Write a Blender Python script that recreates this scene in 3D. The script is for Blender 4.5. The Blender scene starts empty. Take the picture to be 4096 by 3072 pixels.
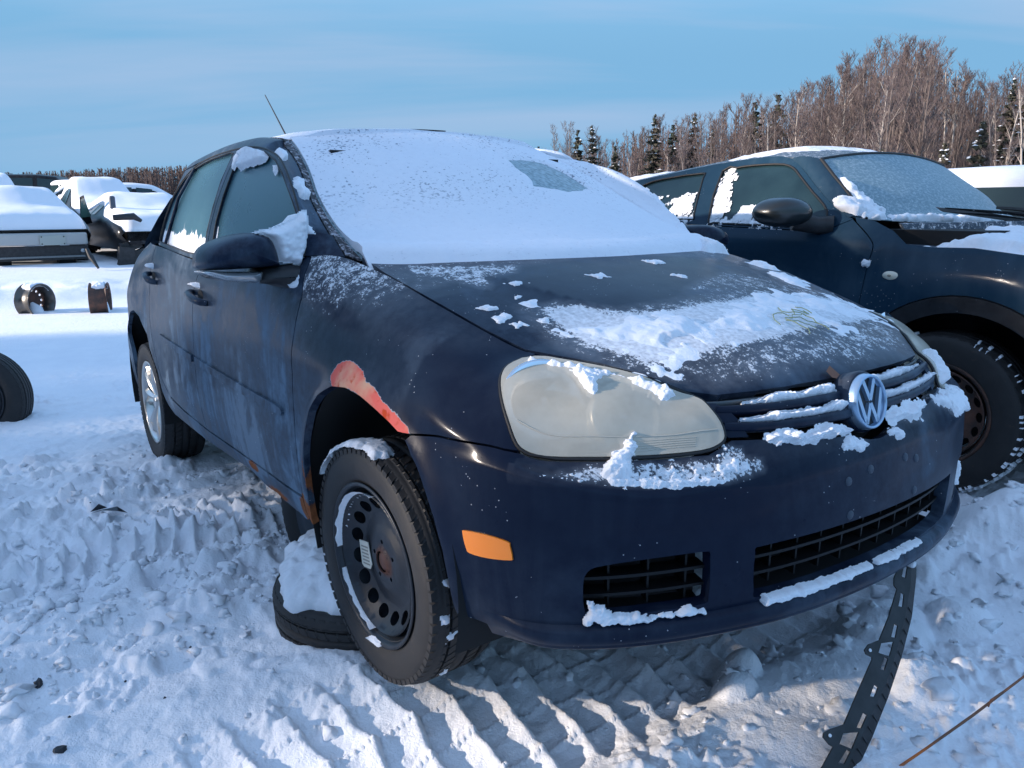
import bpy, bmesh, math, random
import numpy as np
from mathutils import Vector, Matrix
from mathutils.geometry import delaunay_2d_cdt
random.seed(7); RNG = np.random.RandomState(11)
scene = bpy.context.scene
COL = scene.collection
# ---------------------------------------------------------------- camera
TILT = math.radians(3.0)            # the front car stands nose-up on the wheels pushed under it
LIFT = 0.20
CAM = (1.8029236844442391, -1.6336822610975414, 1.0147428718189955)
YAW, PIT, ROL, FPX = 2.5289805248825026, -0.17815293289007256, -0.030427264280277116, 3158.457658197727
RT = Matrix(((math.cos(TILT), 0, -math.sin(TILT)), (0, 1, 0), (math.sin(TILT), 0, math.cos(TILT))))
_fw = Vector((math.cos(YAW)*math.cos(PIT), math.sin(YAW)*math.cos(PIT), math.sin(PIT)))
_r = _fw.cross(Vector((0, 0, 1))).normalized(); _u = _r.cross(_fw)
_r2 = _r*math.cos(ROL)+_u*math.sin(ROL); _u2 = -_r*math.sin(ROL)+_u*math.cos(ROL)
_m = Matrix((RT@_r2, RT@_u2, -(RT@_fw))).transposed().to_4x4()
CAMW = RT@Vector(CAM)+Vector((0, 0, LIFT))
_m.translation = CAMW
cd = bpy.data.cameras.new('camera'); cam = bpy.data.objects.new('camera', cd); COL.objects.link(cam)
cam.matrix_world = _m
cd.sensor_width = 36; cd.lens = FPX/4096*36; cd.clip_start = .05; cd.clip_end = 3000
scene.camera = cam
# ---------------------------------------------------------------- sky, sun, exposure
HAZE = (.315, .69, 1.09, 1); CLOUD = (.72, .86, 1.18, 1)
SUN_AZ = math.radians(248)           # low winter sun, left of and behind the camera
SUN_EL = math.radians(14)
w = bpy.data.worlds.new('World'); scene.world = w; w.use_nodes = True
nt = w.node_tree; nt.nodes.clear()
N = nt.nodes.new; L = nt.links.new
out = N('ShaderNodeOutputWorld'); bg = N('ShaderNodeBackground')
sky = N('ShaderNodeTexSky'); sky.sky_type = 'NISHITA'; sky.sun_disc = False
sky.sun_elevation = SUN_EL; sky.sun_rotation = math.pi/2-SUN_AZ
sky.altitude = 100; sky.air_density = 1.0; sky.dust_density = 0.0; sky.ozone_density = 2.0
tc = N('ShaderNodeTexCoord'); sep = N('ShaderNodeSeparateXYZ'); L(tc.outputs['Generated'], sep.inputs[0])
# thin high cloud: project the view direction on a plane overhead
dv = N('ShaderNodeMath'); dv.operation = 'ADD'; dv.inputs[1].default_value = .12; L(sep.outputs[2], dv.inputs[0])
mx = N('ShaderNodeMath'); mx.operation = 'MAXIMUM'; mx.inputs[1].default_value = .05; L(dv.outputs[0], mx.inputs[0])
vm = N('ShaderNodeVectorMath'); vm.operation = 'DIVIDE'; L(tc.outputs['Generated'], vm.inputs[0])
cb = N('ShaderNodeCombineXYZ'); [L(mx.outputs[0], cb.inputs[i]) for i in range(3)]; L(cb.outputs[0], vm.inputs[1])
mr = N('ShaderNodeMapping'); mr.inputs['Rotation'].default_value = (0, 0, -.90); L(vm.outputs[0], mr.inputs[0])
mp = N('ShaderNodeMapping'); mp.inputs['Scale'].default_value = (.20, .75, 0); mp.inputs['Location'].default_value=(2.2,.3,0)
L(mr.outputs[0], mp.inputs[0])
nz = N('ShaderNodeTexNoise'); nz.inputs['Scale'].default_value = .8; nz.inputs['Detail'].default_value = 6; nz.inputs['Roughness'].default_value = .5; nz.inputs['Distortion'].default_value = .5
L(mp.outputs[0], nz.inputs['Vector'])
cr = N('ShaderNodeValToRGB'); cr.color_ramp.elements[0].position = .49; cr.color_ramp.elements[1].position = .66; L(nz.outputs[0], cr.inputs[0])
cf = N('ShaderNodeMapRange'); cf.inputs['From Min'].default_value = .03; cf.inputs['From Max'].default_value = .20; cf.inputs['To Min'].default_value = .12; cf.inputs['To Max'].default_value = .85; L(sep.outputs[2], cf.inputs['Value'])
cm = N('ShaderNodeMath'); cm.operation = 'MULTIPLY'; L(cf.outputs[0], cm.inputs[1]); L(cr.outputs[0], cm.inputs[0])
hs = N('ShaderNodeMix'); hs.data_type = 'RGBA'; hs.blend_type = 'MULTIPLY'; hs.inputs[0].default_value = 1; L(sky.outputs[0], hs.inputs[6]); hs.inputs[7].default_value = (.97, 1.0, 1.06, 1)
# winter haze low in the sky, the same all the way round
hz = N('ShaderNodeMapRange'); hz.inputs['From Min'].default_value = .16; hz.inputs['From Max'].default_value = .62; hz.inputs['To Min'].default_value = 1.0; hz.inputs['To Max'].default_value = .40; hz.interpolation_type = 'SMOOTHSTEP'; L(sep.outputs[2], hz.inputs['Value'])
hc = N('ShaderNodeMix'); hc.data_type = 'RGBA'; L(hz.outputs[0], hc.inputs[0]); L(hs.outputs[2], hc.inputs[6]); hc.inputs[7].default_value = HAZE
cl = N('ShaderNodeMix'); cl.data_type = 'RGBA'; L(cm.outputs[0], cl.inputs[0]); L(hc.outputs[2], cl.inputs[6]); cl.inputs[7].default_value = CLOUD
L(cl.outputs[2], bg.inputs[0]); bg.inputs[1].default_value = .15
L(bg.outputs[0], out.inputs[0])
sd = bpy.data.lights.new('sun', 'SUN'); sun = bpy.data.objects.new('sun', sd); COL.objects.link(sun)
sd.energy = 2.0; sd.angle = math.radians(1.2); sd.color = (1, .87, .76)
sv = Vector((math.cos(SUN_AZ)*math.cos(SUN_EL), math.sin(SUN_AZ)*math.cos(SUN_EL), math.sin(SUN_EL)))
sun.rotation_euler = sv.to_track_quat('Z', 'Y').to_euler()
vs = scene.view_settings; vs.view_transform = 'Standard'; vs.look = 'None'; vs.gamma = 1; vs.use_curve_mapping = False; vs.exposure = 2.2
import numpy as np
# ---------------------------------------------------------------- body surface charts (body frame: x forward, y left, z up)
def _cr(P, t):
    """Catmull-Rom over first axis of P (n,...) at parameters t (m,)"""
    n=len(P); t=np.clip(t,0,n-1-1e-9); i=np.floor(t).astype(int); f=t-i
    g=lambda k: P[np.clip(k,0,n-1)]
    p0=g(i-1).copy(); p3=g(i+2).copy(); p1=g(i); p2=g(i+1)
    m=i-1<0; p0[m]=2*p1[m]-p2[m]
    m=i+2>n-1; p3[m]=2*p2[m]-p1[m]
    f=f.reshape((-1,)+(1,)*(P.ndim-1))
    return p1+.5*f*(p2-p0+f*(2*p0-5*p1+4*p2-p3+f*(3*(p1-p2)+p3-p0)))
def interp(x,xs,ys): return np.interp(x,xs,ys)
def smooth_interp(x,xs,ys):
    """monotone-ish cubic interpolation of tabulated values"""
    xs=np.asarray(xs,float);ys=np.asarray(ys,float);x=np.clip(x,xs[0],xs[-1])
    d=np.diff(ys)/np.diff(xs);m=np.empty_like(ys);m[0]=d[0];m[-1]=d[-1]
    m[1:-1]=np.where(d[1:]*d[:-1]>0,2*d[1:]*d[:-1]/(d[1:]+d[:-1]+1e-12),0)
    i=np.clip(np.searchsorted(xs,x,side='right')-1,0,len(xs)-2);h=xs[i+1]-xs[i];t=(x-xs[i])/h
    return (2*t**3-3*t**2+1)*ys[i]+(t**3-2*t**2+t)*h*m[i]+(3*t**2-2*t**3)*ys[i+1]+(t**3-t**2)*h*m[i+1]
# mid-height plan stations (x,|y|), and seam (hood edge / beltline) point per station
MID=[(.903,0),(.899,.12),(.888,.24),(.866,.36),(.828,.49),(.785,.60),(.728,.70),(.655,.785),(.563,.832),(.46,.857),(.35,.868),
     (.15,.876),(-.10,.880),(-.33,.881),(-.50,.882),(-.90,.884),(-1.40,.884),(-2.0,.881),(-2.35,.878),(-2.75,.872),(-2.98,.845),(-3.14,.78),(-3.22,.66),(-3.26,.4),(-3.27,0)]
SEAM=[(.797,0,.692),(.795,.10,.692),(.788,.20,.692),(.776,.29,.693),(.754,.385,.694),(.715,.437,.703),(.650,.492,.738),(.575,.548,.760),(.500,.597,.773),(.430,.632,.783),(.33,.667,.822),
      (.14,.693,.884),(-.10,.697,.945),(-.30,.745,.995),(-.50,.812,.985),(-.90,.835,.975),(-1.40,.838,.983),(-2.0,.836,1.040),(-2.35,.806,1.060),(-2.72,.735,1.075),(-2.90,.69,1.08),(-2.98,.65,1.085),(-3.04,.58,1.09),(-3.09,.4,1.09),(-3.1,0,1.09)]
# per station: z and inward offset of rows 0..5
ROWS=[
 ([.215,.28,.42,.50,.545,.590],[.030,.012,0,.004,.012,.030]),
 ([.215,.28,.42,.50,.545,.590],[.030,.012,0,.004,.012,.030]),
 ([.215,.28,.42,.50,.545,.592],[.030,.012,0,.004,.012,.032]),
 ([.215,.28,.42,.505,.545,.598],[.030,.012,0,.003,.012,.038]),
 ([.215,.28,.42,.510,.540,.606],[.032,.012,0,.001,.004,.052]),
 ([.215,.28,.42,.512,.541,.604],[.034,.012,0,.000,.002,.062]),
 ([.215,.28,.42,.525,.558,.602],[.038,.012,0,.000,.002,.060]),
 ([.215,.28,.42,.545,.580,.604],[.042,.014,0,.001,.004,.058]),
 ([.215,.28,.42,.56,.60,.640],[.042,.014,0,.003,.010,.040]),
 ([.215,.28,.42,.56,.61,.660],[.035,.012,0,.002,.008,.022]),
 ([.215,.28,.42,.56,.62,.690],[.030,.010,0,.000,.004,.016]),
 ([.215,.28,.42,.56,.63,.710],[.025,.010,0,.000,.002,.014]),
 ([.215,.28,.42,.56,.64,.730],[.025,.010,0,.000,.002,.012]),
 ([.215,.28,.42,.56,.66,.750],[.030,.012,0,.000,.002,.010]),
 ([.215,.28,.42,.56,.67,.760],[.040,.018,.003,.000,.002,.009]),
 ([.230,.30,.42,.56,.67,.770],[.045,.020,.004,.000,.002,.008]),
 ([.240,.31,.43,.56,.67,.780],[.045,.020,.004,.000,.002,.008]),
 ([.250,.32,.44,.57,.68,.800],[.040,.018,.003,.000,.002,.008]),
 ([.255,.33,.44,.58,.70,.820],[.035,.012,.002,.000,.002,.008]),
 ([.260,.33,.44,.58,.71,.830],[.030,.012,.002,.000,.002,.010]),
 ([.260,.33,.44,.58,.71,.830],[.030,.012,.002,.000,.004,.016]),
 ([.260,.33,.44,.58,.71,.830],[.030,.012,.002,.000,.006,.020]),
 ([.260,.33,.44,.58,.71,.830],[.030,.012,.002,.000,.010,.030]),
 ([.260,.33,.44,.58,.71,.830],[.030,.012,.002,.000,.010,.030]),
 ([.260,.33,.44,.58,.71,.830],[.030,.012,.002,.000,.010,.030])]
NS=len(MID)
def _grid():
    M=np.array(MID);G=np.zeros((NS,8,3))
    T=np.gradient(M,axis=0);T[0]=(0,1);T[-1]=(0,-1)
    T/=np.linalg.norm(T,axis=1)[:,None]
    # inward normal: tangent runs rearwards/outwards; rotate
    Nn=np.stack([-T[:,1],T[:,0]],1)   # inward
    for i in range(NS):
        z,o=ROWS[i]
        for k in range(6):
            p=M[i]+Nn[i]*o[k];G[i,k]=(p[0],p[1],z[k])
        s=np.array(SEAM[i]);G[i,7]=s
        a=G[i,5]
        w=.36 if i<8 else (.40 if i<16 else .42)
        hz=.56 if i<4 else (.62 if i<8 else (.68 if i<14 else .62))
        G[i,6]=a+(s-a)*w; G[i,6,2]=a[2]+(s[2]-a[2])*hz
    G[0,:,1]=0
    return G
GRID=_grid()
def wrap(s,v):
    """lower body. s: station parameter (negative = car's left), v: row 0..7"""
    s=np.atleast_1d(np.asarray(s,float));v=np.atleast_1d(np.asarray(v,float))
    sg=np.where(s<0,1.,-1.);a=np.abs(s)
    # mirrored padding so the centre is smooth
    P=np.concatenate([GRID[2:0:-1]*[1,-1,1],GRID],0)
    Q=_cr(P,a+2)            # (m,8,3)
    m=len(a);n=8;t=np.clip(v,0,n-1-1e-9);i=np.floor(t).astype(int);f=(t-i)[:,None]
    idx=np.arange(m)
    g=lambda k:Q[idx,np.clip(k,0,n-1)]
    p1=g(i);p2=g(i+1);p0=g(i-1).copy();p3=g(i+2).copy()
    mm=i-1<0;p0[mm]=2*p1[mm]-p2[mm]
    mm=i+2>n-1;p3[mm]=2*p2[mm]-p1[mm]
    R=p1+.5*f*(p2-p0+f*(2*p0-5*p1+4*p2-p3+f*(3*(p1-p2)+p3-p0)))
    R=R.copy();R[:,1]*=sg
    # wheel arch flares
    for cx,cz in ((.085,.31),(-2.60,.32)):
        r=np.hypot(R[:,0]-cx,R[:,2]-cz);fl=.014*np.exp(-((r-.375)/.035)**2)*(np.abs(R[:,1])>.7)
        R[:,1]+=np.sign(R[:,1])*fl
    return R
HX=[.60,.66,.72,.765,.785,.798]
def hood_edge_y(x):
    S=np.array(SEAM[:13]);xs=S[::-1,0];ys=S[::-1,1]
    xs=np.concatenate([[-.25],xs]);ys=np.concatenate([[.693],ys])
    return interp(x,xs,ys)
def hood_edge_z(x):
    S=np.array(SEAM[:13]);xs=S[::-1,0];zs=S[::-1,2]
    xs=np.concatenate([[-.25],xs]);zs=np.concatenate([[.984],zs])
    return interp(x,xs,zs)
def hood(x,y):
    x=np.atleast_1d(np.asarray(x,float));y=np.atleast_1d(np.asarray(y,float))
    zc=smooth_interp(x,[-.30,-.10,0,.2,.4,.6,.70,.75,.78,.797],[1.0,.985,.966,.918,.864,.803,.763,.735,.712,.692])
    ye=hood_edge_y(x);ze=hood_edge_z(x)
    t=np.clip(np.abs(y)/np.maximum(ye,.02),0,1.02)
    yc=.20+.38*np.clip((.8-x)/1.0,0,1)       # crease line
    cr=.010*np.exp(-np.maximum(0,np.abs(y)-yc)/.05)*np.clip((.79-x)/.25,0,1)*np.clip((x+.2)/.3,0,1)
    z=zc-(zc-ze)*t**2.2
    z=z+(cr-.010*np.clip((.79-x)/.25,0,1)*np.clip((x+.2)/.3,0,1))*(1-t**4)*.9
    return np.stack([x,y,z],-1)
def side_half(x,z):
    """half width of greenhouse side"""
    t=z-.96
    w=.838-.10*t/1.0-.44*t*t-.03*t
    w=.838-.14*t-.72*t*t*.78
    q=np.clip(-2.10-x,0,2);q=q*q/(q+.06)
    w=w-q*np.clip(.22+.50*(z-1.10),.10,.32) -.05*np.clip((x+1.2)/.9,0,2)**2
    return w
def green(x,z):
    x=np.atleast_1d(np.asarray(x,float));z=np.atleast_1d(np.asarray(z,float))
    return np.stack([x,-side_half(x,z),z],-1)
WSE=np.array([(-.255,.693,.980),(-.36,.692,1.030),(-.48,.682,1.090),(-.62,.660,1.165),(-.79,.618,1.265),(-.93,.590,1.335),(-1.074,.567,1.400)])
def wsedge(v): return _cr(WSE,np.atleast_1d(v)*(len(WSE)-1))
def ws(u,v):
    """windshield: u -1..1 (right..left), v 0 bottom..1 top"""
    u=np.atleast_1d(np.asarray(u,float));v=np.atleast_1d(np.asarray(v,float))
    e=wsedge(v);x=e[:,0]+(1-u*u)*(.225*(1-v)+.10*v);z=e[:,2]+(1-u*u)*(-.022*(1-v)+.036*v)
    return np.stack([x,e[:,1]*u,z],-1)
def roof_z(x): return smooth_interp(-x,[.90,1.0,1.3,1.7,2.2,2.6,2.9,3.1],[1.415,1.432,1.466,1.480,1.468,1.437,1.39,1.34])
def roof_hw(x): return interp(-x,[.9,1.074,1.5,2.0,2.5,2.9,3.1],[.585,.567,.562,.560,.555,.53,.50])
def roof(x,y):
    x=np.atleast_1d(np.asarray(x,float));y=np.atleast_1d(np.asarray(y,float))
    t=np.abs(y)/roof_hw(x)
    return np.stack([x,y,roof_z(x)-.043*t**2.4],-1)
# side glass / door frame outline meets rail strip here (x,z on greenhouse side), front to rear
FRAME=None
CH=dict(wrap=wrap,hood=hood,green=green,ws=ws,roof=roof)
# ---------------------------------------------------------------- helpers
def smoothstep(a, b, x):
    t = np.clip((x-a)/(b-a), 0, 1); return t*t*(3-2*t)
def _hash(i, j, k, seed):
    n = (i*374761393+j*668265263+k*2147483647+seed*144665)&0xffffffff
    n = ((n^(n>>13))*1274126177)&0xffffffff
    return ((n^(n>>16))&0xffff)/65535.0
def vnoise(p, seed=0):
    """value noise, p (n,3) -> 0..1"""
    p = np.asarray(p, float); i = np.floor(p).astype(np.int64); f = p-i; f = f*f*(3-2*f)
    r = 0
    for dx in (0, 1):
        for dy in (0, 1):
            for dz in (0, 1):
                wgt = (f[:, 0] if dx else 1-f[:, 0])*(f[:, 1] if dy else 1-f[:, 1])*(f[:, 2] if dz else 1-f[:, 2])
                r = r+wgt*_hash(i[:, 0]+dx, i[:, 1]+dy, i[:, 2]+dz, seed)
    return r
def fbm(p, scale, octv=4, seed=0, gain=.5):
    p = np.asarray(p, float)*scale; a = 1; s = 0; t = 0
    for o in range(octv):
        s = s+a*vnoise(p, seed+o*17); t += a; a *= gain; p = p*2.03+5.1
    return s/t
def fbm2(x, y, scale, octv=4, seed=0, gain=.5):
    return fbm(np.stack([x, y, np.zeros_like(x)], -1), scale, octv, seed, gain)
def inside(poly, P):
    poly = np.asarray(poly); x, y = P[:, 0], P[:, 1]; c = np.zeros(len(P), bool); n = len(poly)
    for i in range(n):
        x1, y1 = poly[i]; x2, y2 = poly[(i+1) % n]
        if y1 == y2: continue
        m = ((y1 > y) != (y2 > y))&(x < (x2-x1)*(y-y1)/(y2-y1)+x1); c ^= m
    return c
def dist_poly(poly, P):
    poly = np.asarray(poly, float); d = np.full(len(P), 1e9); n = len(poly)
    for i in range(n):
        a = poly[i]; b = poly[(i+1) % n]; ab = b-a; t = np.clip(((P-a)@ab)/(ab@ab+1e-12), 0, 1)
        d = np.minimum(d, np.linalg.norm(P-a-t[:, None]*ab, axis=1))
    return d
def spl(pts, n=6, closed=False):
    P = np.array(pts, float); m = len(P); o = []
    for i in range(m if closed else m-1):
        g = (lambda k: P[k % m]) if closed else (lambda k: P[min(max(k, 0), m-1)])
        p0, p1, p2, p3 = g(i-1), g(i), g(i+1), g(i+2)
        for f in np.arange(n)/n:
            o.append(p1+.5*f*(p2-p0+f*(2*p0-5*p1+4*p2-p3+f*(3*(p1-p2)+p3-p0))))
    if not closed: o.append(P[-1])
    return [tuple(q) for q in o]
def mirror_poly(half):
    """half outline (s>=0) -> full symmetric outline"""
    return [tuple(p) for p in half]+[(-p[0], p[1]) for p in reversed(half) if abs(p[0]) > 1e-6]
def mesh(name, V, F, normals=None, smooth=True):
    me = bpy.data.meshes.new(name); V = np.asarray(V, float)
    if isinstance(F, np.ndarray) and F.ndim == 2:
        k = F.shape[1]; n = len(F)
        me.vertices.add(len(V)); me.vertices.foreach_set('co', V.ravel())
        me.loops.add(n*k); me.loops.foreach_set('vertex_index', F.ravel().astype(np.int32))
        me.polygons.add(n); me.polygons.foreach_set('loop_start', np.arange(0, n*k, k, dtype=np.int32))
        me.update(calc_edges=True)
    else:
        me.from_pydata([tuple(v) for v in V], [], [tuple(int(q) for q in f) for f in F])
    if smooth is True: me.polygons.foreach_set('use_smooth', np.ones(len(me.polygons), bool))
    elif smooth is not False: me.polygons.foreach_set('use_smooth', np.asarray(smooth, bool))
    me.validate(); me.update()
    return me
def obj(name, me, mat=None, parent=None, **pr):
    o = bpy.data.objects.new(name, me); COL.objects.link(o)
    if mat is not None and me is not None: me.materials.append(mat)
    if parent is not None: o.parent = parent
    for k, v in pr.items(): o[k] = v
    return o
def thing(name, label, cat, loc=(0, 0, 0), rot=(0, 0, 0), group=None):
    o = bpy.data.objects.new(name, None); COL.objects.link(o); o.location = loc; o.rotation_euler = rot
    o['label'] = label; o['category'] = cat
    if group: o['group'] = group
    return o
def tag(o, label, cat, group=None, kind=None):
    o['label'] = label; o['category'] = cat
    if group: o['group'] = group
    if kind: o['kind'] = kind
    return o
def attr(me, name, vals):
    a = me.attributes.new(name, 'FLOAT', 'POINT'); a.data.foreach_set('value', np.asarray(vals, np.float32)); return a
class MB:
    """collects simple shapes into one mesh"""
    def __init__(s): s.V = []; s.F = []; s.S = []
    def add(s, V, F, sm=False):
        b = len(s.V); s.V += [tuple(v) for v in V]; s.F += [tuple(b+int(i) for i in f) for f in F]; s.S += [sm]*len(F)
        return s
    def box(s, c, d, R=None, bev=0.0):
        x, y, z = [q/2 for q in d]; 
        if bev <= 0:
            V = [(i*x, j*y, k*z) for i in (-1, 1) for j in (-1, 1) for k in (-1, 1)]
            F = [(0, 1, 3, 2), (4, 6, 7, 5), (0, 4, 5, 1), (2, 3, 7, 6), (0, 2, 6, 4), (1, 5, 7, 3)]
        else:
            bm = bmesh.new(); bmesh.ops.create_cube(bm, size=1)
            for v in bm.verts: v.co = Vector((v.co.x*2*x, v.co.y*2*y, v.co.z*2*z))
            bmesh.ops.bevel(bm, geom=bm.edges[:], offset=bev, segments=2, affect='EDGES', profile=.5)
            bm.verts.index_update(); V = [tuple(v.co) for v in bm.verts]; F = [tuple(v.index for v in f.verts) for f in bm.faces]; bm.free()
        if R is not None: V = [tuple(R@Vector(v)) for v in V]
        return s.add([(v[0]+c[0], v[1]+c[1], v[2]+c[2]) for v in V], F)
    def tube(s, pts, rad, n=8, cap=True, sm=True):
        P = [Vector(p) for p in pts]; m = len(P); rad = [rad]*m if isinstance(rad, (int, float)) else rad
        V = []; ref = None
        for i in range(m):
            t = (P[min(i+1, m-1)]-P[max(i-1, 0)]).normalized()
            if ref is None: ref = t.orthogonal().normalized()
            a = (ref-t*ref.dot(t)).normalized(); ref = a; b = t.cross(a)
            for k in range(n):
                th = 2*math.pi*k/n; V.append(tuple(P[i]+(a*math.cos(th)+b*math.sin(th))*rad[i]))
        F = [(i*n+k, i*n+(k+1) % n, (i+1)*n+(k+1) % n, (i+1)*n+k) for i in range(m-1) for k in range(n)]
        s.add(V, F, sm)
        if cap: s.add(V[:n], [tuple(range(n))[::-1]]); s.add(V[-n:], [tuple(range(n))])
        return s
    def prism(s, pts, z0, z1, axis=2, fn=None):
        """extrude 2D outline between z0,z1; axis chooses extrusion axis; fn maps (a,b,c)->xyz"""
        n = len(pts); f = fn or (lambda a, b, c: {2: (a, b, c), 1: (a, c, b), 0: (c, a, b)}[axis])
        V = [f(p[0], p[1], z0) for p in pts]+[f(p[0], p[1], z1) for p in pts]
        s.add(V, [tuple(range(n))[::-1], tuple(range(n, 2*n))]+[(i, (i+1) % n, n+(i+1) % n, n+i) for i in range(n)])
        return s
    def lathe(s, prof, n=48, c=(0, 0, 0), axis='y', sm=True, closed=False):
        """prof: (r, h) list, revolved about axis"""
        V = []; m = len(prof)
        for k in range(n):
            t = 2*math.pi*k/n; ct, st = math.cos(t), math.sin(t)
            for r, h in prof:
                p = {'y': (r*ct, h, r*st), 'z': (r*ct, r*st, h), 'x': (h, r*ct, r*st)}[axis]
                V.append((p[0]+c[0], p[1]+c[1], p[2]+c[2]))
        F = [(k*m+i, k*m+i+1, ((k+1) % n)*m+i+1, ((k+1) % n)*m+i) for k in range(n) for i in range(m-1)]
        if closed: F += [(k*m+m-1, k*m, ((k+1) % n)*m, ((k+1) % n)*m+m-1) for k in range(n)]
        return s.add(V, F, sm)
    def build(s, name, mat, parent=None, fixn=True, **pr):
        me = bpy.data.meshes.new(name); me.from_pydata(s.V, [], s.F); me.polygons.foreach_set('use_smooth', s.S)
        if fixn:
            bm = bmesh.new(); bm.from_mesh(me); bmesh.ops.recalc_face_normals(bm, faces=bm.faces[:]); bm.to_mesh(me); bm.free()
        me.update()
        return obj(name, me, mat, parent, **pr)
def chart_n(f, a, b, sg):
    h = 1e-3; p = f(a, b); da = f(a+h, b)-f(a-h, b); db = f(a, b+h)-f(a, b-h)
    n = np.cross(da, db); n /= (np.linalg.norm(n, axis=1)[:, None]+1e-12); return n*sg, da/(2*h), db/(2*h)
def dens(poly, h):
    o = []; n = len(poly)
    for i in range(n):
        a = np.array(poly[i], float); b = np.array(poly[(i+1) % n], float); k = max(1, int(np.ceil(np.max(np.abs(b-a)/np.array(h)))))
        for j in range(k): o.append(a+(b-a)*j/k)
    return np.array(o)
def panel_mesh(name, f, poly, sg=1, holes=(), h=(.1, .1), gap=.0024, thick=.012, off=0.0, disp=None, rim=True):
    """a sheet cut out of surface chart f by outline poly, edges turned in"""
    h = np.array(h, float); loops = [dens(poly, h*.6)]+[dens(q, h*.6) for q in holes]
    if gap:
        L2 = []
        for li, lp in enumerate(loops):
            n, da, db = chart_n(f, lp[:, 0], lp[:, 1], sg); P3 = f(lp[:, 0], lp[:, 1])
            T = np.roll(P3, -1, 0)-np.roll(P3, 1, 0); inn = np.cross(n, T); inn /= (np.linalg.norm(inn, axis=1)[:, None]+1e-9)
            # chart step for inward move
            A = np.stack([(da*da).sum(1), (da*db).sum(1), (db*db).sum(1)], 1); r1 = (da*inn).sum(1); r2 = (db*inn).sum(1)
            D = A[:, 0]*A[:, 2]-A[:, 1]**2+1e-12; st = np.stack([(A[:, 2]*r1-A[:, 1]*r2)/D, (A[:, 0]*r2-A[:, 1]*r1)/D], 1)
            test = lp+st*.01; ins = inside(poly if li == 0 else holes[li-1], test).mean()
            s = 1 if ((ins > .5) == (li == 0)) else -1
            L2.append(lp+s*st*gap)
        loops = L2
    lo = loops[0].min(0); hi = loops[0].max(0)
    A, B = np.meshgrid(np.arange(lo[0]+h[0]*.5, hi[0], h[0]), np.arange(lo[1]+h[1]*.5, hi[1], h[1]), indexing='ij')
    Pi = np.stack([A.ravel(), B.ravel()], 1); m = inside(loops[0], Pi)
    for q in loops[1:]: m &= ~inside(q, Pi)
    Pi = Pi[m]; dd = dist_poly(loops[0]/h, Pi/h)
    for q in loops[1:]: dd = np.minimum(dd, dist_poly(q/h, Pi/h))
    Pi = Pi[dd > .42]
    V2 = np.concatenate(loops+[Pi]); E = []; b = 0
    for q in loops:
        n = len(q); E += [(b+i, b+(i+1) % n) for i in range(n)]; b += n
    sc = 1/h
    rv, re, rf, ov, oe, of = delaunay_2d_cdt([Vector(p*sc) for p in V2], E, [], 0, 1e-6)
    V2 = np.array([(v.x, v.y) for v in rv])/sc; F = np.array([tuple(q) for q in rf if len(q) == 3])
    cen = V2[F].mean(1); k = inside(loops[0], cen)
    for q in loops[1:]: k &= ~inside(q, cen)
    F = F[k]
    ar = np.cross(V2[F[:, 1]]-V2[F[:, 0]], V2[F[:, 2]]-V2[F[:, 0]]); F = F[np.abs(ar) > 1e-10]; ar = ar[np.abs(ar) > 1e-10]
    F[ar < 0] = F[ar < 0][:, ::-1]
    if sg < 0: F = F[:, ::-1]
    n, _, _ = chart_n(f, V2[:, 0], V2[:, 1], sg); P3 = f(V2[:, 0], V2[:, 1])+n*off
    if disp is not None:
        P3 = P3+n*disp(P3, V2)[:, None]
    V = P3; FF = [F]; sm = [np.ones(len(F), bool)]; NN = n
    if rim:
        # boundary edges
        e = np.concatenate([F[:, [0, 1]], F[:, [1, 2]], F[:, [2, 0]]]); key = {(a, b_) for a, b_ in e.tolist()}
        be = np.array([(a, b_) for a, b_ in e.tolist() if (b_, a) not in key])
        ids = np.unique(be); mp = {int(v): i for i, v in enumerate(ids)}; o1 = len(V); o2 = o1+len(ids)
        V = np.concatenate([V, P3[ids], P3[ids]-n[ids]*thick])
        q = np.array([[mp[int(a)], mp[int(b_)]] for a, b_ in be])
        t1 = np.stack([o1+q[:, 1], o1+q[:, 0], o2+q[:, 0]], 1); t2 = np.stack([o1+q[:, 1], o2+q[:, 0], o2+q[:, 1]], 1)
        FF += [t1, t2]; sm += [np.zeros(len(t1), bool)]*2
        NN = np.concatenate([n, n[ids], n[ids]])
    F = np.concatenate(FF); me = mesh(name, V, F, smooth=np.concatenate(sm))
    if disp is None:
        # exact surface normals on the face, flat on the rim
        me.update(); k = len(me.polygons); nl = np.zeros((len(me.loops), 3)); li = np.zeros(len(me.loops), np.int32); me.loops.foreach_get('vertex_index', li)
        n0 = len(P3); fn = np.zeros(k*3); me.polygons.foreach_get('normal', fn); fn = fn.reshape(-1, 3); pi = np.repeat(np.arange(k), 3)
        nl = np.where((li < n0)[:, None], NN[li], fn[pi]); me.normals_split_custom_set(nl.tolist())
    return me
def panel(name, f, poly, mat, parent, **k):
    return obj(name, panel_mesh(name, f, poly, **k), mat, parent)
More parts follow.
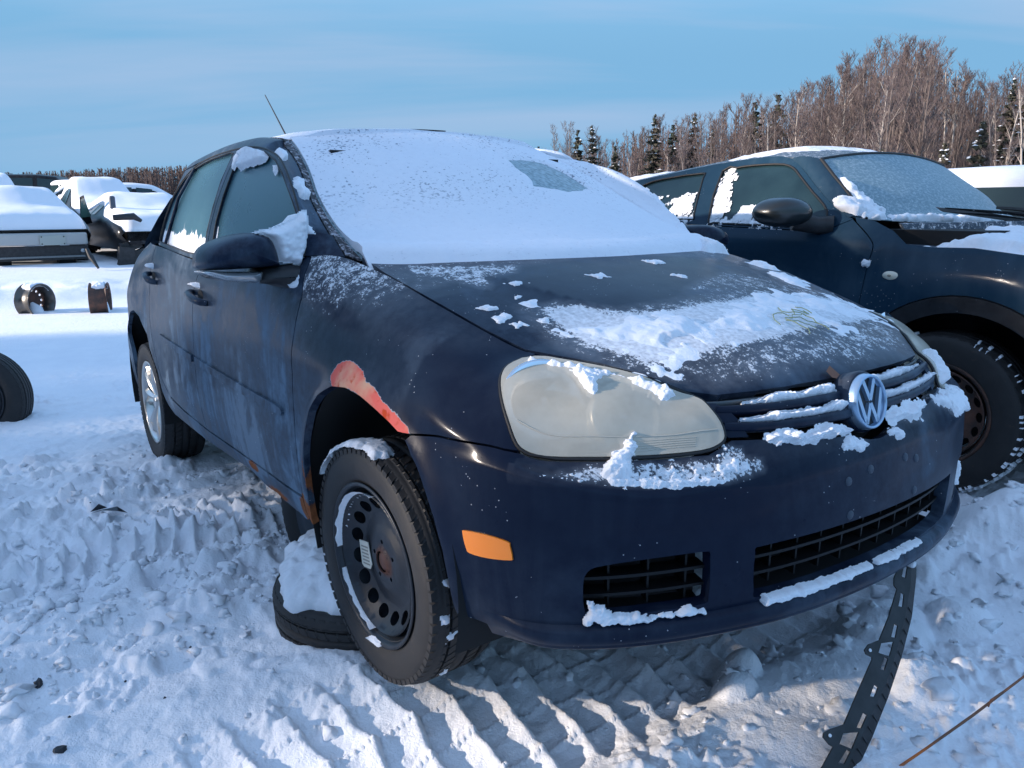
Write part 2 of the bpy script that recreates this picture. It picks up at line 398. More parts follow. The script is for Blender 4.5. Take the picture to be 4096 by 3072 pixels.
def mirrored(o, parent=None, name=None):
    me = o.data.copy(); n = len(me.vertices); co = np.zeros(n*3); me.vertices.foreach_get('co', co); co = co.reshape(-1, 3)
    cn = None
    if me.has_custom_normals:
        cn = [tuple(c.vector) for c in me.corner_normals]; cn = [(a, -b, c) for a, b, c in cn]
        st = [(p.loop_start, p.loop_total) for p in me.polygons]
    co[:, 1] *= -1; me.vertices.foreach_set('co', co.ravel()); me.flip_normals()
    if cn:
        nn = list(cn)
        for s0, t in st:   # flip keeps first loop, reverses the rest
            nn[s0:s0+t] = [cn[s0]]+cn[s0+1:s0+t][::-1]
        me.normals_split_custom_set(nn)
    me.update(); q = bpy.data.objects.new(name or o.name.split('.')[0], me); COL.objects.link(q); q.parent = parent or o.parent
    return q
def copy_tree(o, parent=None):
    c = o.copy(); COL.objects.link(c)
    if parent is not None: c.parent = parent
    for ch in list(o.children): copy_tree(ch, c)
    return c
def snow_on(name, f, poly, sg, mat, parent, h, thick=.015, edge=.03, seed=1, rag=.5, scale=25, off=.002, lump=.35, cut=.12, hole=0.0, ex=.6):
    """a ragged snow layer lying on chart f inside outline poly; h = chart step; edge in metres"""
    poly = np.asarray(poly, float); lo = poly.min(0); hi = poly.max(0); ext = (hi-lo)*.06+np.array(h)*2
    a = np.arange(lo[0]-ext[0], hi[0]+ext[0]+h[0], h[0]); b = np.arange(lo[1]-ext[1], hi[1]+ext[1]+h[1], h[1])
    A, B = np.meshgrid(a, b, indexing='ij'); na, nb = A.shape; P2 = np.stack([A.ravel(), B.ravel()], 1)
    n, da, db = chart_n(f, P2[:, 0], P2[:, 1], sg); P3 = f(P2[:, 0], P2[:, 1])
    ma = np.median(np.linalg.norm(da, axis=1)); mb = np.median(np.linalg.norm(db, axis=1))
    S = np.array([ma, mb]); d = dist_poly(poly*S, P2*S); d = np.where(inside(poly, P2), d, -d)
    q = fbm(P3, scale, 4, seed); q2 = fbm(P3, scale*3.3, 3, seed+5)
    e = d/edge+rag*2*(q-.5)*1.6+rag*.8*(q2-.5)
    if hole: e = e-np.maximum(0, (fbm(P3, scale*1.7, 3, seed+9)-(1-hole))*14)*(1-.8*smoothstep(.8, 2.6, d/edge))
    t = smoothstep(0, 1.0 if ex < 1 else 1.6, e)**ex
    hgt = thick*t*(1-lump+lump*2*q)*(.75+.5*q2)-thick*cut*(1-t)
    live = e > -.05
    V = P3+n*(hgt+off)[:, None]
    # keep borders on the surface
    V = np.where((e <= 0)[:, None], P3-n*.003, V)
    idx = np.arange(na*nb).reshape(na, nb); Q = np.stack([idx[:-1, :-1], idx[1:, :-1], idx[1:, 1:], idx[:-1, 1:]], -1).reshape(-1, 4)
    Q = Q[(e > 0)[Q].any(1)]
    if sg < 0: Q = Q[:, ::-1]
    u, inv = np.unique(Q, return_inverse=True); V = V[u]; Q = inv.reshape(-1, 4)
    return obj(name, mesh(name, V, Q.astype(np.int64)), mat, parent)
# ---------------------------------------------------------------- materials
MATS = {}
def mat(name, base=(.5, .5, .5), rough=.5, metal=0, coat=0, spec=.5, build=None):
    if name in MATS: return MATS[name]
    m = bpy.data.materials.new(name); m.use_nodes = True; nt = m.node_tree; p = nt.nodes['Principled BSDF']
    p.inputs['Base Color'].default_value = (*base, 1); p.inputs['Roughness'].default_value = rough; p.inputs['Metallic'].default_value = metal
    p.inputs['Coat Weight'].default_value = coat; p.inputs['Specular IOR Level'].default_value = spec
    MATS[name] = m
    if build: build(nt, p)
    return m
class NB:
    def __init__(s, nt): s.nt = nt
    def n(s, t, **k):
        nd = s.nt.nodes.new(t)
        for a, b in k.items(): setattr(nd, a, b)
        return nd
    def link(s, a, b): s.nt.links.new(a, b)
    def coord(s, which='Object'): return s.n('ShaderNodeTexCoord').outputs[which]
    def mapping(s, v, sc=(1, 1, 1), rot=(0, 0, 0), loc=(0, 0, 0)):
        m = s.n('ShaderNodeMapping'); s.link(v, m.inputs[0]); m.inputs['Scale'].default_value = sc; m.inputs['Rotation'].default_value = rot; m.inputs['Location'].default_value = loc; return m.outputs[0]
    def noise(s, v, scale, detail=4, rough=.5, dist=0):
        m = s.n('ShaderNodeTexNoise'); s.link(v, m.inputs['Vector']); m.inputs['Scale'].default_value = scale; m.inputs['Detail'].default_value = detail; m.inputs['Roughness'].default_value = rough; m.inputs['Distortion'].default_value = dist; return m.outputs[0]
    def vor(s, v, scale, out=0, feat='F1'):
        m = s.n('ShaderNodeTexVoronoi', feature=feat); s.link(v, m.inputs['Vector']); m.inputs['Scale'].default_value = scale; return m.outputs[out]
    def ramp(s, v, *st):
        m = s.n('ShaderNodeValToRGB'); e = m.color_ramp.elements
        while len(e) < len(st): e.new(.5)
        for k, (p, c) in enumerate(st):
            e[k].position = p; e[k].color = (*c, 1) if isinstance(c, tuple) else (c, c, c, 1)
        s.link(v, m.inputs[0]); return m.outputs[0]
    def math(s, op, a, b=0.0, c=None, clamp=False):
        m = s.n('ShaderNodeMath', operation=op, use_clamp=clamp)
        for i, q in enumerate((a, b) if c is None else (a, b, c)):
            if isinstance(q, (int, float)): m.inputs[i].default_value = q
            else: s.link(q, m.inputs[i])
        return m.outputs[0]
    def mix(s, f, a, b):
        m = s.n('ShaderNodeMix', data_type='RGBA')
        for i, q in ((0, f), (6, a), (7, b)):
            if isinstance(q, (int, float)): m.inputs[i].default_value = q
            elif isinstance(q, tuple): m.inputs[i].default_value = (*q, 1)
            else: s.link(q, m.inputs[i])
        return m.outputs[2]
    def attr(s, name):
        m = s.n('ShaderNodeAttribute', attribute_name=name); return m.outputs['Fac']
    def sep(s, v):
        m = s.n('ShaderNodeSeparateXYZ'); s.link(v, m.inputs[0]); return m.outputs
    def bump(s, h, st, dist, p):
        m = s.n('ShaderNodeBump'); m.inputs['Strength'].default_value = st; m.inputs['Distance'].default_value = dist; s.link(h, m.inputs['Height']); s.link(m.outputs[0], p.inputs['Normal']); return m
SNOWC = (.83, .85, .89)
def b_snow(nt, p):
    b = NB(nt); v = b.coord('Object'); n1 = b.noise(v, 90, 7, .7); n2 = b.noise(v, 420, 3, .6)
    b.link(b.mix(b.ramp(n1, (.3, 0.), (.7, 1.)), (.80, .82, .87), (.86, .875, .91)), p.inputs['Base Color'])
    h = b.math('ADD', n1, b.math('MULTIPLY', n2, .35)); b.bump(h, .5, .006, p)
    p.inputs['Subsurface Weight'].default_value = .0; p.inputs['Specular IOR Level'].default_value = .25
M_SNOW = mat('snow', SNOWC, .75, build=b_snow)
def paint(name, c1, c2, dirt=(.30, .33, .37), dirtamt=.5, specks=1.0, rough=.22):
    def f(nt, p):
        b = NB(nt); v = b.coord('Object'); x, y, z = b.sep(v)
        base = b.mix(b.noise(v, 3, 3), c1, c2)
        # salt film, streaked downwards
        st = b.noise(b.mapping(v, (9, 9, 1.6)), 1.0, 6, .62, .6); pat = b.noise(b.mapping(v, (2.6, 2.6, 3.2)), 1, 5, .6, .4)
        film = b.math('MULTIPLY', b.ramp(st, (.40, .05), (.60, 1.)), b.ramp(pat, (.45, .10), (.54, 1.)))
        a = b.attr('dirt'); film = b.math('MULTIPLY', film, b.math('MULTIPLY', a, dirtamt), clamp=True)
        fine = b.math('MULTIPLY', b.ramp(b.noise(v, 26, 6, .7), (.35, 0.), (.75, 1.)), b.math('MULTIPLY', a, dirtamt*.5)); film = b.math('ADD', film, fine, clamp=True)
        col = b.mix(film, base, dirt)
        # frost dust and grains of snow
        fr = b.attr('frost'); g1 = b.noise(b.mapping(v, (1, 1, 1)), 150, 4, .65); g2 = b.noise(v, 38, 4, .6)
        g = b.math('ADD', b.math('MULTIPLY', g1, .55), b.math('MULTIPLY', g2, .45))
        thr = b.math('SUBTRACT', .80, b.math('MULTIPLY', fr, .44))
        msk = b.math('MULTIPLY', b.math('SUBTRACT', g, thr), 22, clamp=True)
        msk = b.math('MULTIPLY', msk, b.math('ADD', .35, b.math('MULTIPLY', b.noise(v, 90, 3), .9)), clamp=True)
        veil = b.math('MULTIPLY', b.math('SUBTRACT', fr, .22, clamp=True), b.math('MULTIPLY', b.ramp(g2, (.3, .25), (.7, 1.)), .34), clamp=True)
        msk = b.math('MAXIMUM', msk, veil)
        # stray specks everywhere
        sp = b.vor(v, 75); sm = b.math('MULTIPLY', b.math('LESS_THAN', sp, .10), b.math('GREATER_THAN', b.noise(v, 9, 3), .585/max(specks, .01) if specks < 1 else .585))
        msk = b.math('MAXIMUM', msk, b.math('MULTIPLY', sm, .45*min(specks, 1)))
        col = b.mix(msk, col, SNOWC)
        # rust and bare filler
        ru = b.attr('rust'); rn = b.noise(v, 30, 5, .65); rm = b.ramp(b.math('ADD', ru, b.math('MULTIPLY', b.math('SUBTRACT', rn, .5), .7)), (.47, 0.), (.56, 1.))
        rc = b.mix(b.noise(v, 55, 4, .7), (.10, .030, .012), (.36, .13, .055)); rm = b.math('MULTIPLY', rm, b.math('GREATER_THAN', ru, .02))
        col = b.mix(rm, col, rc)
        pk = b.attr('primer'); edge = b.math('ADD', pk, b.math('MULTIPLY', b.math('SUBTRACT', b.noise(v, 42, 4, .6), .5), .55)); pm = b.math('MULTIPLY', b.ramp(edge, (.485, 0.), (.50, 1.)), b.math('GREATER_THAN', pk, .02))
        pm2 = b.math('MULTIPLY', b.ramp(edge, (.43, 0.), (.46, 1.)), b.math('GREATER_THAN', pk, .02))
        col = b.mix(pm2, col, (.33, .34, .36))
        pc = b.mix(b.ramp(b.noise(v, 13, 3), (.50, 0.), (.70, 1.)), (.64, .13, .105), (.60, .33, .22)); pc = b.mix(b.ramp(b.noise(v, 31, 4), (.56, 0.), (.68, 1.)), pc, (.48, .06, .02))
        col = b.mix(pm, col, pc)
        b.link(col, p.inputs['Base Color'])
        solid = b.math('MAXIMUM', b.math('MAXIMUM', msk, pm2), b.math('MAXIMUM', rm, film))
        rr = b.math('ADD', rough, b.math('MULTIPLY', solid, .5)); rr = b.math('ADD', rr, b.math('MULTIPLY', b.noise(v, 16, 5, .6), .14), clamp=True); b.link(rr, p.inputs['Roughness'])
        p.inputs['Specular IOR Level'].default_value = .16; p.inputs['IOR'].default_value = 1.3; b.link(b.math('MULTIPLY', b.math('SUBTRACT', 1, solid, clamp=True), .13), p.inputs['Coat Weight']); p.inputs['Coat Roughness'].default_value = .12
        h = b.math('ADD', b.math('MULTIPLY', msk, .8), b.math('MULTIPLY', g1, .12)); h = b.math('ADD', h, b.math('MULTIPLY', pm, -.4)); b.bump(h, .5, .0025, p)
    return mat(name, c1, rough, build=f)
M_PAINT = paint('navy_paint', (.0045, .0085, .022), (.006, .011, .028), dirt=(.135, .190, .255), dirtamt=1.15)
def b_glass(nt, p):
    b = NB(nt); v = b.coord('Object'); n = b.noise(b.mapping(v, (1, 1, 1)), 5, 5, .6); n2 = b.noise(v, 130, 4, .7)
    c = b.mix(b.ramp(n, (.3, 0.), (.7, 1.)), (.026, .082, .108), (.040, .108, .136))
    fr = b.attr('frost'); g = b.noise(b.mapping(v, (22, 22, 9)), 1, 5, .6)
    thr = b.math('SUBTRACT', .84, b.math('MULTIPLY', fr, .46)); msk = b.math('MULTIPLY', b.math('SUBTRACT', g, thr), 18, clamp=True)
    b.link(b.mix(msk, b.mix(b.math('MULTIPLY', n2, .07), c, (.26, .38, .42)), SNOWC), p.inputs['Base Color'])
    b.link(b.math('ADD', b.math('ADD', .20, b.math('MULTIPLY', n, .18)), b.math('MULTIPLY', msk, .4)), p.inputs['Roughness']); b.bump(b.math('ADD', n2, b.math('MULTIPLY', msk, 2)), .25, .001, p)
M_GLASS = mat('frosted_side_glass', (.02, .05, .055), .25, spec=.3, build=b_glass)
def b_wsice(nt, p):
    b = NB(nt); v = b.coord('Object'); n = b.vor(b.mapping(v, (1, 1, 1)), 75, 0, 'SMOOTH_F1'); n2 = b.noise(v, 45, 4, .65)
    b.link(b.mix(b.ramp(b.math('ADD', b.math('MULTIPLY', n, .5), b.math('MULTIPLY', n2, .7)), (.42, 0.), (.68, 1.)), (.08, .15, .17), (.30, .39, .43)), p.inputs['Base Color']); b.bump(n, .6, .002, p)
M_WICE = mat('iced_windscreen', (.1, .2, .2), .3, build=b_wsice)
def b_plastic(nt, p):
    b = NB(nt); v = b.coord('Object'); n = b.noise(v, 18, 5, .6); n2 = b.noise(v, 400, 2)
    fr = b.attr('frost'); g = b.noise(v, 60, 4, .65); msk = b.math('MULTIPLY', b.math('SUBTRACT', g, b.math('SUBTRACT', .8, b.math('MULTIPLY', fr, .42))), 14, clamp=True)
    b.link(b.mix(msk, b.mix(b.ramp(n, (.35, 0.), (.75, 1.)), (.008, .009, .011), (.030, .031, .035)), SNOWC), p.inputs['Base Color']); b.bump(n2, .25, .001, p)
M_BLK = mat('black_plastic', (.012, .012, .014), .5, build=b_plastic)
M_GRILLE = mat('grille_black', (.005, .005, .006), .5, spec=.3)
M_SEAL = mat('rubber_seal', (.008, .008, .009), .6)
M_VOID = mat('dark_underbody', (.006, .006, .007), .85)
def b_trimsnow(nt, p):
    b = NB(nt); v = b.coord('Object'); n = b.noise(v, 55, 5, .7); b.link(b.mix(b.ramp(n, (.50, 0.), (.60, 1.)), (.018, .015, .018), (.42, .40, .44)), p.inputs['Base Color']); b.bump(n, .5, .003, p)
M_TRIM = mat('frosted_pillar_trim', (.02, .02, .02), .6, build=b_trimsnow)
def b_tyre(nt, p):
    b = NB(nt); v = b.coord('Object'); n = b.noise(v, 14, 5, .6); n2 = b.noise(v, 70, 4, .6)
    c = b.mix(b.ramp(n, (.3, 0.), (.75, 1.)), (.010, .010, .011), (.028, .026, .026)); c = b.mix(b.ramp(b.noise(v, 33, 4, .6), (.63, 0.), (.80, .4)), c, (.10, .06, .035))
    b.link(c, p.inputs['Base Color']); b.link(b.math('ADD', .55, b.math('MULTIPLY', n, .25)), p.inputs['Roughness']); b.bump(n2, .3, .001, p)
M_TYRE = mat('tyre_rubber', (.02, .02, .02), .7, build=b_tyre)
def b_steel(nt, p):
    b = NB(nt); v = b.coord('Object'); n = b.noise(v, 22, 5, .6); x, y, z = b.sep(v); r = b.math('SQRT', b.math('ADD', b.math('MULTIPLY', x, x), b.math('MULTIPLY', z, z)))
    near = b.ramp(b.math('ADD', r, b.math('MULTIPLY', n, .03)), (.040, 1.), (.062, 0.))
    c = b.mix(b.ramp(n, (.3, 0.), (.8, 1.)), (.007, .010, .016), (.018, .022, .030)); c = b.mix(b.math('MULTIPLY', near, .8), c, b.mix(b.noise(v, 90, 4), (.05, .015, .008), (.16, .055, .028)))
    b.link(c, p.inputs['Base Color']); b.link(b.math('ADD', .42, b.math('MULTIPLY', near, .4)), p.inputs['Roughness'])
M_STEEL = mat('black_steel_wheel', (.015, .016, .02), .45, build=b_steel)
M_RUSTST = mat('rusty_steel_wheel', (.05, .035, .028), .6, .2, build=lambda nt, p: (lambda b: b.link(b.mix(b.ramp(b.noise(b.coord(), 12, 5, .65), (.35, 0.), (.7, 1.)), (.035, .028, .026), (.15, .065, .042)), p.inputs['Base Color']))(NB(nt)))
M_ALLOY = mat('silver_alloy', (.55, .54, .52), .28, .85)
M_CHROME = mat('chrome', (.75, .78, .82), .10, 1.0)
def b_haze(nt, p):
    b = NB(nt); v = b.coord('Object'); n = b.noise(v, 9, 5, .6); n2 = b.noise(v, 60, 4)
    b.link(b.mix(b.ramp(b.math('ADD', n, b.math('MULTIPLY', n2, .15)), (.35, 0.), (.75, 1.)), (.50, .455, .365), (.63, .58, .48)), p.inputs['Base Color'])
    tr = b.n('ShaderNodeBsdfTransparent'); tr.inputs[0].default_value = (.95, .93, .88, 1); m = b.n('ShaderNodeMixShader'); m.inputs[0].default_value = .30
    out = nt.nodes['Material Output']; b.link(p.outputs[0], m.inputs[1]); b.link(tr.outputs[0], m.inputs[2]); b.link(m.outputs[0], out.inputs[0])
M_LENS = mat('yellowed_lens', (.5, .49, .44), .32, coat=.35, build=b_haze)
M_REFL = mat('lamp_reflector', (.78, .76, .70), .35, .3)
M_BADGE = mat('frosted_badge_sky_tint', (.36, .50, .66), .34, .75)  # frosted chrome, with the sky's blue reflection put into the base colour
M_REFL2 = mat('lamp_reflector_band', (.20, .20, .19), .4, .3)
M_ORANGE = mat('amber_lens', (.90, .24, .012), .35, coat=.6)
M_CLEAR = mat('clear_indicator', (.36, .38, .40), .15, .6, coat=.5)
M_LABEL = mat('paper_label', (.52, .52, .46), .7)
M_INK = mat('grey_print', (.22, .22, .20), .8)
M_BOLT = mat('grey_bolt', (.045, .06, .085), .5, .2)
M_DASH = mat('grey_metal', (.12, .13, .14), .5, .4)
TR = {
 'primer': [(11.713,4.494),(11.868,4.683),(11.797,4.875),(11.733,5.06),(11.595,5.142),(11.415,5.16),(11.241,5.092),(11.089,4.938),(10.883,4.91),(10.775,4.78),(10.554,4.577),(10.335,4.351),(10.15,4.187),(10.091,3.951),(10.306,3.711),(10.457,3.942),(10.656,4.117),(10.963,4.398),(11.213,4.618),(11.435,4.602)],
 'hood_snow': [(0.284,-0.485),(0.328,-0.392),(0.406,-0.343),(0.452,-0.218),(0.438,0.001),(0.403,0.324),(0.359,0.749),(0.462,0.75),(0.571,0.522),(0.629,0.31),(0.661,0.059),(0.676,-0.088),(0.666,-0.268),(0.652,-0.427),(0.616,-0.472),(0.491,-0.518),(0.375,-0.516)],
 'hood_clear': [(0.125,-0.409),(0.124,-0.134),(0.067,0.309),(0.205,0.279),(0.383,-0.146),(0.386,-0.324),(0.277,-0.423),(0.278,-0.495),(0.179,-0.562)],
 'hood_streak': [(-0.164,-0.628),(-0.076,-0.526),(0.024,-0.334),(0.086,-0.395),(0.083,-0.482),(0.161,-0.522),(0.137,-0.548),(0.032,-0.591),(-0.065,-0.646)],
 'hood_right': [(0.155,0.211),(0.218,0.393),(0.291,0.598),(0.44,0.695),(0.657,0.48),(0.67,0.352),(0.438,0.275),(0.423,0.019),(0.358,-0.103),(0.254,-0.012)],
 'hood_front': [(0.654,-0.415),(0.67,-0.211),(0.661,0.059),(0.571,0.522),(0.655,0.495),(0.749,0.384),(0.792,0.068),(0.777,-0.19),(0.745,-0.376),(0.709,-0.405)],
 'ws_clear': [(0.269,0.737),(0.436,0.761),(0.602,0.759),(0.674,0.683),(0.692,0.626),(0.703,0.564),(0.56,0.542),(0.367,0.533),(0.191,0.559),(0.241,0.605),(0.241,0.653)],
 'hl_snow': [(8.361,6.412),(8.581,6.697),(8.352,6.743),(8.016,6.61),(7.954,6.838),(7.688,6.778),(7.548,6.845),(7.285,6.771),(7.071,6.852),(6.669,6.848),(6.296,6.823),(6.053,6.894),(5.771,6.884),(5.6,6.9),(5.336,6.881),(4.921,6.768),(5.048,6.521),(5.198,6.38),(5.408,6.429),(5.682,6.566),(5.949,6.569),(6.361,6.72),(6.6,6.691),(6.591,6.538),(6.372,6.218),(6.476,6.166),(6.76,6.316),(7.06,6.524),(7.41,6.623),(7.647,6.59),(7.957,6.551),(8.22,6.523)],
 'hl_snow2': [(5.644,4.934),(5.614,5.101),(5.476,5.186),(5.5,5.441),(5.313,5.509),(5.122,5.331),(5.003,5.139),(5.087,4.933),(5.194,4.813),(5.216,4.559),(5.176,4.429),(5.436,4.325),(5.745,4.423),(5.72,4.801)],
 'shelf_snow': [(6.886,4.098),(6.605,4.514),(6.229,4.726),(5.744,4.838),(5.592,4.859),(5.198,4.781),(4.975,4.788),(4.127,4.726),(3.67,4.758),(3.532,5.064),(3.317,5.014),(3.24,4.71),(2.996,4.582),(2.98,4.05),(3.462,3.961),(3.606,3.926),(4.298,4.087),(5.128,4.131),(5.699,4.127),(6.377,4.134)],
 'shelf_edge': [(5.769,4.421),(5.286,4.465),(5.18,4.413),(4.715,4.364),(4.016,4.264),(3.446,4.103),(3.417,3.935),(4.063,4.045),(5.012,4.131),(5.702,4.103)],
 'hlcorner_L': [(-2.675,5.291),(-5.354,4.559),(-5.281,3.903),(-4.854,3.697),(-3.691,3.819),(-3.345,4.238),(-2.646,4.82)],
 'bump_r1': [(-0.412,5.247),(-0.801,5.526),(-1.243,5.515),(-2.256,5.245),(-2.079,4.949),(-1.739,4.856),(-1.84,4.447),(-1.401,4.49),(-1.032,4.758),(-0.397,4.957)],
 'bump_r2': [(-0.462,4.792),(-0.859,4.47),(-0.78,4.129),(-0.575,4.118),(-0.332,4.44)],
 'bump_l1': [(2.744,5.395),(2.653,5.521),(1.995,5.42),(1.456,5.541),(1.043,5.476),(0.742,4.952),(1.154,4.922),(1.776,4.867),(2.023,4.71),(2.301,4.87),(2.627,4.923),(2.854,5.2)],
 'bump_l2': [(1.183,4.49),(0.887,4.833),(0.544,4.611),(0.388,4.3),(0.7,4.094)],
 'lip_line': [(3.053,1.058),(2.073,1.046),(1.188,1.064),(0.173,1.115),(-0.5,1.049),(-0.5,1.143)],
 'winsnow': [(-1.143,1.295),(-1.142,1.331),(-1.212,1.349),(-1.238,1.368),(-1.175,1.374),(-1.133,1.377),(-1.047,1.357),(-0.956,1.343),(-0.889,1.316),(-0.897,1.303),(-0.982,1.301),(-1.087,1.301)],
 'winsnow2': [(-1.255,1.307),(-1.273,1.336),(-1.287,1.371),(-1.249,1.367),(-1.22,1.335),(-1.233,1.307)],
 'winsnow3': [(-0.77,1.256),(-0.79,1.28),(-0.764,1.279),(-0.746,1.257),(-0.754,1.248)],
 'rub': [(13.638,1.137),(13.152,1.463),(12.741,1.494),(12.685,1.326)],
 'mirror_snow': [(-0.928,1.063),(-0.867,1.073),(-0.818,1.095),(-0.799,1.115),(-0.778,1.12),(-0.777,1.089),(-0.778,1.06),(-0.78,1.015),(-0.791,0.992),(-0.803,0.959),(-0.819,0.973),(-0.849,0.977),(-0.866,0.98),(-0.872,1.015),(-0.881,1.04),(-0.9,1.052)],
}
# ---------------------------------------------------------------- the front car
car = thing('parked_car', 'navy hatchback nearest the camera, orange bare patch over its front wheel', 'car', (0, 0, LIFT), (0, -TILT, 0))
WR = lambda s, v: wrap(s, v)
GR = lambda a, b: green(a, b)
HD = lambda a, b: hood(a, b)
def soft(poly, P, S, e):
    """0..1 ramp across outline, e in metres (.5 at the line)"""
    d = dist_poly(np.array(poly)*S, P*S); d = np.where(inside(poly, P), d, -d); return smoothstep(-e, e, d)
def weather(o, chart=None, P2=None):
    me = o.data; n = len(me.vertices); co = np.zeros(n*3); me.vertices.foreach_get('co', co); co = co.reshape(-1, 3)
    x, y, z = co.T; nrm = np.zeros(n*3); me.vertex_normals.foreach_get('vector', nrm); nz_ = nrm.reshape(-1, 3)[:, 2]
    side = (y < -.6)|(y > .6)
    # salt on the flanks, strongest low behind the wheels, clean forward of the arch
    d = smoothstep(.05, -.45, x)*(.45+.55*smoothstep(.95, .55, z))*side
    d = np.maximum(d, .75*smoothstep(.45, .0, x)*smoothstep(.12, -.1, x)*0)
    d = np.maximum(d, .30*(x > -.1)*side*smoothstep(.5, .8, z)*.5)
    d = np.where(x > .3, .03+.05*smoothstep(.5, .30, z)+.30*smoothstep(-.45, .25, y)*(x > .55), d)
    fr = np.zeros(n); fr = np.maximum(fr, .22*smoothstep(.5, .95, nz_))
    fr = np.where((z > .58)&(x > .55), np.maximum(fr, .30*smoothstep(.2, .8, nz_)), fr)
    me_rust = np.zeros(n)
    q = lambda cx, cz, rx, rz: np.exp(-((x-cx)/rx)**2-((z-cz)/rz)**2)*(y < -.7)
    me_rust = np.maximum.reduce([1.05*q(-.33, .27, .075, .055), .95*q(-.36, .245, .05, .06), .75*q(-.66, .235, .14, .03), .80*q(-.84, .285, .09, .028), .62*q(-.275, .40, .018, .12), .5*q(-2.2, .33, .15, .05)])
    attr(me, 'dirt', d); attr(me, 'frost', fr); attr(me, 'rust', me_rust); attr(me, 'primer', np.zeros(n)); return co
def setattr_(o, name, vals): o.data.attributes[name].data.foreach_set('value', np.asarray(vals, np.float32))
def wpanel(name, f, poly, mat_, **k):
    o = panel(name, f, poly, mat_, car, **k); weather(o); return o
# --- bumper
bh = [(0, .08), (2.6, .07), (3.86, .08), (5.48, .25), (6.66, .42), (8.24, .40), (8.965, .60)]
bh += [(9.02, 1.346), (9.11, 1.80), (9.33, 2.24), (9.65, 2.64), (10.0, 3.18), (10.15, 3.70)]
bh += [(10.06, 3.96), (9.29, 4.27), (8.45, 4.53), (7.75, 4.74), (7.40, 4.90)]
bh += [(6.66, 4.93), (5.59, 4.86), (4.6, 4.80), (3.84, 4.80), (3.62, 4.98), (3.45, 5.22)]
bh += [(2.99, 5.24), (2.38, 5.12), (1.49, 5.0), (.8, 4.93), (.55, 4.70), (.3, 4.55), (0, 4.48)]
rg = spl([(6.10, 1.77), (5.83, 1.85), (5.03, 1.90), (4.1, 1.90), (4.0, 1.80), (3.985, 1.25), (4.08, 1.16), (4.8, 1.16), (6.0, 1.14), (6.14, 1.20), (6.17, 1.56)], 3, True)
lg = [(-a, b) for a, b in rg]
cg = spl([(3.2, 1.75), (3.05, 1.83), (1.6, 1.84), (0, 1.84), (-1.6, 1.84), (-3.05, 1.83), (-3.2, 1.75), (-3.17, 1.2), (-3.0, 1.08), (-1.5, 1.06), (0, 1.06), (1.5, 1.06), (3.0, 1.08), (3.17, 1.2)], 3, True)
bumper = wpanel('front_bumper', WR, mirror_poly(bh), M_PAINT, sg=-1, holes=[rg, lg, cg], h=(.11, .10), thick=.03)
co = np.zeros(len(bumper.data.vertices)*3); bumper.data.vertices.foreach_get('co', co); co = co.reshape(-1, 3); bf = .10+0*co[:, 0]
for nm_, am in (('shelf_snow', .80), ('hlcorner_L', .80), ('bump_r1', .7), ('bump_r2', .7), ('bump_l2', .7)):
    q = wrap([p[0] for p in TR[nm_]], [p[1] for p in TR[nm_]])[:, [1, 2]]; bf = np.maximum(bf, am*soft(q, co[:, [1, 2]], np.array([1, 1.]), .014)*(co[:, 0] > .5))
bf = np.maximum(bf, .30*smoothstep(.52, .58, co[:, 2])*(co[:, 0] > .6)); setattr_(bumper, 'frost', bf)
# lower lip, a ridge that sticks out under the grilles
def strip(name, f, ss, prof, m, parent=car, taper=None, **pr):
    """sweep a small profile (v, outward offset) along chart stations"""
    ss = np.array(ss, float); k = len(prof); V = []
    for s in ss:
        vv = np.array([p[0] for p in prof]); a = np.full(k, s); n, _, _ = chart_n(f, a, vv, -1); V.append(f(a, vv)+n*(np.array([p[1] for p in prof])*(taper(s) if taper else 1))[:, None])
    V = np.concatenate(V); F = [(i*k+j, i*k+j+1, (i+1)*k+j+1, (i+1)*k+j) for i in range(len(ss)-1) for j in range(k-1)]
    b = MB(); b.add(V, F, True); b.add([V[j] for j in range(k)], [tuple(range(k))]); b.add([V[-k+j] for j in range(k)], [tuple(range(k))])
    o = b.build(name, m, parent, **pr); return o
lip = strip('bumper_lip', WR, np.linspace(-8.3, 8.3, 150), [(.98, -.004), (.93, .014), (.80, .022), (.55, .021), (.42, .016), (.36, .018), (.15, .012), (-.05, -.02)], M_PAINT, taper=lambda q: float(smoothstep(8.3, 6.6, abs(q)))*.96+.04); weather(lip)
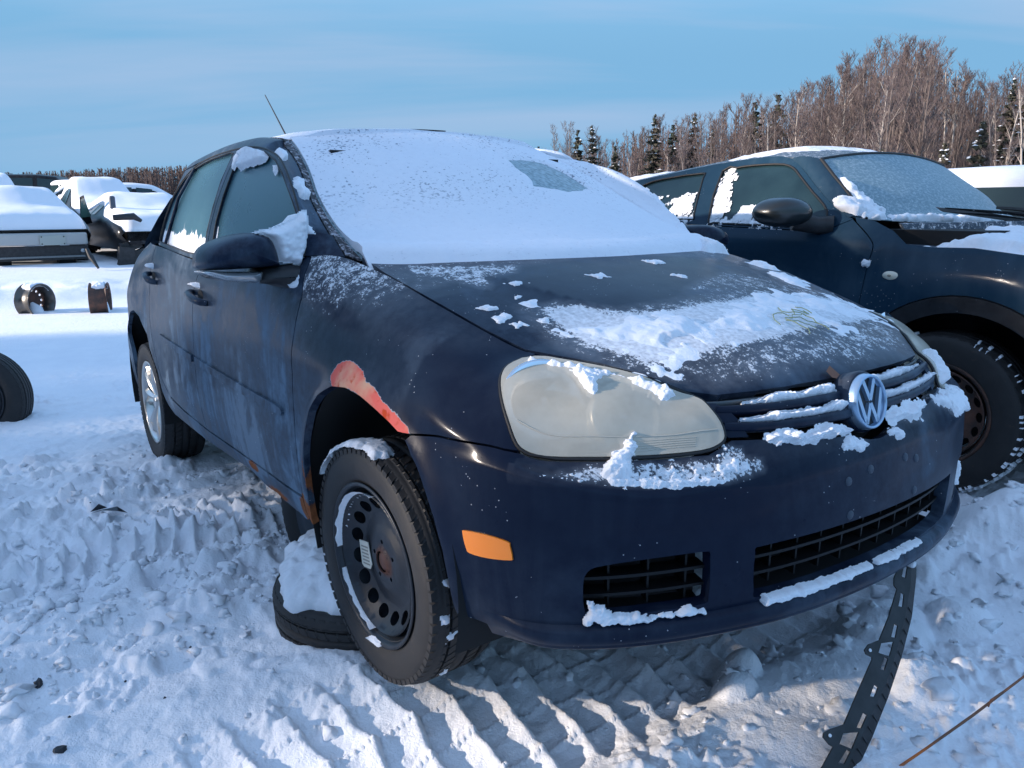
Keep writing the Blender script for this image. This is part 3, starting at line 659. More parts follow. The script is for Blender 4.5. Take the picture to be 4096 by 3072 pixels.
# lower grille: floor behind, slats and uprights
def zline(s, zz, off):
    """point on the bumper face at height zz, pushed in by off"""
    vv = np.interp(zz, [.215, .28, .42, .50], [0, 1, 2, 3]); s = np.atleast_1d(s).astype(float); vv = np.full(len(s), vv); n, _, _ = chart_n(WR, s, vv, -1); return WR(s, vv)+n*off
def slat(name, s0, s1, zz, hgt, off0, off1, m, n=36):
    ss = np.linspace(s0, s1, n); A = zline(ss, zz+hgt/2, -off0); B = zline(ss, zz-hgt/2, -off0); C_ = zline(ss, zz-hgt/2, -off1); D_ = zline(ss, zz+hgt/2, -off1)
    V = np.stack([A, B, C_, D_], 1).reshape(-1, 3); F = [(i*4+j, i*4+(j+1) % 4, (i+1)*4+(j+1) % 4, (i+1)*4+j) for i in range(n-1) for j in range(4)]
    return MB().add(V, F).build(name, m, car)
for s0, s1 in ((-3.2, 3.2), (3.95, 6.25), (-6.25, -3.95)):
    slat('grille_backing', s0-.15, s1+.15, .335, .26, .085, .095, M_VOID); slat('grille_floor', s0-.1, s1+.1, .262, .01, .012, .09, M_VOID)
    for zz in (.332, .366):
        slat('grille_slat', s0, s1, zz, .006, .022, .060, M_GRILLE)
    for k in np.arange(s0+.3, s1, .62 if abs(s1-s0) > 3 else .72):
        P_ = zline([k, k+.05], .35, 0); n, _, _ = chart_n(WR, np.array([k]), np.array([1.5]), -1)
        b = MB(); Vv = []
        for zz in (.302, .398):
            q0 = zline([k, k+.04], zz, -.030); q1 = zline([k, k+.04], zz, -.07); Vv += [q0[0], q0[1], q1[1], q1[0]]
        b.add(Vv, [(0, 1, 2, 3), (4, 7, 6, 5), (0, 4, 5, 1), (1, 5, 6, 2), (2, 6, 7, 3), (3, 7, 4, 0)]).build('grille_upright', M_GRILLE, car)
# plate bolts
for s, v in ((1.10, 2.9), (-1.18, 2.9), (1.05, 1.99), (-1.12, 1.99), (.45, 3.1), (-.75, 3.1)):
    p = wrap([s], [v])[0]; n, _, _ = chart_n(WR, np.array([s]), np.array([v]), -1); R = Vector(n[0]).to_track_quat('Z', 'Y').to_matrix()
    b = MB(); b.lathe([(0.0001, .004), (.006, .0038), (.0095, .002), (.0105, -.001)], 14, axis='z'); b.V = [tuple(R@Vector(q)+Vector(p)) for q in b.V]; b.build('plate_bolt', M_BOLT, car)
# tow hook cover seam on the left
# side marker lamp
mk = spl([(8.62, 2.15), (8.55, 2.20), (8.0, 2.22), (7.52, 2.19), (7.46, 2.12), (7.42, 1.95), (7.48, 1.90), (8.0, 1.86), (8.44, 1.86), (8.54, 1.92)], 3, True)
o = panel('side_marker', WR, mk, M_ORANGE, car, sg=-1, h=(.06, .03), off=.004, thick=.008); mirrored(o, car)
# --- headlights
hlt = spl([(8.72, 6.70), (8.75, 6.38), (8.55, 6.02), (8.19, 5.62), (7.85, 5.31), (7.60, 5.08), (7.42, 4.97), (7.2, 4.95)], 3)
hlt += spl([(6.66, 4.97), (5.59, 4.90), (4.6, 4.84), (3.95, 4.86), (3.66, 5.02), (3.56, 5.32), (3.70, 5.85), (4.02, 6.40), (4.35, 6.74), (4.75, 6.90)], 3)
hlt += [(5.8, 6.93), (6.7, 6.93), (7.6, 6.90), (8.2, 6.88), (8.5, 6.84)]
HLN = []
lens = panel('headlight', WR, hlt, M_LENS, car, sg=-1, h=(.09, .07), off=.006, thick=.02, gap=.003)
def inner(name, poly, off, m, h=(.15, .1), parent=None): return panel(name, WR, poly, m, parent, sg=-1, h=h, off=off, thick=.002, gap=.006)
def headlight_parts(parent):
    a = inner('lamp_housing', hlt, -.045, M_REFL, parent=parent)
    band = [(7.35, 5.02), (6.6, 5.02), (5.6, 4.96), (4.6, 4.90), (3.98, 4.95), (3.75, 5.25), (4.4, 5.33), (5.4, 5.37), (6.5, 5.40), (7.72, 5.38)]
    b_ = inner('reflector_band', band, -.016, M_REFL2, parent=parent)
    bb = MB()
    for k in range(5):
        vv = 5.02+.065*k; ss = np.linspace(4.2, 6.1, 14); n, _, _ = chart_n(WR, ss, ss*0+vv, -1); P_ = WR(ss, ss*0+vv)-n*.013; bb.tube([tuple(q) for q in P_], .0016, 4)
    for k in range(8):
        ss = 6.5+k*.12; P_ = WR(np.array([ss, ss]), np.array([5.05, 5.36])); n, _, _ = chart_n(WR, np.array([ss]), np.array([5.2]), -1); bb.tube([tuple(q-n[0]*.013) for q in P_], .0012, 4)
    bb.build('lens_ribs', M_REFL, parent)
    for (s, v, r) in ((7.35, 6.05, .085), (5.55, 6.0, .070)):
        p = wrap([s], [v])[0]; n, _, _ = chart_n(WR, np.array([s]), np.array([v]), -1); n = n[0]*.6+np.array([.8, -.1, .1])*.4; n /= np.linalg.norm(n)
        R = Vector(n).to_track_quat('Z', 'Y').to_matrix(); c = Vector(p-n*.030)
        q = MB(); q.lathe([(.012, -.035), (.03, -.034), (r*.75, -.018), (r, .004), (r*1.06, .003), (r*1.06, -.03)], 40, axis='z'); q.V = [tuple(R@Vector(t)+c) for t in q.V]; q.build('reflector_bowl', M_CHROME if s > 6 else M_REFL, parent)
        q = MB(); q.lathe([(.0001, .0), (.010, -.002), (.013, -.012), (.013, -.03)], 20, axis='z'); q.V = [tuple(R@Vector(t)+c) for t in q.V]; q.build('bulb', M_CHROME, parent)
headlight_parts(lens)
rb = MB()
def lensline(ss, vv, r): n_, _, _ = chart_n(WR, ss, vv, -1); rb.tube([tuple(q) for q in WR(ss, vv)+n_*.0062], r, 5)
ss = np.linspace(7.70, 3.72, 40); lensline(ss, np.interp(ss, [3.72, 4.4, 7.7], [5.55, 5.42, 5.42]), .0016)
for k in range(5): ss = np.linspace(4.05, 5.2, 12); lensline(ss, 5.02+.07*k+0*ss, .0011)
rb.build('lens_moulding', mat('lens_edge', (.47, .44, .37), .4), lens)
lensL = mirrored(lens, car)
for ch in list(lens.children):
    mirrored(ch, lensL)
# dark seal around headlight
n, _, _ = chart_n(WR, np.array([p[0] for p in hlt]), np.array([p[1] for p in hlt]), -1); P_ = wrap([p[0] for p in hlt], [p[1] for p in hlt])+n*.001
sl = MB().tube([tuple(q) for q in P_]+[tuple(P_[0])], .0042, 6).build('headlight_seal', M_SEAL, car); mirrored(sl, car)
# --- upper grille
gv = [(3.47, 5.30), (2.99, 5.30), (2.38, 5.16), (1.49, 5.05), (.8, 4.98), (.55, 4.72), (.3, 4.57), (0, 4.5)]
gt = [(0, 6.97), (3.7, 6.97), (4.3, 6.97), (4.2, 6.62), (3.85, 6.2), (3.58, 5.8), (3.45, 5.4)]
gpoly = mirror_poly([(0, 4.4)]+gv[::-1][1:]+gt[::-1][:-1]+[(0, 6.97)])
inner('grille_backing', gpoly, -.055, M_VOID, parent=car)
for vc, hv, e in ((6.40, .30, 3.85), (5.68, .30, 3.60)):
    for sg_ in (1, -1):
        ss = np.linspace(.35, e, 40); prof = [(vc+hv*.62, -.040), (vc+hv*.55, -.006), (vc+hv*.2, .002), (vc-hv*.5, -.002), (vc-hv*.65, -.014), (vc-hv*.5, -.045)]
        o = strip('grille_bar', WR, ss*sg_, prof, M_PAINT); weather(o)
for sg_ in (1, -1):   # solid ends beside the headlights
    o = wpanel('grille_surround', WR, [(sg_*a, b) for a, b in [(3.47, 5.25), (3.1, 5.28), (3.3, 5.9), (3.55, 6.35), (3.95, 6.75), (4.35, 6.78), (4.02, 6.44), (3.68, 5.85), (3.53, 5.35)]], M_PAINT, sg=-1, h=(.1, .1), off=-.006)
    ss = np.linspace(.3, 4.3, 40)
    strip('grille_chrome_strip', WR, ss*sg_, [(6.93, -.03), (6.9, -.012), (6.80, -.010), (6.76, -.03)], M_DASH)
# badge
BS = .87
bc = Vector((.858, -.006, .643)); bn = Vector((1, 0, .16)).normalized(); RB_ = bn.to_track_quat('Z', 'X').to_matrix(); bx = Vector((0, 1, 0)); by = bn.cross(bx).normalized()
if by.z < 0: by = -by
def bfr(a, b, c): return tuple(bc+bx*a*BS+by*b*BS+bn*c)
badge = MB(); V0 = []
badge.lathe([(.0001, -.006), (.060, -.006), (.0612, .004), (.0625, .008), (.0655, .0095), (.069, .007), (.0715, -.002), (.0735, -.018), (.073, -.05)], 64, axis='z')
badge.V = [bfr(a, b, c) for a, b, c in badge.V]; emb = badge.build('badge_ring', M_BADGE, car)
q = MB(); q.lathe([(.0001, -.004), (.0605, -.004)], 40, axis='z'); q.V = [bfr(a, b, c) for a, b, c in q.V]; q.build('badge_field', M_BLK, emb)
def bar2(a, b, wd):
    a = Vector((*a, 0)); b = Vector((*b, 0)); d = (b-a).normalized(); n = Vector((-d.y, d.x, 0))*wd/2; return [(a+n)[:2], (b+n)[:2], (b-n)[:2], (a-n)[:2]]
lw = .0122; q = MB()
for s in (1, -1):
    for pts in (bar2((s*.0245, .0560), (0, .0045), lw), bar2((s*.0530, .0300), (s*.0235, -.0535), lw), bar2((s*.0235, -.0535), (0, -.0045), lw)):
        q.prism(pts, -.004, .0045+.0002*s, fn=bfr)
q.build('badge_letters', M_BADGE, emb)
nb = MB(); nb.lathe([(.074, -.055), (.080, -.02), (.078, -.012), (.074, -.010)], 48, axis='z'); nb.V = [bfr(a, b, c) for a, b, c in nb.V]; o = nb.build('badge_collar', M_PAINT, car); weather(o)
# --- hood
hs_ = np.array(SEAM[:13]); hh = [(.797, 0), (.795, .10), (.788, .20), (.776, .29), (.754, .385)]+[(a, b) for a, b, c in SEAM[5:13]]+[(-.25, .688)]
hh = [(x, y) for x, y in hh]; rear = [(-.19, .60), (-.12, .45), (-.06, .28), (-.02, .12), (-.012, 0)]
hf = hh+rear
hpoly = [(x, -y) for x, y in hf]+[(x, y) for x, y in reversed(hf[1:-1])]
hoodp = wpanel('hood', HD, hpoly, M_PAINT, sg=1, h=(.016, .016), thick=.022, gap=.0022)
co = np.zeros(len(hoodp.data.vertices)*3); hoodp.data.vertices.foreach_get('co', co); co = co.reshape(-1, 3); P2 = co[:, :2]
S1 = np.array([1, 1.])
fr = .10+0*P2[:, 0]
fr = np.maximum(fr, .62*soft(TR['hood_right'], P2, S1, .09)); fr = np.maximum(fr, .66*soft(TR['hood_front'], P2, S1, .05))
hsn = np.array(TR['hood_snow']).copy(); hsn = [(a, min(b, .66)) for a, b in hsn]
fr = np.maximum(fr, 1.15*soft(hsn, P2, S1, .05)); fr = np.maximum(fr, .62*smoothstep(-.10, .02, -dist_poly(np.array(hsn), P2)+.02)); fr = np.maximum(fr, .75*soft(TR['hood_streak'], P2, S1, .03))
fr = np.maximum(fr, .45*smoothstep(.0, .45, P2[:, 1])); fr = np.maximum(fr, .50*smoothstep(.06, -.02, P2[:, 0]-.1*np.abs(P2[:, 1])))
fr = fr*(1-.85*soft(TR['hood_clear'], P2, S1, .03)); setattr_(hoodp, 'frost', fr); setattr_(hoodp, 'dirt', .26*(1-.75*soft(TR['hood_clear'], P2, S1, .04)))
# --- fenders
fp = [(13.5, 7.0), (13.27, 6.23), (13.06, 5.75), (13.08, 5.45), (13.07, 5.08), (13.06, 4.20), (13.10, 2.57), (13.11, 1.92), (13.14, 1.32), (13.16, .45)]
fp += [(12.74, .45), (12.735, .79), (12.71, 1.58), (12.65, 2.23), (12.58, 2.66), (12.46, 3.20), (12.15, 3.94), (11.75, 4.45), (11.43, 4.59), (11.13, 4.52), (10.78, 4.28), (10.47, 4.06), (10.30, 3.90), (10.12, 3.93)]
fp += [(10.06, 3.96), (9.29, 4.27), (8.45, 4.53), (7.75, 4.74), (7.42, 4.92), (7.60, 5.08), (7.85, 5.31), (8.19, 5.62), (8.55, 6.02), (8.75, 6.38), (8.75, 6.70), (8.60, 6.98), (8.9, 7.0), (10, 7), (12, 7), (13, 7)]
fender = wpanel('front_fender', WR, fp, M_PAINT, sg=-1, h=(.075, .075), thick=.02)
def wrap_inv_near(co):
    """chart coordinates of vertices: nearest on a dense chart grid"""
    A, B = np.meshgrid(np.arange(7, 14.01, .05), np.arange(0, 7.01, .05), indexing='ij'); G_ = wrap(A.ravel(), B.ravel())
    r = np.zeros((len(co), 2)); 
    for i in range(0, len(co), 400):
        d = ((co[i:i+400, None]-G_[None])**2).sum(2); j = d.argmin(1); r[i:i+400, 0] = A.ravel()[j]; r[i:i+400, 1] = B.ravel()[j]
    return r
fenderL = mirrored(fender, car)
co = np.zeros(len(fender.data.vertices)*3); fender.data.vertices.foreach_get('co', co); co = co.reshape(-1, 3)
# primer patch in the x-z plane of the flank
pr = wrap([p[0] for p in TR['primer']], [p[1] for p in TR['primer']])[:, [0, 2]]
pv = soft(pr, co[:, [0, 2]], S1, .022); setattr_(fender, 'primer', np.where(pv > .001, .02+pv*.98, 0))
fr = .12+.42*smoothstep(.80, .93, co[:, 2])*smoothstep(.25, -.15, co[:, 0])+.16*smoothstep(.72, .82, co[:, 2]); setattr_(fender, 'frost', fr)
# --- doors, quarter panel, sill
fd = [(13.5, 7.0), (13.27, 6.23), (13.06, 5.75), (13.08, 5.45), (13.07, 5.08), (13.06, 4.20), (13.10, 2.57), (13.11, 1.92), (13.14, 1.22)]
fd += [(13.7, 1.2), (14.4, 1.16), (15, 1.08), (16.02, 1.05), (16.05, 2.5), (16.03, 4), (16.02, 5.5), (15.9, 6.4), (15.84, 7.0)]
rd = [(15.84, 7.0), (15.9, 6.4), (16.02, 5.5), (16.03, 4), (16.05, 2.5), (16.02, 1.05), (16.6, 1.2), (17.0, 1.42), (17.25, 1.9), (17.45, 2.6), (17.62, 3.4), (17.66, 4.2), (17.60, 5), (17.52, 6), (17.42, 7.0)]
qp = [(17.42, 7.0), (17.52, 6), (17.60, 5), (17.66, 4.2), (17.62, 3.4), (17.45, 2.6), (17.25, 1.9), (17.0, 1.42), (17.1, .2), (17.35, .4), (17.42, 1.3)]
ra = [(17.42, 1.4), (17.46, 2.07), (17.76, 2.83), (17.92, 3.38), (18.29, 4.0), (18.60, 4.17), (19.0, 3.98), (19.25, 3.5), (19.45, 2.6), (19.5, 1.6), (19.5, .6)]
qp = qp[:-2]+ra+[(20, .4), (21, .4), (22, .4), (24, .4), (24, 7), (22, 7), (20, 7), (19, 7)]
door = wpanel('front_door', WR, fd, M_PAINT, sg=-1, h=(.1, .1), thick=.02)
rdoor = wpanel('rear_door', WR, rd, M_PAINT, sg=-1, h=(.1, .1), thick=.02)
quart = wpanel('quarter_panel', WR, qp, M_PAINT, sg=-1, h=(.12, .12), thick=.02)
sp_ = [(13.16, 1.18), (13.7, 1.16), (14.4, 1.12), (15, 1.04), (16.02, 1.01), (16.6, 1.15), (17.0, 1.36), (17.1, .9), (17.15, .3), (16.3, -.02), (15.6, .12), (15.1, .35), (15.0, .18), (14.7, -.1), (14.5, .10), (14.2, -.15), (13.9, .05), (13.6, -.05), (13.3, .1), (13.16, .3)]
sill = wpanel('sill', WR, sp_, M_PAINT, sg=-1, h=(.09, .09), thick=.02)
for o in (door, rdoor, quart, sill): mirrored(o, car)
st = [(17.0, 3.79), (16.13, 3.53), (15.34, 3.31), (14.6, 3.13), (13.95, 3.03), (13.72, 2.99), (13.64, 2.90), (13.70, 2.80), (14.08, 2.79), (14.63, 2.86), (15.36, 3.02), (16.15, 3.24), (16.95, 3.44)]
for a, b_ in ((13.5, 15.98), (16.06, 17.1)):
    pts = [p for p in st if a <= p[0] <= b_]
    if a < 14: pts = [(15.98, 3.48)]+[p for p in st[2:12] if p[0] < 15.98]+[(15.98, 3.19)]
    else: pts = [(17.0, 3.79), (16.07, 3.51), (16.07, 3.22), (16.15, 3.24), (16.95, 3.44)]
    o = panel('door_moulding', WR, pts, M_PAINT, door if a < 14 else rdoor, sg=-1, h=(.1, .05), off=.009, thick=.010); weather(o)
# handles
def handle(s0, s1, v0, v1, par):
    b = MB(); a = wrap([s0], [v0])[0]; c = wrap([s1], [v1])[0]; n = np.array([0, -1, .12])
    pts = []; rr = []
    for t, of, r in ((0, .0, .010), (.06, .018, .013), (.2, .030, .014), (.5, .034, .0145), (.8, .030, .014), (.94, .018, .013), (1, .0, .010)):
        pts.append(tuple(a+(c-a)*t+n*of)); rr.append(r)
    b.tube(pts, rr, 10); o = b.build('door_handle', M_PAINT, par); weather(o)
    q = MB(); m_ = (a+c)/2; q.lathe([(.0001, .0), (.022, .001), (.034, .004)], 20, c=(0, 0, 0), axis='y'); q.V = [(p[0]*1.2+m_[0], m_[1]-.0035+p[1], p[2]*.85+m_[2]) for p in q.V]; q.build('handle_recess', M_VOID, o)
    return o
h1 = handle(16.0, 15.62, 5.62, 5.40, door); h2 = handle(17.50, 17.10, 5.70, 5.52, rdoor)
for h_, s, v in ((h1, 15.93, 5.75), (h2, 17.42, 5.85)):
    snow_on('handle_snow', WR, [(s-.10, v), (s+.06, v+.02), (s+.03, v+.22), (s-.07, v+.2)], -1, M_SNOW, h_, (.012, .012), .03, .012, 3, .3, 60)
# --- side glass, frames, pillars
FL = [(-.402, .992), (-.42, 1.05), (-.481, 1.120), (-.575, 1.196), (-.685, 1.264), (-.80, 1.3135), (-.959, 1.3525), (-1.136, 1.379), (-1.32, 1.392), (-1.499, 1.3985), (-1.70, 1.400), (-1.84, 1.393), (-1.95, 1.376), (-2.03, 1.345), (-2.09, 1.29), (-2.13, 1.22), (-2.16, 1.14), (-2.185, 1.058)]
BL = [(-2.12, 1.049), (-1.9, 1.03), (-1.6, 1.0), (-1.302, .980), (-1.0, .976), (-.7, .977), (-.5, .985)]
g1 = [(-1.264, 1.3686), (-1.247, 1.304), (-1.2415, 1.212), (-1.2435, 1.12), (-1.24, 1.036), (-1.255, .988), (-1.0, .984), (-.7, .984), (-.53, .990), (-.47, 1.01), (-.462, 1.04), (-.487, 1.106), (-.5465, 1.153), (-.6915, 1.246), (-.80, 1.2976), (-.943, 1.3406), (-1.115, 1.366)]
g2 = [(-1.357, 1.3785), (-1.352, 1.276), (-1.338, 1.177), (-1.34, 1.086), (-1.336, 1.0), (-1.6, 1.012), (-1.9, 1.040), (-2.16, 1.066), (-2.137, 1.177), (-2.10, 1.265), (-2.038, 1.33), (-1.924, 1.3725), (-1.80, 1.384), (-1.695, 1.3898), (-1.422, 1.389)]
FLs = spl(FL, 4); frame_poly = FLs+[(-2.12, 1.046), (-1.9, 1.022), (-1.6, .995), (-1.302, .974), (-1.0, .968), (-.7, .968), (-.5, .976)]
# frames of the two doors, split at the B pillar
seamx = -1.30
f1 = [p for p in FLs if p[0] > seamx-.002]+[(seamx, 1.392), (seamx, .974), (-1.0, .968), (-.7, .968), (-.5, .976)]
f2 = [(seamx-.004, 1.392)]+[p for p in FLs if p[0] < seamx-.004]+[(-2.12, 1.046), (-1.9, 1.022), (-1.6, .995), (seamx-.004, .974)]
for pl, gl, par in ((f1, g1, door), (f2, g2, rdoor)):
    o = panel('window_frame', GR, pl, M_PAINT, par, sg=1, holes=[gl], h=(.03, .03), thick=.015, gap=.001); weather(o); fo = o
    gz = panel('side_window', GR, gl, M_GLASS, par, sg=1, h=(.025, .025), off=-.010, gap=-.004, thick=.003, rim=False)
    c_ = np.zeros(len(gz.data.vertices)*3); gz.data.vertices.foreach_get('co', c_); c_ = c_.reshape(-1, 3); x, y, z = c_.T
    if gl is g2:
        low = smoothstep(1.17, 1.04, z-(-1.3-x)*.03); fr = .95*smoothstep(1.075, 1.035, z+(x+1.34)*.06)+.55*low*smoothstep(-1.35, -1.6, x)+.25*smoothstep(1.25, 1.1, z)
        fr = np.maximum(fr, .6*smoothstep(-1.95, -2.1, x)*smoothstep(1.2, 1.1, z))
    else: fr = .7*smoothstep(-1.17, -1.235, x)*smoothstep(1.16, 1.05, z)+.4*smoothstep(-1.2, -1.24, x)
    attr(gz.data, 'frost', fr)
    sl = [(p[0], p[1]) for p in gl]; G3 = green([p[0] for p in sl], [p[1] for p in sl]); G3[:, 1] += .001
    MB().tube([tuple(q) for q in G3]+[tuple(G3[0])], .0032, 6).build('window_seal', M_SEAL, par)
# divider bar in the rear window
bb = MB(); q = green([-1.924, -1.985, -2.005], [1.372, 1.25, 1.052]); weather(bb.tube([tuple(p+[0, -.001, 0]) for p in q], .008, 6).build('window_divider', M_PAINT, rdoor)); bb_=None
# outer rail seal (dark line between frame and rail)
q = green([p[0] for p in FLs], [p[1] for p in FLs]); MB().tube([tuple(p+[0, -.0005, 0]) for p in q], .0036, 6).build('door_frame_seal', M_SEAL, car)
# A pillar + roof rail strip, C pillar
def U_(t):   # 0..1 : windscreen edge then roof edge
    t = np.atleast_1d(t); a = wsedge(np.clip(t/.42, 0, 1))*[1, -1, 1]; x = -1.074-(t-.42)/.58*1.83; b = np.stack([x, -roof_hw(x), roof_z(x)-.043], 1); return np.where((t <= .42)[:, None], a, b)
_fl = np.array([(-.402, .992), (-.42, 1.05), (-.481, 1.12), (-.575, 1.196), (-.685, 1.264), (-.80, 1.3135), (-.959, 1.3525), (-1.136, 1.379), (-1.32, 1.392), (-1.6, 1.401), (-1.9, 1.396), (-2.2, 1.38), (-2.5, 1.355), (-2.75, 1.325), (-2.86, 1.31)])
def L_(t):
    t = np.atleast_1d(t); k = np.interp(t, [0, .42, 1], [0, 6.2, 14]); p = _cr(_fl, k); return green(p[:, 0], p[:, 1])
def rail(t, w_):
    t = np.atleast_1d(np.asarray(t, float)); w_ = np.atleast_1d(np.asarray(w_, float)); a = U_(t); b = L_(t); q = a+(b-a)*w_[:, None]
    n = np.cross(b-a, U_(t+.01)-U_(t-.01)); n /= (np.linalg.norm(n, axis=1)[:, None]+1e-9); n *= np.sign(-n[:, 1])[:, None]
    return q+n*((.008+.014*smoothstep(.36, .5, t))*4*w_*(1-w_))[:, None]
o = panel('pillar_and_roof_rail', rail, [(0, .24), (.42, .24), (.5, .10), (.6, .02), (1, .02), (1, .985), (.42, .985), (0, .985)], M_PAINT, car, sg=1, h=(.012, .09), thick=.01, gap=0); weather(o)
if o.data.vertices: pass
o2 = panel('pillar_trim', rail, [(0, -.02), (.42, -.02), (.5, -.0), (.5, .08), (.42, .22), (0, .22)], M_TRIM, car, sg=1, h=(.012, .06), off=.004, thick=.01, gap=0)
cp = [(-1.9, 1.388), (-1.95, 1.376), (-2.03, 1.345), (-2.09, 1.29), (-2.13, 1.22), (-2.16, 1.14), (-2.185, 1.06), (-2.12, 1.046), (-2.4, 1.058), (-2.7, 1.072), (-2.83, 1.072), (-2.86, 1.2), (-2.86, 1.30), (-2.75, 1.322), (-2.5, 1.352), (-2.2, 1.377)]
o3 = panel('rear_pillar', GR, cp, M_PAINT, car, sg=1, h=(.04, .04), thick=.01, gap=0); weather(o3)
for q in (o, o2, o3): mirrored(q, car)
for nm in ('window_frame', 'side_window', 'window_seal'):
    for q in [c for p in (door, rdoor) for c in p.children if c.name.split('.')[0] == nm]: mirrored(q, q.parent)
# roof and windscreen
RFf = lambda a, b: roof(a, b)
xs = np.linspace(-1.06, -2.86, 14); rp = [(x, -float(roof_hw(x))) for x in xs]+[(x, float(roof_hw(x))) for x in xs[::-1]]+[(-1.0, .4), (-.975, .2), (-.97, 0), (-.975, -.2), (-1.0, -.4)]
rf = panel('roof_panel', RFf, rp, M_PAINT, car, sg=-1 if False else 1, h=(.05, .05), thick=.01, gap=0); weather(rf)
wsp = panel('windscreen', lambda a, b: ws(a, b), [(-1, 0), (1, 0), (1, 1), (-1, 1)], M_WICE, car, sg=1, h=(.05, .05), thick=.006, gap=0)
# snow on windscreen: leaves a clear patch
clr = np.array(TR['ws_clear'])
def wsnow(P3, V2):
    u, v = V2.T; S = np.array([.62, .9]); d = dist_poly(clr*S, V2*S); d = np.where(inside(clr, V2), -d, d)
    n1 = fbm(P3, 14, 4, 3); n2 = fbm(P3, 60, 3, 8); ed = np.minimum((1-np.abs(u))*.62+.012, 99)
    base = .009+.016*smoothstep(.34, .0, v+.08*(n1-.5))+.012*smoothstep(.12, .03, v+.05*(n1-.5))+.0022*(n1-.5)+.0008*(n2-.5)+.003*(fbm(P3*[3, .6, 3], 9, 3, 66)-.5)*smoothstep(.45, .1, v)
    # pitting
    pit = smoothstep(.62, .74, fbm(P3*[1, .6, 1], 110, 2, 21))*smoothstep(.1, .35, v)*.0018*(fbm(P3, 6, 2, 4) > .42)
    h_ = base-pit
    k = smoothstep(-.006, .022, d+.03*(n1-.5)); return h_*k-.004*(1-k)
def wsx(u, v):
    v = np.atleast_1d(np.asarray(v, float)); u = np.atleast_1d(np.asarray(u, float)); q = ws(u, np.maximum(v, 0)); dn = np.minimum(v, 0); q = q.copy(); q[:, 0] -= dn*.35; q[:, 2] += dn*.40; return q
sn = obj('windscreen_snow', panel_mesh('windscreen_snow', wsx, [(-.985, -.14), (.985, -.14), (.985, 1.03), (-.985, 1.03)], sg=1, h=(.009, .008), gap=0, disp=wsnow, thick=.03, off=.001), None, car)
def b_wsnow(nt, p):
    b = NB(nt); v = b.coord('Object'); n1 = b.noise(v, 40, 6, .6); x, y, z = b.sep(v)
    pit = b.noise(b.mapping(v, (95, 75, 95)), 1, 3, .55); area = b.noise(v, 3.2, 3); th = b.math('ADD', .625, b.math('MULTIPLY', b.math('SUBTRACT', .5, area), .35))
    up = b.ramp(z, (1.08, 0.), (1.25, 1.)); mk_ = b.math('MULTIPLY', b.math('MULTIPLY', b.math('SUBTRACT', pit, th), 14, clamp=True), b.math('ADD', .15, b.math('MULTIPLY', b.ramp(b.math('SUBTRACT', z, .5), (.6, 0.), (.75, 1.)), .75)))
    b.link(b.mix(mk_, b.mix(n1, (.78, .79, .85), (.86, .87, .91)), (.20, .23, .29)), p.inputs['Base Color']); b.bump(b.math('SUBTRACT', n1, mk_), .5, .004, p); p.inputs['Roughness'].default_value = .8; p.inputs['Specular IOR Level'].default_value = .2
M_WSNOW = mat('pitted_snow', SNOWC, .8, build=b_wsnow); sn.data.materials.append(M_WSNOW)
def rsnow(P3, V2): n1 = fbm(P3, 9, 4, 31); n2 = fbm(P3, 50, 3, 8); t = np.abs(P3[:, 1])/.56; return .004+.018*smoothstep(1.02, .80, t+.15*(n1-.5))*(.6+.6*n1)+.002*(n2-.5)
sr = obj('roof_snow', panel_mesh('roof_snow', RFf, [(a, b*.995) for a, b in rp], sg=1, h=(.022, .022), gap=0, disp=rsnow, thick=.02), M_WSNOW, car)
RLs = lambda t, w_: rail(t, w_)*np.array([1, -1, 1])
snow_on('pillar_snow', RLs, [(-.02, -.06), (.44, -.06), (.60, .0), (.55, 1.0), (.42, 1.04), (.2, 1.04), (-.02, 1.02)], -1, M_WSNOW, car, (.006, .05), .010, .03, 37, .30, 20, off=.002)
# gap line at the screen header
hd = MB(); q = ws(np.linspace(-.28, .06, 14), np.full(14, 1.035)); n1 = chart_n(lambda a, b: ws(a, b), np.linspace(-.28, .06, 14), np.full(14, 1.035), 1)[0]; hd.tube([tuple(p) for p in q+n1*.012], .004, 5).build('header_seal', M_SEAL, car)
# cowl behind the hood
cw = MB(); ys = np.linspace(-.66, .66, 30); A_ = [(float(ws([y_/.69], [0])[0][0])-.0, y_, .955-.02*(1-(y_/.66)**2)) for y_ in ys]; B_ = [(a[0]+.10, a[1], a[2]-.03) for a in A_]
cw.add(A_+B_, [(i, i+1, 31+i, 30+i) for i in range(29)]).build('cowl_panel', M_BLK, car)
# inner shells that keep the body dark inside
def shell(name, f, A, B, off, m=M_VOID):
    A2, B2 = np.meshgrid(A, B, indexing='ij'); n, _, _ = chart_n(f, A2.ravel(), B2.ravel(), -1); V = f(A2.ravel(), B2.ravel())+n*off; na, nb_ = A2.shape; i = np.arange(na*nb_).reshape(na, nb_)
    Q = np.stack([i[:-1, :-1], i[1:, :-1], i[1:, 1:], i[:-1, 1:]], -1).reshape(-1, 4); return obj(name, mesh(name, V, Q), m, car)
for sg_ in (1, -1):
    shell('inner_panel', WR, sg_*np.linspace(13.0, 17.2, 20), np.linspace(.8, 7, 14), -.024)
    shell('inner_panel', WR, sg_*np.linspace(7.6, 12.9, 26), np.linspace(5.0, 7, 8), -.024)
ib = MB(); ib.box((.40, 0, .57), (.50, 1.05, .26)); ib.box((-1.35, 0, .62), (1.9, 1.45, .62)); ib.box((-1.6, 0, 1.12), (1.5, 1.0, .45)); ib.box((-.05, 0, .55), (.62, .9, .55)); ib.box((-2.65, 0, .72), (.8, 1.1, .60)); ib.build('dark_filler', M_VOID, car)  # dark boxes added inside the body to block light
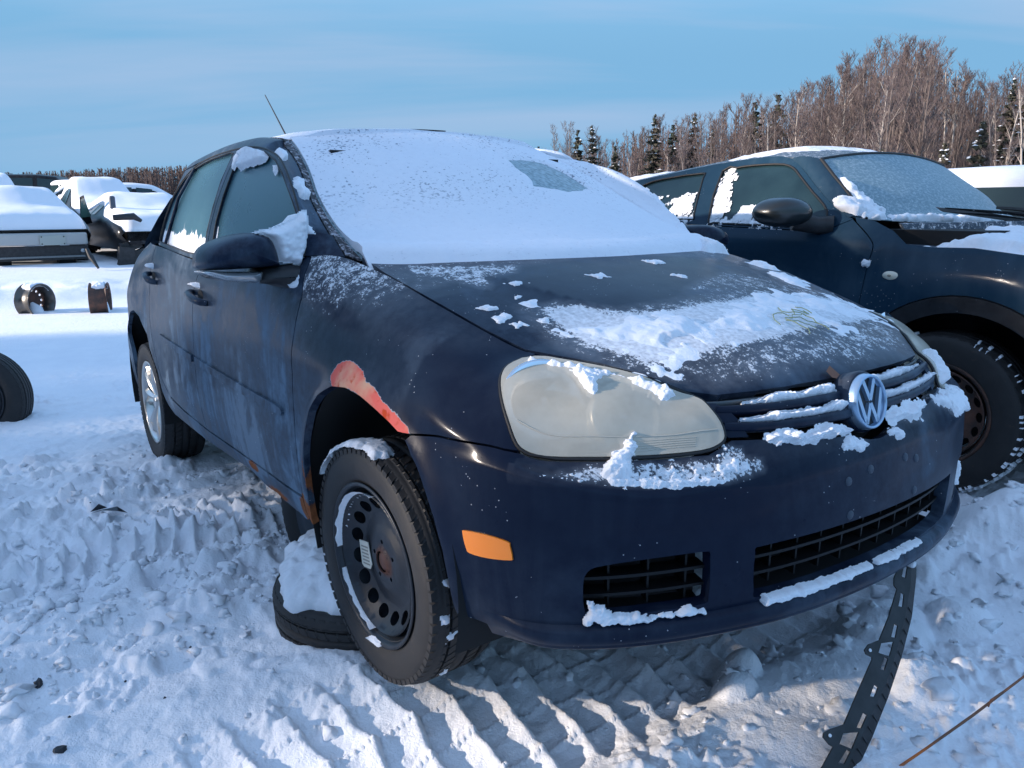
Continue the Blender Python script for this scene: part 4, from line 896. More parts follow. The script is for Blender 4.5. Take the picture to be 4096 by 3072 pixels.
# wheel housings: half drums
for cx, cz, r0 in ((.085, .30, .405), (-2.60, .33, .40)):
    for sg_ in (1, -1):
        th = np.linspace(-.35, math.pi+.35, 26); V = []; 
        for t in th: V += [(cx+r0*math.cos(t), sg_*-.862, cz+r0*math.sin(t)), (cx+r0*math.cos(t), sg_*-.45, cz+r0*math.sin(t))]
        F = [(2*i, 2*i+1, 2*i+3, 2*i+2) for i in range(25)]; b = MB().add(V, F, True); c0 = len(b.V); b.add([(cx, sg_*-.45, cz)]+[V[2*i+1] for i in range(26)], [(0, i+1, i+2) for i in range(25)])
        b.build('wheel_housing', M_VOID, car, fixn=False)
# tail: simple hatch closing the back
tg = MB(); zz = [1.33, 1.30, 1.20, 1.08, .95, .7, .45, .26]; xx = [-2.87, -2.90, -2.97, -3.05, -3.14, -3.22, -3.26, -3.2]; hw = [.50, .60, .66, .72, .74, .76, .76, .72]
V = [(x_+.10*t*t*t*t, hw_*t, z_) for x_, z_, hw_ in zip(xx, zz, hw) for t in np.linspace(-1, 1, 11)]; tg.add(V, [(i*11+j, i*11+j+1, i*11+j+12, i*11+j+11) for i in range(7) for j in range(10)], True); o = tg.build('tailgate', M_PAINT, car); weather(o)
# --- mirrors
def mirror_housing():
    outl = spl([(-1.060, .993), (-1.042, 1.026), (-.985, 1.052), (-.927, 1.061), (-.885, 1.048), (-.868, 1.015), (-.862, .975), (-.872, .966), (-1.00, .962), (-1.055, .966)], 4, True)
    O_ = np.array(outl); c = np.array([-.955, 1.005]); b = MB(); n = len(O_); rings = []
    for k, (sc, dx) in enumerate(((1.0, -.10), (1.03, -.05), (1.0, .0), (.93, .035), (.80, .062), (.60, .082), (.35, .094), (.02, .098))):
        q = c+(O_-c)*sc; rings.append([(-.44+dx-.25*(abs(p[0])-.86)*.6, p[0], p[1]) for p in q])
    V = [p for r in rings for p in r]; m_ = len(rings); F = [(i*n+j, i*n+(j+1) % n, (i+1)*n+(j+1) % n, (i+1)*n+j) for i in range(m_-1) for j in range(n)]+[tuple(range(n))]
    b.add(V, F, True); o = b.build('door_mirror', M_PAINT, car); weather(o); setattr_(o, 'dirt', .25+0*np.zeros(len(o.data.vertices)))
    # lower part: indicator and arm
    ind = spl([(-1.058, .960), (-1.00, .957), (-.93, .954), (-.917, .951), (-.925, .925), (-.935, .922), (-1.00, .930), (-1.04, .944)], 4, True); b = MB()
    def lower(poly, name, m, d0=-.10, d1=.055, par=o):
        b = MB(); P_ = np.array(poly); c = P_.mean(0); n = len(P_); V = []
        prof = ((1, d0), (1, d1*.3), (.97, d1*.7), (.86, d1), (.5, d1+.012), (.02, d1+.015))
        for sc, dx in prof: V += [(-.44+dx-.15*(abs(p[0])-.86), p[0], p[1]) for p in c+(P_-c)*[1-(1-sc)*.5, sc]]
        F = [(i*n+j, i*n+(j+1) % n, (i+1)*n+(j+1) % n, (i+1)*n+j) for i in range(len(prof)-1) for j in range(n)]+[tuple(range(n))]
        q = b.add(V, F, True).build(name, m, par)
        if m is M_BLK: attr(q.data, 'frost', np.zeros(len(q.data.vertices)))
        return q
    lower(ind, 'mirror_indicator', M_CLEAR)
    arm = spl([(-.915, .958), (-.86, .968), (-.82, .968), (-.80, .958), (-.795, .90), (-.81, .885), (-.86, .912), (-.925, .924)], 4, True); lower(arm, 'mirror_arm', M_BLK, -.10, .03)
    # black triangle sail on the door
    return o
mh = mirror_housing(); mhL = mirrored(mh, car)
for ch in list(mh.children): mirrored(ch, mhL)
q = wsx(np.array([.50, .57]), np.array([.035, .030])); MB().tube([tuple(q[0]+[.012, 0, .030]), tuple(q[1]+[.012, 0, .030])], .005, 6).build('wiper_tip', M_BLK, car)
# antenna
MB().tube([(-2.42, 0, 1.44), (-2.47, 0, 1.49), (-2.918, 0, 1.893)], [.008, .006, .0028], 6).build('antenna', M_BLK, car)
# --- snow that lies on the body
hsn = spl([(a, min(b, .655)) for a, b in TR['hood_snow']], 3, True)
snow_on('hood_snow', HD, hsn, 1, M_SNOW, car, (.0045, .0045), .0085, .11, 2, .85, 12, off=.0003, lump=.8, hole=.36, ex=1.3)
snow_on('hood_snow', HD, [(.34, .52), (.30, .62), (.20, .66), (.12, .67), (.14, .56), (.25, .48)], 1, M_SNOW, car, (.007, .007), .010, .05, 12, .8, 16, off=.001, hole=.3)
snow_on('hood_snow', HD, [(-.10, .55), (-.08, .68), (-.24, .68), (-.20, .60)], 1, M_SNOW, car, (.007, .007), .035, .05, 13, .5, 16, off=.001)
snow_on('hood_snow', HD, [(.02, .60), (.03, .68), (.14, .68), (.12, .60)], 1, M_SNOW, car, (.007, .007), .016, .04, 14, .6, 16, off=.001)
for k, (a, b, r) in enumerate([(.30, -.60, .018), (.345, -.585, .012), (.24, -.60, .012), (.22, -.50, .01), (.36, -.52, .012), (.15, -.45, .014), (.19, -.20, .018), (.10, .1, .02), (.25, .05, .015)]):
    snow_on('hood_snow', HD, [(a-r, b-r*1.6), (a+r, b-r), (a+r, b+r*1.5), (a-r, b+r)], 1, M_SNOW, car, (.003, .003), .004, .012, 40+k, .9, 60, off=.0005)
snow_on('headlight_snow', WR, TR['hl_snow'], -1, M_SNOW, lens, (.022, .012), .014, .016, 4, .6, 36, off=.0055, lump=.7, ex=.9)
snow_on('headlight_snow', WR, TR['hl_snow2'], -1, M_SNOW, lens, (.022, .012), .020, .018, 5, .6, 36, off=.003, lump=.7, ex=.9)
snow_on('headlight_snow', WR, [(-3.9, 5.0), (-3.62, 5.3), (-4.3, 6.3), (-4.7, 6.7), (-5.0, 6.6), (-4.4, 5.6), (-4.2, 5.0)], -1, M_SNOW, lensL, (.03, .015), .02, .016, 6, .4, 30, off=.006)
snow_on('bumper_snow', WR, TR['shelf_snow'], -1, M_SNOW, bumper, (.018, .012), .0042, .014, 7, 1.0, 60, off=.0002, hole=.70, lump=.85, ex=1.2)
snow_on('bumper_snow', WR, TR['shelf_edge'], -1, M_SNOW, bumper, (.022, .012), .009, .012, 8, .7, 55, off=.0003, ex=1.0)
snow_on('bumper_snow', WR, TR['hlcorner_L'], -1, M_SNOW, bumper, (.03, .02), .010, .02, 9, .8, 32, off=.001, hole=.4)
snow_on('bumper_snow', WR, TR['bump_r1'], -1, M_SNOW, bumper, (.025, .014), .015, .018, 10, .7, 40, off=.0005, ex=1.0)
snow_on('bumper_snow', WR, TR['bump_r2'], -1, M_SNOW, bumper, (.02, .014), .010, .012, 11, .6, 50, off=.001)
snow_on('bumper_snow', WR, TR['bump_l1'], -1, M_SNOW, bumper, (.022, .012), .022, .020, 15, .55, 38, off=.0005, ex=.9)
snow_on('bumper_snow', WR, TR['bump_l2'], -1, M_SNOW, bumper, (.02, .014), .008, .012, 16, .7, 55, off=.001)
for vc, th, sd_ in ((6.72, .018, 1), (6.02, .020, 2)):      # snow lying on the grille bars
    for sg_ in (1, -1):
        e = 3.35 if sg_ > 0 else 3.5; q = [(.62*sg_, vc-.22), (e*sg_, vc-.20), (e*sg_, vc-.02), (2.4*sg_, vc+.14), (1.4*sg_, vc+.10), (.62*sg_, vc+.17)]
        snow_on('grille_snow', WR, q, -1, M_SNOW, car, (.02, .014), th, .012, 17+sd_*3+sg_, .5, 38, off=-.010, lump=.5)
q = ws([-.1], [.1])
lp = [(3.0, 1.0), (2.0, 1.0), (1.2, 1.0), (0, 1.0), (-1.2, 1.0), (-2.0, 1.0), (-2.0, 1.08), (0, 1.08), (1.2, 1.09), (2.4, 1.10), (3.05, 1.08)]
snow_on('grille_snow', WR, [(3.05, .93), (0.3, .96), (.3, 1.07), (3.0, 1.10)], -1, M_SNOW, car, (.02, .006), .007, .005, 25, .9, 50, off=.012)
snow_on('grille_snow', WR, [(.1, .96), (-1.6, .96), (-1.6, 1.05), (.1, 1.06)], -1, M_SNOW, car, (.02, .006), .006, .005, 26, .9, 50, off=.012)
snow_on('grille_snow', WR, [(6.15, 1.0), (5.2, .98), (4.0, 1.0), (4.3, 1.16), (5.0, 1.10), (5.6, 1.2), (6.1, 1.35)], -1, M_SNOW, car, (.02, .010), .008, .009, 27, 1.0, 45, off=.006, hole=.35)
snow_on('lip_snow', WR, [(-6.1, .9), (-6.9, .9), (-6.9, 1.2), (-6.2, 1.5)], -1, M_SNOW, car, (.03, .02), .02, .012, 28, .5, 40, off=.004)
snow_on('window_snow', GR, TR['winsnow'], 1, M_SNOW, car, (.005, .003), .022, .010, 29, .35, 40, off=.001)
snow_on('window_snow', GR, TR['winsnow2'], 1, M_SNOW, car, (.003, .003), .010, .006, 30, .3, 60, off=.0)
snow_on('window_snow', GR, TR['winsnow3'], 1, M_SNOW, car, (.003, .003), .008, .005, 31, .3, 60, off=.0)
snow_on('pillar_snow', rail, [(.20, .30), (.245, .30), (.25, .75), (.21, .98), (.19, .7)], 1, M_SNOW, car, (.0025, .02), .018, .014, 32, .6, 40)
snow_on('pillar_snow', rail, [(.33, .55), (.37, .55), (.36, .98), (.31, .98)], 1, M_SNOW, car, (.0025, .02), .016, .014, 33, .6, 40)
snow_on('pillar_snow', rail, [(.07, .72), (.105, .70), (.105, .98), (.07, .98)], 1, M_SNOW, car, (.0025, .02), .006, .014, 34, .6, 40)
# snow wedge between mirror and pillar: a lumpy slab
ms = TR['mirror_snow']; PL = lambda a, b: np.stack([np.full(np.atleast_1d(a).shape, -.412)+.10*(np.atleast_1d(b)-1.0), np.atleast_1d(a), np.atleast_1d(b)], -1)
snow_on('mirror_snow', PL, ms, 1, M_SNOW, mh, (.004, .004), .030, .018, 35, .12, 30, off=-.004, lump=.35)
b = MB(); nn = len(ms); b.prism([((p[0]+.847)*.93-.847, (p[1]-1.03)*.93+1.03) for p in ms], -.50, -.412, fn=lambda a, b_, c: (c+.10*(b_-1.0), a, b_)); b.build('mirror_snow', M_SNOW, mh)
snow_on('mirror_snow', PL, [(-.855, .915), (-.835, .905), (-.812, .895), (-.808, .915), (-.82, .945), (-.83, .93)], 1, M_SNOW, mh, (.003, .003), .016, .010, 36, .2, 40, off=.03)
# leaf on the grille edge
lf = MB(); lf.add([(.795, -.075, .712), (.79, -.055, .722), (.800, -.030, .700), (.806, -.050, .694), (.805, -.066, .698)], [(0, 1, 2, 3, 4)]).build('dead_leaf', mat('brown_leaf', (.22, .09, .05), .7), car)
tw = MB()
rr_ = random.Random(3)
for k in range(9):
    a0 = .60+rr_.uniform(-.02, .02); b0 = .10+rr_.uniform(-.09, .07); pts = []
    ang = rr_.uniform(0, 6.28)
    for i in range(6):
        x_ = a0+i*.014*math.cos(ang); y_ = b0+i*.016*math.sin(ang); ang += rr_.uniform(-.5, .5); pts.append((x_, y_, float(hood([x_], [y_])[0][2])+.008+.004*math.sin(i)))
    tw.tube(pts, .0014, 4)
tw.build('lichen_twig', mat('pale_lichen', (.34, .38, .22), .9), car)
# --- wheels
def tyre_profile(R, rl, W):
    w2 = W/2
    return [(rl-.012, -w2*.80), (rl+.004, -w2*.86), (rl+.02, -w2*.97), ((R+rl)/2, -w2*1.0), (R-.035, -w2*.985), (R-.018, -w2*.95), (R-.007, -w2*.86), (R-.001, -w2*.72), (R, -w2*.55)]
def make_tyre(R, rl, W, parent, blocks=58, m=M_TYRE, worn=False):
    pr = tyre_profile(R, rl, W); side_ = pr[:-1]
    gro = []
    for y0 in (-.26, -.09, .09, .26):
        gro += [(R, y0*W-.005), (R-.008, y0*W-.0035), (R-.008, y0*W+.0035), (R, y0*W+.005)]
    prof = pr+gro+[(a, -b) for a, b in pr[::-1]]
    ty = MB(); ty.lathe(prof, 96, axis='y'); o = ty.build('tyre', m, parent, fixn=True)
    if worn:      # worn road tyre: thin cross cuts between nearly touching blocks
        b = MB(); n_ = 70
        for k in range(n_):
            t = 2*math.pi*k/n_
            for sg_ in (-1, 1):
                for (y0, y1, dt, pw, dr) in ((.485, .285, .0, .74, .010), (.245, .105, .4, .72, .0)):
                    a0 = t+dt*2*math.pi/n_; a1 = a0+2*math.pi/n_*pw; V = []
                    for a in (a0, a1):
                        for yy, r_ in ((y0, R+.0012-dr), (y1, R+.0016), (y1, R-.012), (y0, R-.012-dr)): V.append((r_*math.cos(a+sg_*yy*.3), sg_*yy*W, r_*math.sin(a+sg_*yy*.3)))
                    b.add(V, [(0, 1, 5, 4), (0, 4, 7, 3), (1, 2, 6, 5), (0, 3, 2, 1), (4, 5, 6, 7)])
        b.build('tread', m, o, kind='stuff'); return o
    # shoulder blocks
    b = MB()
    for k in range(blocks):
        t = 2*math.pi*k/blocks
        for sg_ in (-1, 1):
            for (y0, y1, dt, pw) in ((.455, .32, .0, .42), (.24, .11, .35, .55)):
                a0 = t+dt*2*math.pi/blocks; a1 = a0+2*math.pi/blocks*pw*1.35; rr = R+.0008; ri = R-.010 if y0 < .4 else R-.006
                V = []
                for a in (a0, a1):
                    for yy, r_ in ((y0, rr-(.009 if y0 > .4 else 0)), (y1, rr), (y1, ri), (y0, ri-.006)): V.append((r_*math.cos(a+sg_*yy*.25), sg_*yy*W, r_*math.sin(a+sg_*yy*.25)))
                b.add(V, [(0, 1, 5, 4), (0, 4, 7, 3), (1, 2, 6, 5), (0, 3, 2, 1), (4, 5, 6, 7)])
    b.build('tread', m, o, kind='stuff'); return o
def steel_wheel(parent, rl=.212, W=.17, m=M_STEEL, holes=16, hr=.152):
    """disc with a ring of round holes inside a barrel"""
    prf = lambda r: np.interp(r, [0, .032, .036, .062, .075, .10, .125, .15, .168, .178, .184], [-.034, -.034, -.041, -.041, -.043, -.052, -.056, -.047, -.034, -.026, -.012])
    disc = lambda a, b: np.stack([a, -.03-prf(np.hypot(a, b))*-1*-1*0-(.075+prf(np.hypot(a, b)))*-1*-1+.075, b], -1)
    f = lambda a, b: np.stack([np.atleast_1d(a), -W/2+.045+(prf(np.hypot(a, b))+.056)*-1.0-.001, np.atleast_1d(b)], -1)
    ring = [(.184*math.cos(t), .184*math.sin(t)) for t in np.linspace(0, 2*math.pi, 72, endpoint=False)]; hl = []
    for k in range(holes):
        t = 2*math.pi*(k+.5)/holes; er, et = np.array([math.cos(t), math.sin(t)]), np.array([-math.sin(t), math.cos(t)])
        hl.append([tuple(er*(hr+.0165*math.cos(u))+et*.0215*math.sin(u)) for u in np.linspace(0, 2*math.pi, 14, endpoint=False)])
    for k in range(5):
        t = 2*math.pi*(k+.3)/5; hl.append([(.052*math.cos(t)+.0062*math.cos(u), .052*math.sin(t)+.0062*math.sin(u)) for u in np.linspace(0, 2*math.pi, 8, endpoint=False)])
    hl.append([(.0285*math.cos(t), .0285*math.sin(t)) for t in np.linspace(0, 2*math.pi, 20, endpoint=False)])
    o = panel('wheel_disc', f, ring, m, parent, sg=1, holes=hl, h=(.009, .009), gap=0, thick=.004)
    b = MB(); b.lathe([(rl+.002, -W/2-.004), (rl+.006, -W/2-.010), (rl-.002, -W/2-.012), (rl-.008, -W/2-.004), (rl-.012, -W/2+.012), (rl-.024, -W/2+.020), (rl-.028, -W/2+.035), (rl-.030, .02), (rl-.012, W/2-.01), (rl+.004, W/2), (rl+.002, W/2+.004)], 72, axis='y'); b.build('rim', m, parent, fixn=False)
    b = MB(); b.lathe([(.0001, -.01), (.16, -.01), (.165, .0)], 30, axis='y'); b.build('brake_disc', M_VOID, parent)
    b = MB(); b.lathe([(.0001, -W/2+.026), (.020, -W/2+.026), (.0275, -W/2+.030), (.028, -W/2+.06)], 20, axis='y'); b.build('hub', MATS.get('hubrust') or mat('hubrust', (.10, .05, .04), .6, .4), parent)
    return o
def wheel(parent, loc, rot=(0, 0, 0), style='steel', R=.314, rl=.212, W=.20, m=None):
    w_ = bpy.data.objects.new('wheel', None); COL.objects.link(w_); w_.location = loc; w_.rotation_euler = rot; w_.parent = parent
    make_tyre(R, rl, W, w_, worn=True)
    if style == 'steel': steel_wheel(w_, rl, m=m or M_STEEL)
    elif style == 'alloy':
        b = MB(); b.lathe([(rl+.002, -.089), (rl+.006, -.095), (rl-.003, -.097), (rl-.010, -.088), (rl-.016, -.07), (rl-.024, -.05), (rl-.028, .06), (rl, .085)], 72, axis='y'); b.build('rim', M_ALLOY, w_, fixn=False)
        # seven broad blade spokes with raised edges
        n_ = 7; r1 = rl-.016
        for k in range(n_):
            t0 = 2*math.pi*(k+.25)/n_; b = MB(); V = []
            for i, r_ in enumerate(np.linspace(.030, r1, 8)):
                u = i/7; hwid = (.016+.038*u**1.4)
                yb = -.062-.020*math.sin(u*math.pi*.6)
                for (q_, dy) in ((-1, .012), (-.55, -.004), (0, .006), (.55, -.004), (1, .012)):
                    V.append((r_*math.cos(t0)-q_*hwid*math.sin(t0), yb+dy, r_*math.sin(t0)+q_*hwid*math.cos(t0)))
            F = [(i*5+j, i*5+j+1, i*5+j+6, i*5+j+5) for i in range(7) for j in range(4)]; b.add(V, F, False); b.build('spoke', M_ALLOY, w_)
        b = MB(); b.lathe([(.0001, -.080), (.028, -.080), (.033, -.076), (.036, -.066), (.058, -.062), (.062, -.04)], 32, axis='y'); b.build('hub', M_ALLOY, w_)
        b = MB(); b.lathe([(.0001, -.02), (.17, -.02)], 30, axis='y'); b.build('brake_disc', M_VOID, w_)
    return w_
fwl = wheel(car, (.023, -.750, .213), (math.radians(1.2), 0, math.radians(1.7)))
rwl = wheel(car, (-2.606, -.750, .245), (0, math.radians(40), 0), 'alloy', W=.205)
wheel(car, (.023, .760, .25), (0, 0, math.pi)); wheel(car, (-2.606, .760, .27), (0, 0, math.pi), 'alloy')
# paper label on the front wheel disc, with printed bars
lb = MB(); lx, lz = -.100, -.012; yy = -.072
rot_l = lambda a, b: (lx+a*math.cos(.12)-b*math.sin(.12), lz+a*math.sin(.12)+b*math.cos(.12))
pts = [rot_l(a*1.7, b*1.1) for a, b in ((-.016, .034), (.014, .034), (.018, -.02), (.010, -.034), (-.012, -.034), (-.018, -.028))]
def dface(a, b): r_ = math.hypot(a, b); return (a, YD-.0012-.0, b)
YD = -.0565
lb.prism(pts, YD-.002, YD, axis=1).build('paper_label', M_LABEL, fwl)
for k in range(6):
    ln = MB(); zz_ = .024-.0095*k; q = [rot_l(a, b) for a, b in ((-.020, zz_), (.019, zz_), (.019, zz_-.004), (-.020, zz_-.004))]; ln.prism(q, YD-.0028, YD-.0021, axis=1)
    ln.build('label_print', M_INK, [c for c in fwl.children if c.name.startswith('paper_label')][0])
# snow caught inside the rim
def rim_snow(th0, th1, r0, r1, y0, y1, parent, seed=1, n=60, m_=10):
    V = []; T = np.linspace(th0, th1, n)
    for i, t in enumerate(T):
        e = min(1, min(t-th0, th1-t)/.25)**.5
        for j in range(m_+1):
            u = j/m_; q_ = fbm(np.array([[math.cos(t)*3, math.sin(t)*3, u*1.2]]), 3, 3, seed)[0]; rr = r0+(r1-r0)*(1-u*e*(.65+.6*q_)); yy_ = y0+(y1-y0)*u+(q_-.5)*.014
            V.append((rr*math.cos(t), yy_, rr*math.sin(t)))
    F = [(i*(m_+1)+j, i*(m_+1)+j+1, (i+1)*(m_+1)+j+1, (i+1)*(m_+1)+j) for i in range(n-1) for j in range(m_)]
    MB().add(V, F, True).build('rim_snow', M_SNOW, parent)
rim_snow(math.radians(80), math.radians(182), .176, .193, -.100, -.070, fwl, 3)
rim_snow(math.radians(-160), math.radians(-100), .1885, .1945, -.093, -.078, fwl, 4)
rim_snow(math.radians(-100), math.radians(-82), .196, .214, -.108, -.095, fwl, 14)
# snow line on top of the tyre
def tyre_snow(th0, th1, R, y0, y1, parent, seed, thick=.010):
    f = lambda a, b: np.stack([(R+0*np.atleast_1d(a))*np.cos(a), np.atleast_1d(b), R*np.sin(a)], -1)
    snow_on('tyre_snow', f, [(th0, y0), (th1, y0), (th1, y1), (th0, y1)], 1 if False else -1, M_SNOW, parent, (.012, .0035), thick, .014, seed, .9, 30, off=.0, hole=.3)
tyre_snow(math.radians(75), math.radians(140), .3145, -.10, -.03, fwl, 6)
for k, (a, b_) in enumerate(((48, -.02), (42, .02), (30, -.05), (25, -.03), (5, -.07), (-20, -.06), (-48, -.04), (-10, -.08))):
    tyre_snow(math.radians(a), math.radians(a+5), .3145, b_, b_+.025, fwl, 60+k, .006)
# ---------------------------------------------------------------- dark blue SUV parked beyond
M_P2 = paint('slate_blue_paint', (.009, .030, .056), (.011, .036, .064), dirt=(.11, .17, .22), dirtamt=.45, rough=.32)
def b_glass2(nt, p):
    b = NB(nt); v = b.coord('Object'); n = b.noise(v, 4, 5, .6); fr = b.attr('frost'); g = b.noise(b.mapping(v, (26, 26, 16)), 1, 5, .65)
    msk = b.math('MULTIPLY', b.math('SUBTRACT', g, b.math('SUBTRACT', .84, b.math('MULTIPLY', fr, .44))), 16, clamp=True)
    b.link(b.mix(msk, b.mix(b.ramp(n, (.3, 0.), (.7, 1.)), (.008, .022, .030), (.018, .042, .052)), SNOWC), p.inputs['Base Color']); p.inputs['Specular IOR Level'].default_value = .3; b.link(b.math('ADD', .12, b.math('MULTIPLY', msk, .5)), p.inputs['Roughness'])
M_P2G = mat('suv_glass', (.02, .05, .055), .22, build=b_glass2)
suv = thing('parked_suv', 'slate blue compact SUV with iced windscreen and chunky snow-filled tyre', 'car', (0, 0, .15))
SZ = .15
def spos(p, dz=0): return (p[0], p[1]-SZ+dz)
def s_tum(zv): q = np.maximum(0, zv-(1.13-SZ)); return 1.64+q*.42+q*q*.45
def SV(x, z):
    x = np.atleast_1d(np.asarray(x, float)); z = np.atleast_1d(np.asarray(z, float)); y = s_tum(z)
    r = np.hypot(x-.25, z-.36); y = y-.055*np.exp(-((r-.52)/.17)**2)*smoothstep(1.02, .85, z)
    r2_ = np.hypot(x+2.28, z-.36); y = y-.055*np.exp(-((r2_-.52)/.17)**2)*smoothstep(1.02, .85, z)
    y = y+.35*smoothstep(.45, 1.15, x)**2+.30*smoothstep(-2.55, -2.95, x)+.05*smoothstep(.45, .2, z)+.02*smoothstep(.98, .85, z)*smoothstep(.5, .7, z)
    return np.stack([x, y, z], -1)
def w2(o, frost=.12, dirt=.2):
    me = o.data; n = len(me.vertices); attr(me, 'dirt', np.full(n, dirt)); attr(me, 'frost', np.full(n, frost)); attr(me, 'rust', np.zeros(n)); attr(me, 'primer', np.zeros(n)); return o
def sp(name, f, poly, m, par=suv, frost=.12, **k):
    k.setdefault('h', (.05, .05)); k.setdefault('sg', 1); return w2(panel(name, f, poly, m, par, **k), frost)
arc = [(.25+.475*math.cos(t), .36+.455*math.sin(t)) for t in np.linspace(math.radians(172), math.radians(-2), 26)]
seam = spl([(-.306, 1.105), (-.204, 1.033), (-.165, .986), (-.178, .919), (-.184, .852), (-.187, .70), (-.19, .40)], 4)
sp('front_fender', SV, [(-.30, 1.115)]+seam[1:]+[(-.21, .40)]+arc+[(.8, .42), (1.05, .5), (1.1, .75), (1.0, .92), (.8, .96), (.6, .975), (.43, .985), (.25, 1.003), (.10, 1.0), (-.02, 1.005), (-.10, 1.06), (-.2, 1.10)], M_P2, frost=.10)
belt = [(-1.74, 1.085), (-1.388, 1.07), (-1.073, 1.062), (-.60, 1.052), (-.306, 1.045)]
sd1 = sp('front_door', SV, [(-1.17, 1.062), (-.60, 1.050), (-.40, 1.062), (-.306, 1.105)]+seam[1:]+[(-.19, .30), (-1.10, .30), (-1.16, .6)], M_P2)
sd2 = sp('rear_door', SV, [(-1.17, 1.062), (-1.16, .6), (-1.10, .30), (-1.7, .30), (-1.80, .55), (-1.95, .8), (-2.0, 1.10), (-1.74, 1.085)], M_P2)
rarc = [(-2.28+.46*math.cos(t), .36+.44*math.sin(t)) for t in np.linspace(math.radians(8), math.radians(172), 22)]
sp('quarter_panel', SV, [(-2.0, 1.10), (-1.95, .8), (-1.80, .55), (-1.80, .42)]+rarc+[(-2.85, .45), (-2.9, .9), (-2.7, 1.12), (-2.3, 1.13)], M_P2)
sp('sill', SV, [(-.18, .38), (-.18, .22), (-1.8, .22), (-1.8, .42), (-1.7, .29), (-.2, .29)], M_P2)
# upper body side: one sheet with the two window openings
fw = spl([(-1.189, 1.346), (-1.10, 1.360), (-1.051, 1.366), (-.93, 1.370), (-.814, 1.366), (-.745, 1.345), (-.691, 1.310), (-.57, 1.226), (-.477, 1.164), (-.44, 1.115), (-.46, 1.072), (-.604, 1.066), (-.9, 1.070), (-1.084, 1.076), (-1.13, 1.09)], 2, True)
rw = spl([(-1.731, 1.285), (-1.60, 1.315), (-1.329, 1.338), (-1.30, 1.31), (-1.245, 1.12), (-1.25, 1.09), (-1.46, 1.096), (-1.66, 1.11), (-1.80, 1.16), (-1.80, 1.23)], 2, True)
drip = spl([(-2.25, 1.24), (-2.0, 1.285), (-1.677, 1.33), (-1.271, 1.385), (-.936, 1.411), (-.787, 1.394), (-.686, 1.338), (-.564, 1.253), (-.456, 1.181), (-.405, 1.155), (-.306, 1.105)], 3)
sp('window_frame', SV, drip+[(-.40, 1.062), (-.60, 1.052), (-1.17, 1.064), (-1.74, 1.087), (-2.3, 1.13)], M_P2, holes=[fw, rw], h=(.04, .04), gap=.001)
for gl, fz in ((fw, lambda x, y, z: .85*smoothstep(-1.05, -1.14, x)+.9*smoothstep(1.10, 1.07, z)+.55*smoothstep(1.19, 1.08, z)*smoothstep(-.55, -.75, x)), (rw, lambda x, y, z: .62*smoothstep(1.26, 1.14, z)+.5*smoothstep(-1.6, -1.75, x)+.4*smoothstep(1.13, 1.1, z))):
    g_ = panel('side_window', SV, gl, M_P2G, suv, sg=1, h=(.02, .02), off=-.008, gap=-.004, rim=False); n = len(g_.data.vertices); c_ = np.zeros(n*3); g_.data.vertices.foreach_get('co', c_); c_ = c_.reshape(-1, 3); attr(g_.data, 'frost', fz(*c_.T))
    q = SV([p[0] for p in gl], [p[1] for p in gl]); MB().tube([tuple(p) for p in q]+[tuple(q[0])], .006, 6).build('window_seal', M_SEAL, suv)
for k, (pl, th, sc) in enumerate(([[(-1.12, 1.10), (-1.17, 1.30), (-1.14, 1.35), (-1.08, 1.33), (-1.06, 1.22), (-1.02, 1.14), (-1.06, 1.09)], .012, 30], [[(-.98, 1.08), (-.95, 1.16), (-.82, 1.17), (-.80, 1.12), (-.86, 1.08)], .008, 30], [[(-1.30, 1.24), (-1.45, 1.20), (-1.44, 1.11), (-1.28, 1.12)], .010, 40], [[(-1.74, 1.26), (-1.66, 1.21), (-1.50, 1.22), (-1.62, 1.15), (-1.76, 1.16)], .012, 30], [[(-1.13, 1.06), (-.50, 1.052), (-.50, 1.085), (-1.1, 1.095)], .018, 30], [[(-1.60, 1.085), (-1.24, 1.07), (-1.24, 1.10), (-1.58, 1.12)], .015, 30])):
    snow_on('window_snow', SV, pl, 1, M_SNOW, suv, (.006, .005), th*.7, .014, 70+k, 1.0, sc*1.3, off=-.007, hole=.5)
# windscreen, roof, pillar
WE = np.array([(-.27, 1.745, 1.105), (-.33, 1.775, 1.14), (-.40, 1.80, 1.216), (-.51, 1.84, 1.30), (-.616, 1.885, 1.383)])
WF = WE*[1, -1, 1]+[0, 4.94, 0]
def SW(u, v):
    u = np.atleast_1d(u); v = np.atleast_1d(v); a = _cr(WE, v*4); b = _cr(WF, v*4); t = (u+1)/2
    q = a+(b-a)*t[:, None]; k = 1-u*u; q[:, 0] += k*(.13*(1-v)+.03*v); q[:, 2] += k*(-.02*(1-v)+.045*v)+.0; return q
wsn = panel('windscreen', SW, [(-1, -.02), (1, -.02), (1, 1), (-1, 1)], None, suv, sg=1, h=(.02, .03), gap=0, thick=.004)
def b_ice2(nt, p):
    b = NB(nt); v = b.coord('Object'); n = b.noise(b.mapping(v, (1, .7, 1)), 75, 6, .7); n2 = b.noise(v, 160, 3, .7); x, y, z = b.sep(v); lo = b.ramp(z, (1.10, 1.), (1.2, 0.)); nn = b.math('ADD', b.math('MULTIPLY', n, .6), b.math('MULTIPLY', n2, .4))
    c = b.mix(b.ramp(nn, (.40, 0.), (.66, 1.)), (.12, .20, .23), (.25, .34, .38)); c = b.mix(b.math('MULTIPLY', b.ramp(b.math('ADD', n, b.math('MULTIPLY', lo, .10)), (.60, 0.), (.76, 1.)), .5), c, (.50, .56, .62)); b.link(c, p.inputs['Base Color']); b.bump(nn, .5, .004, p)
wsn.data.materials.append(mat('iced_suv_screen', (.2, .3, .3), .45, build=b_ice2))
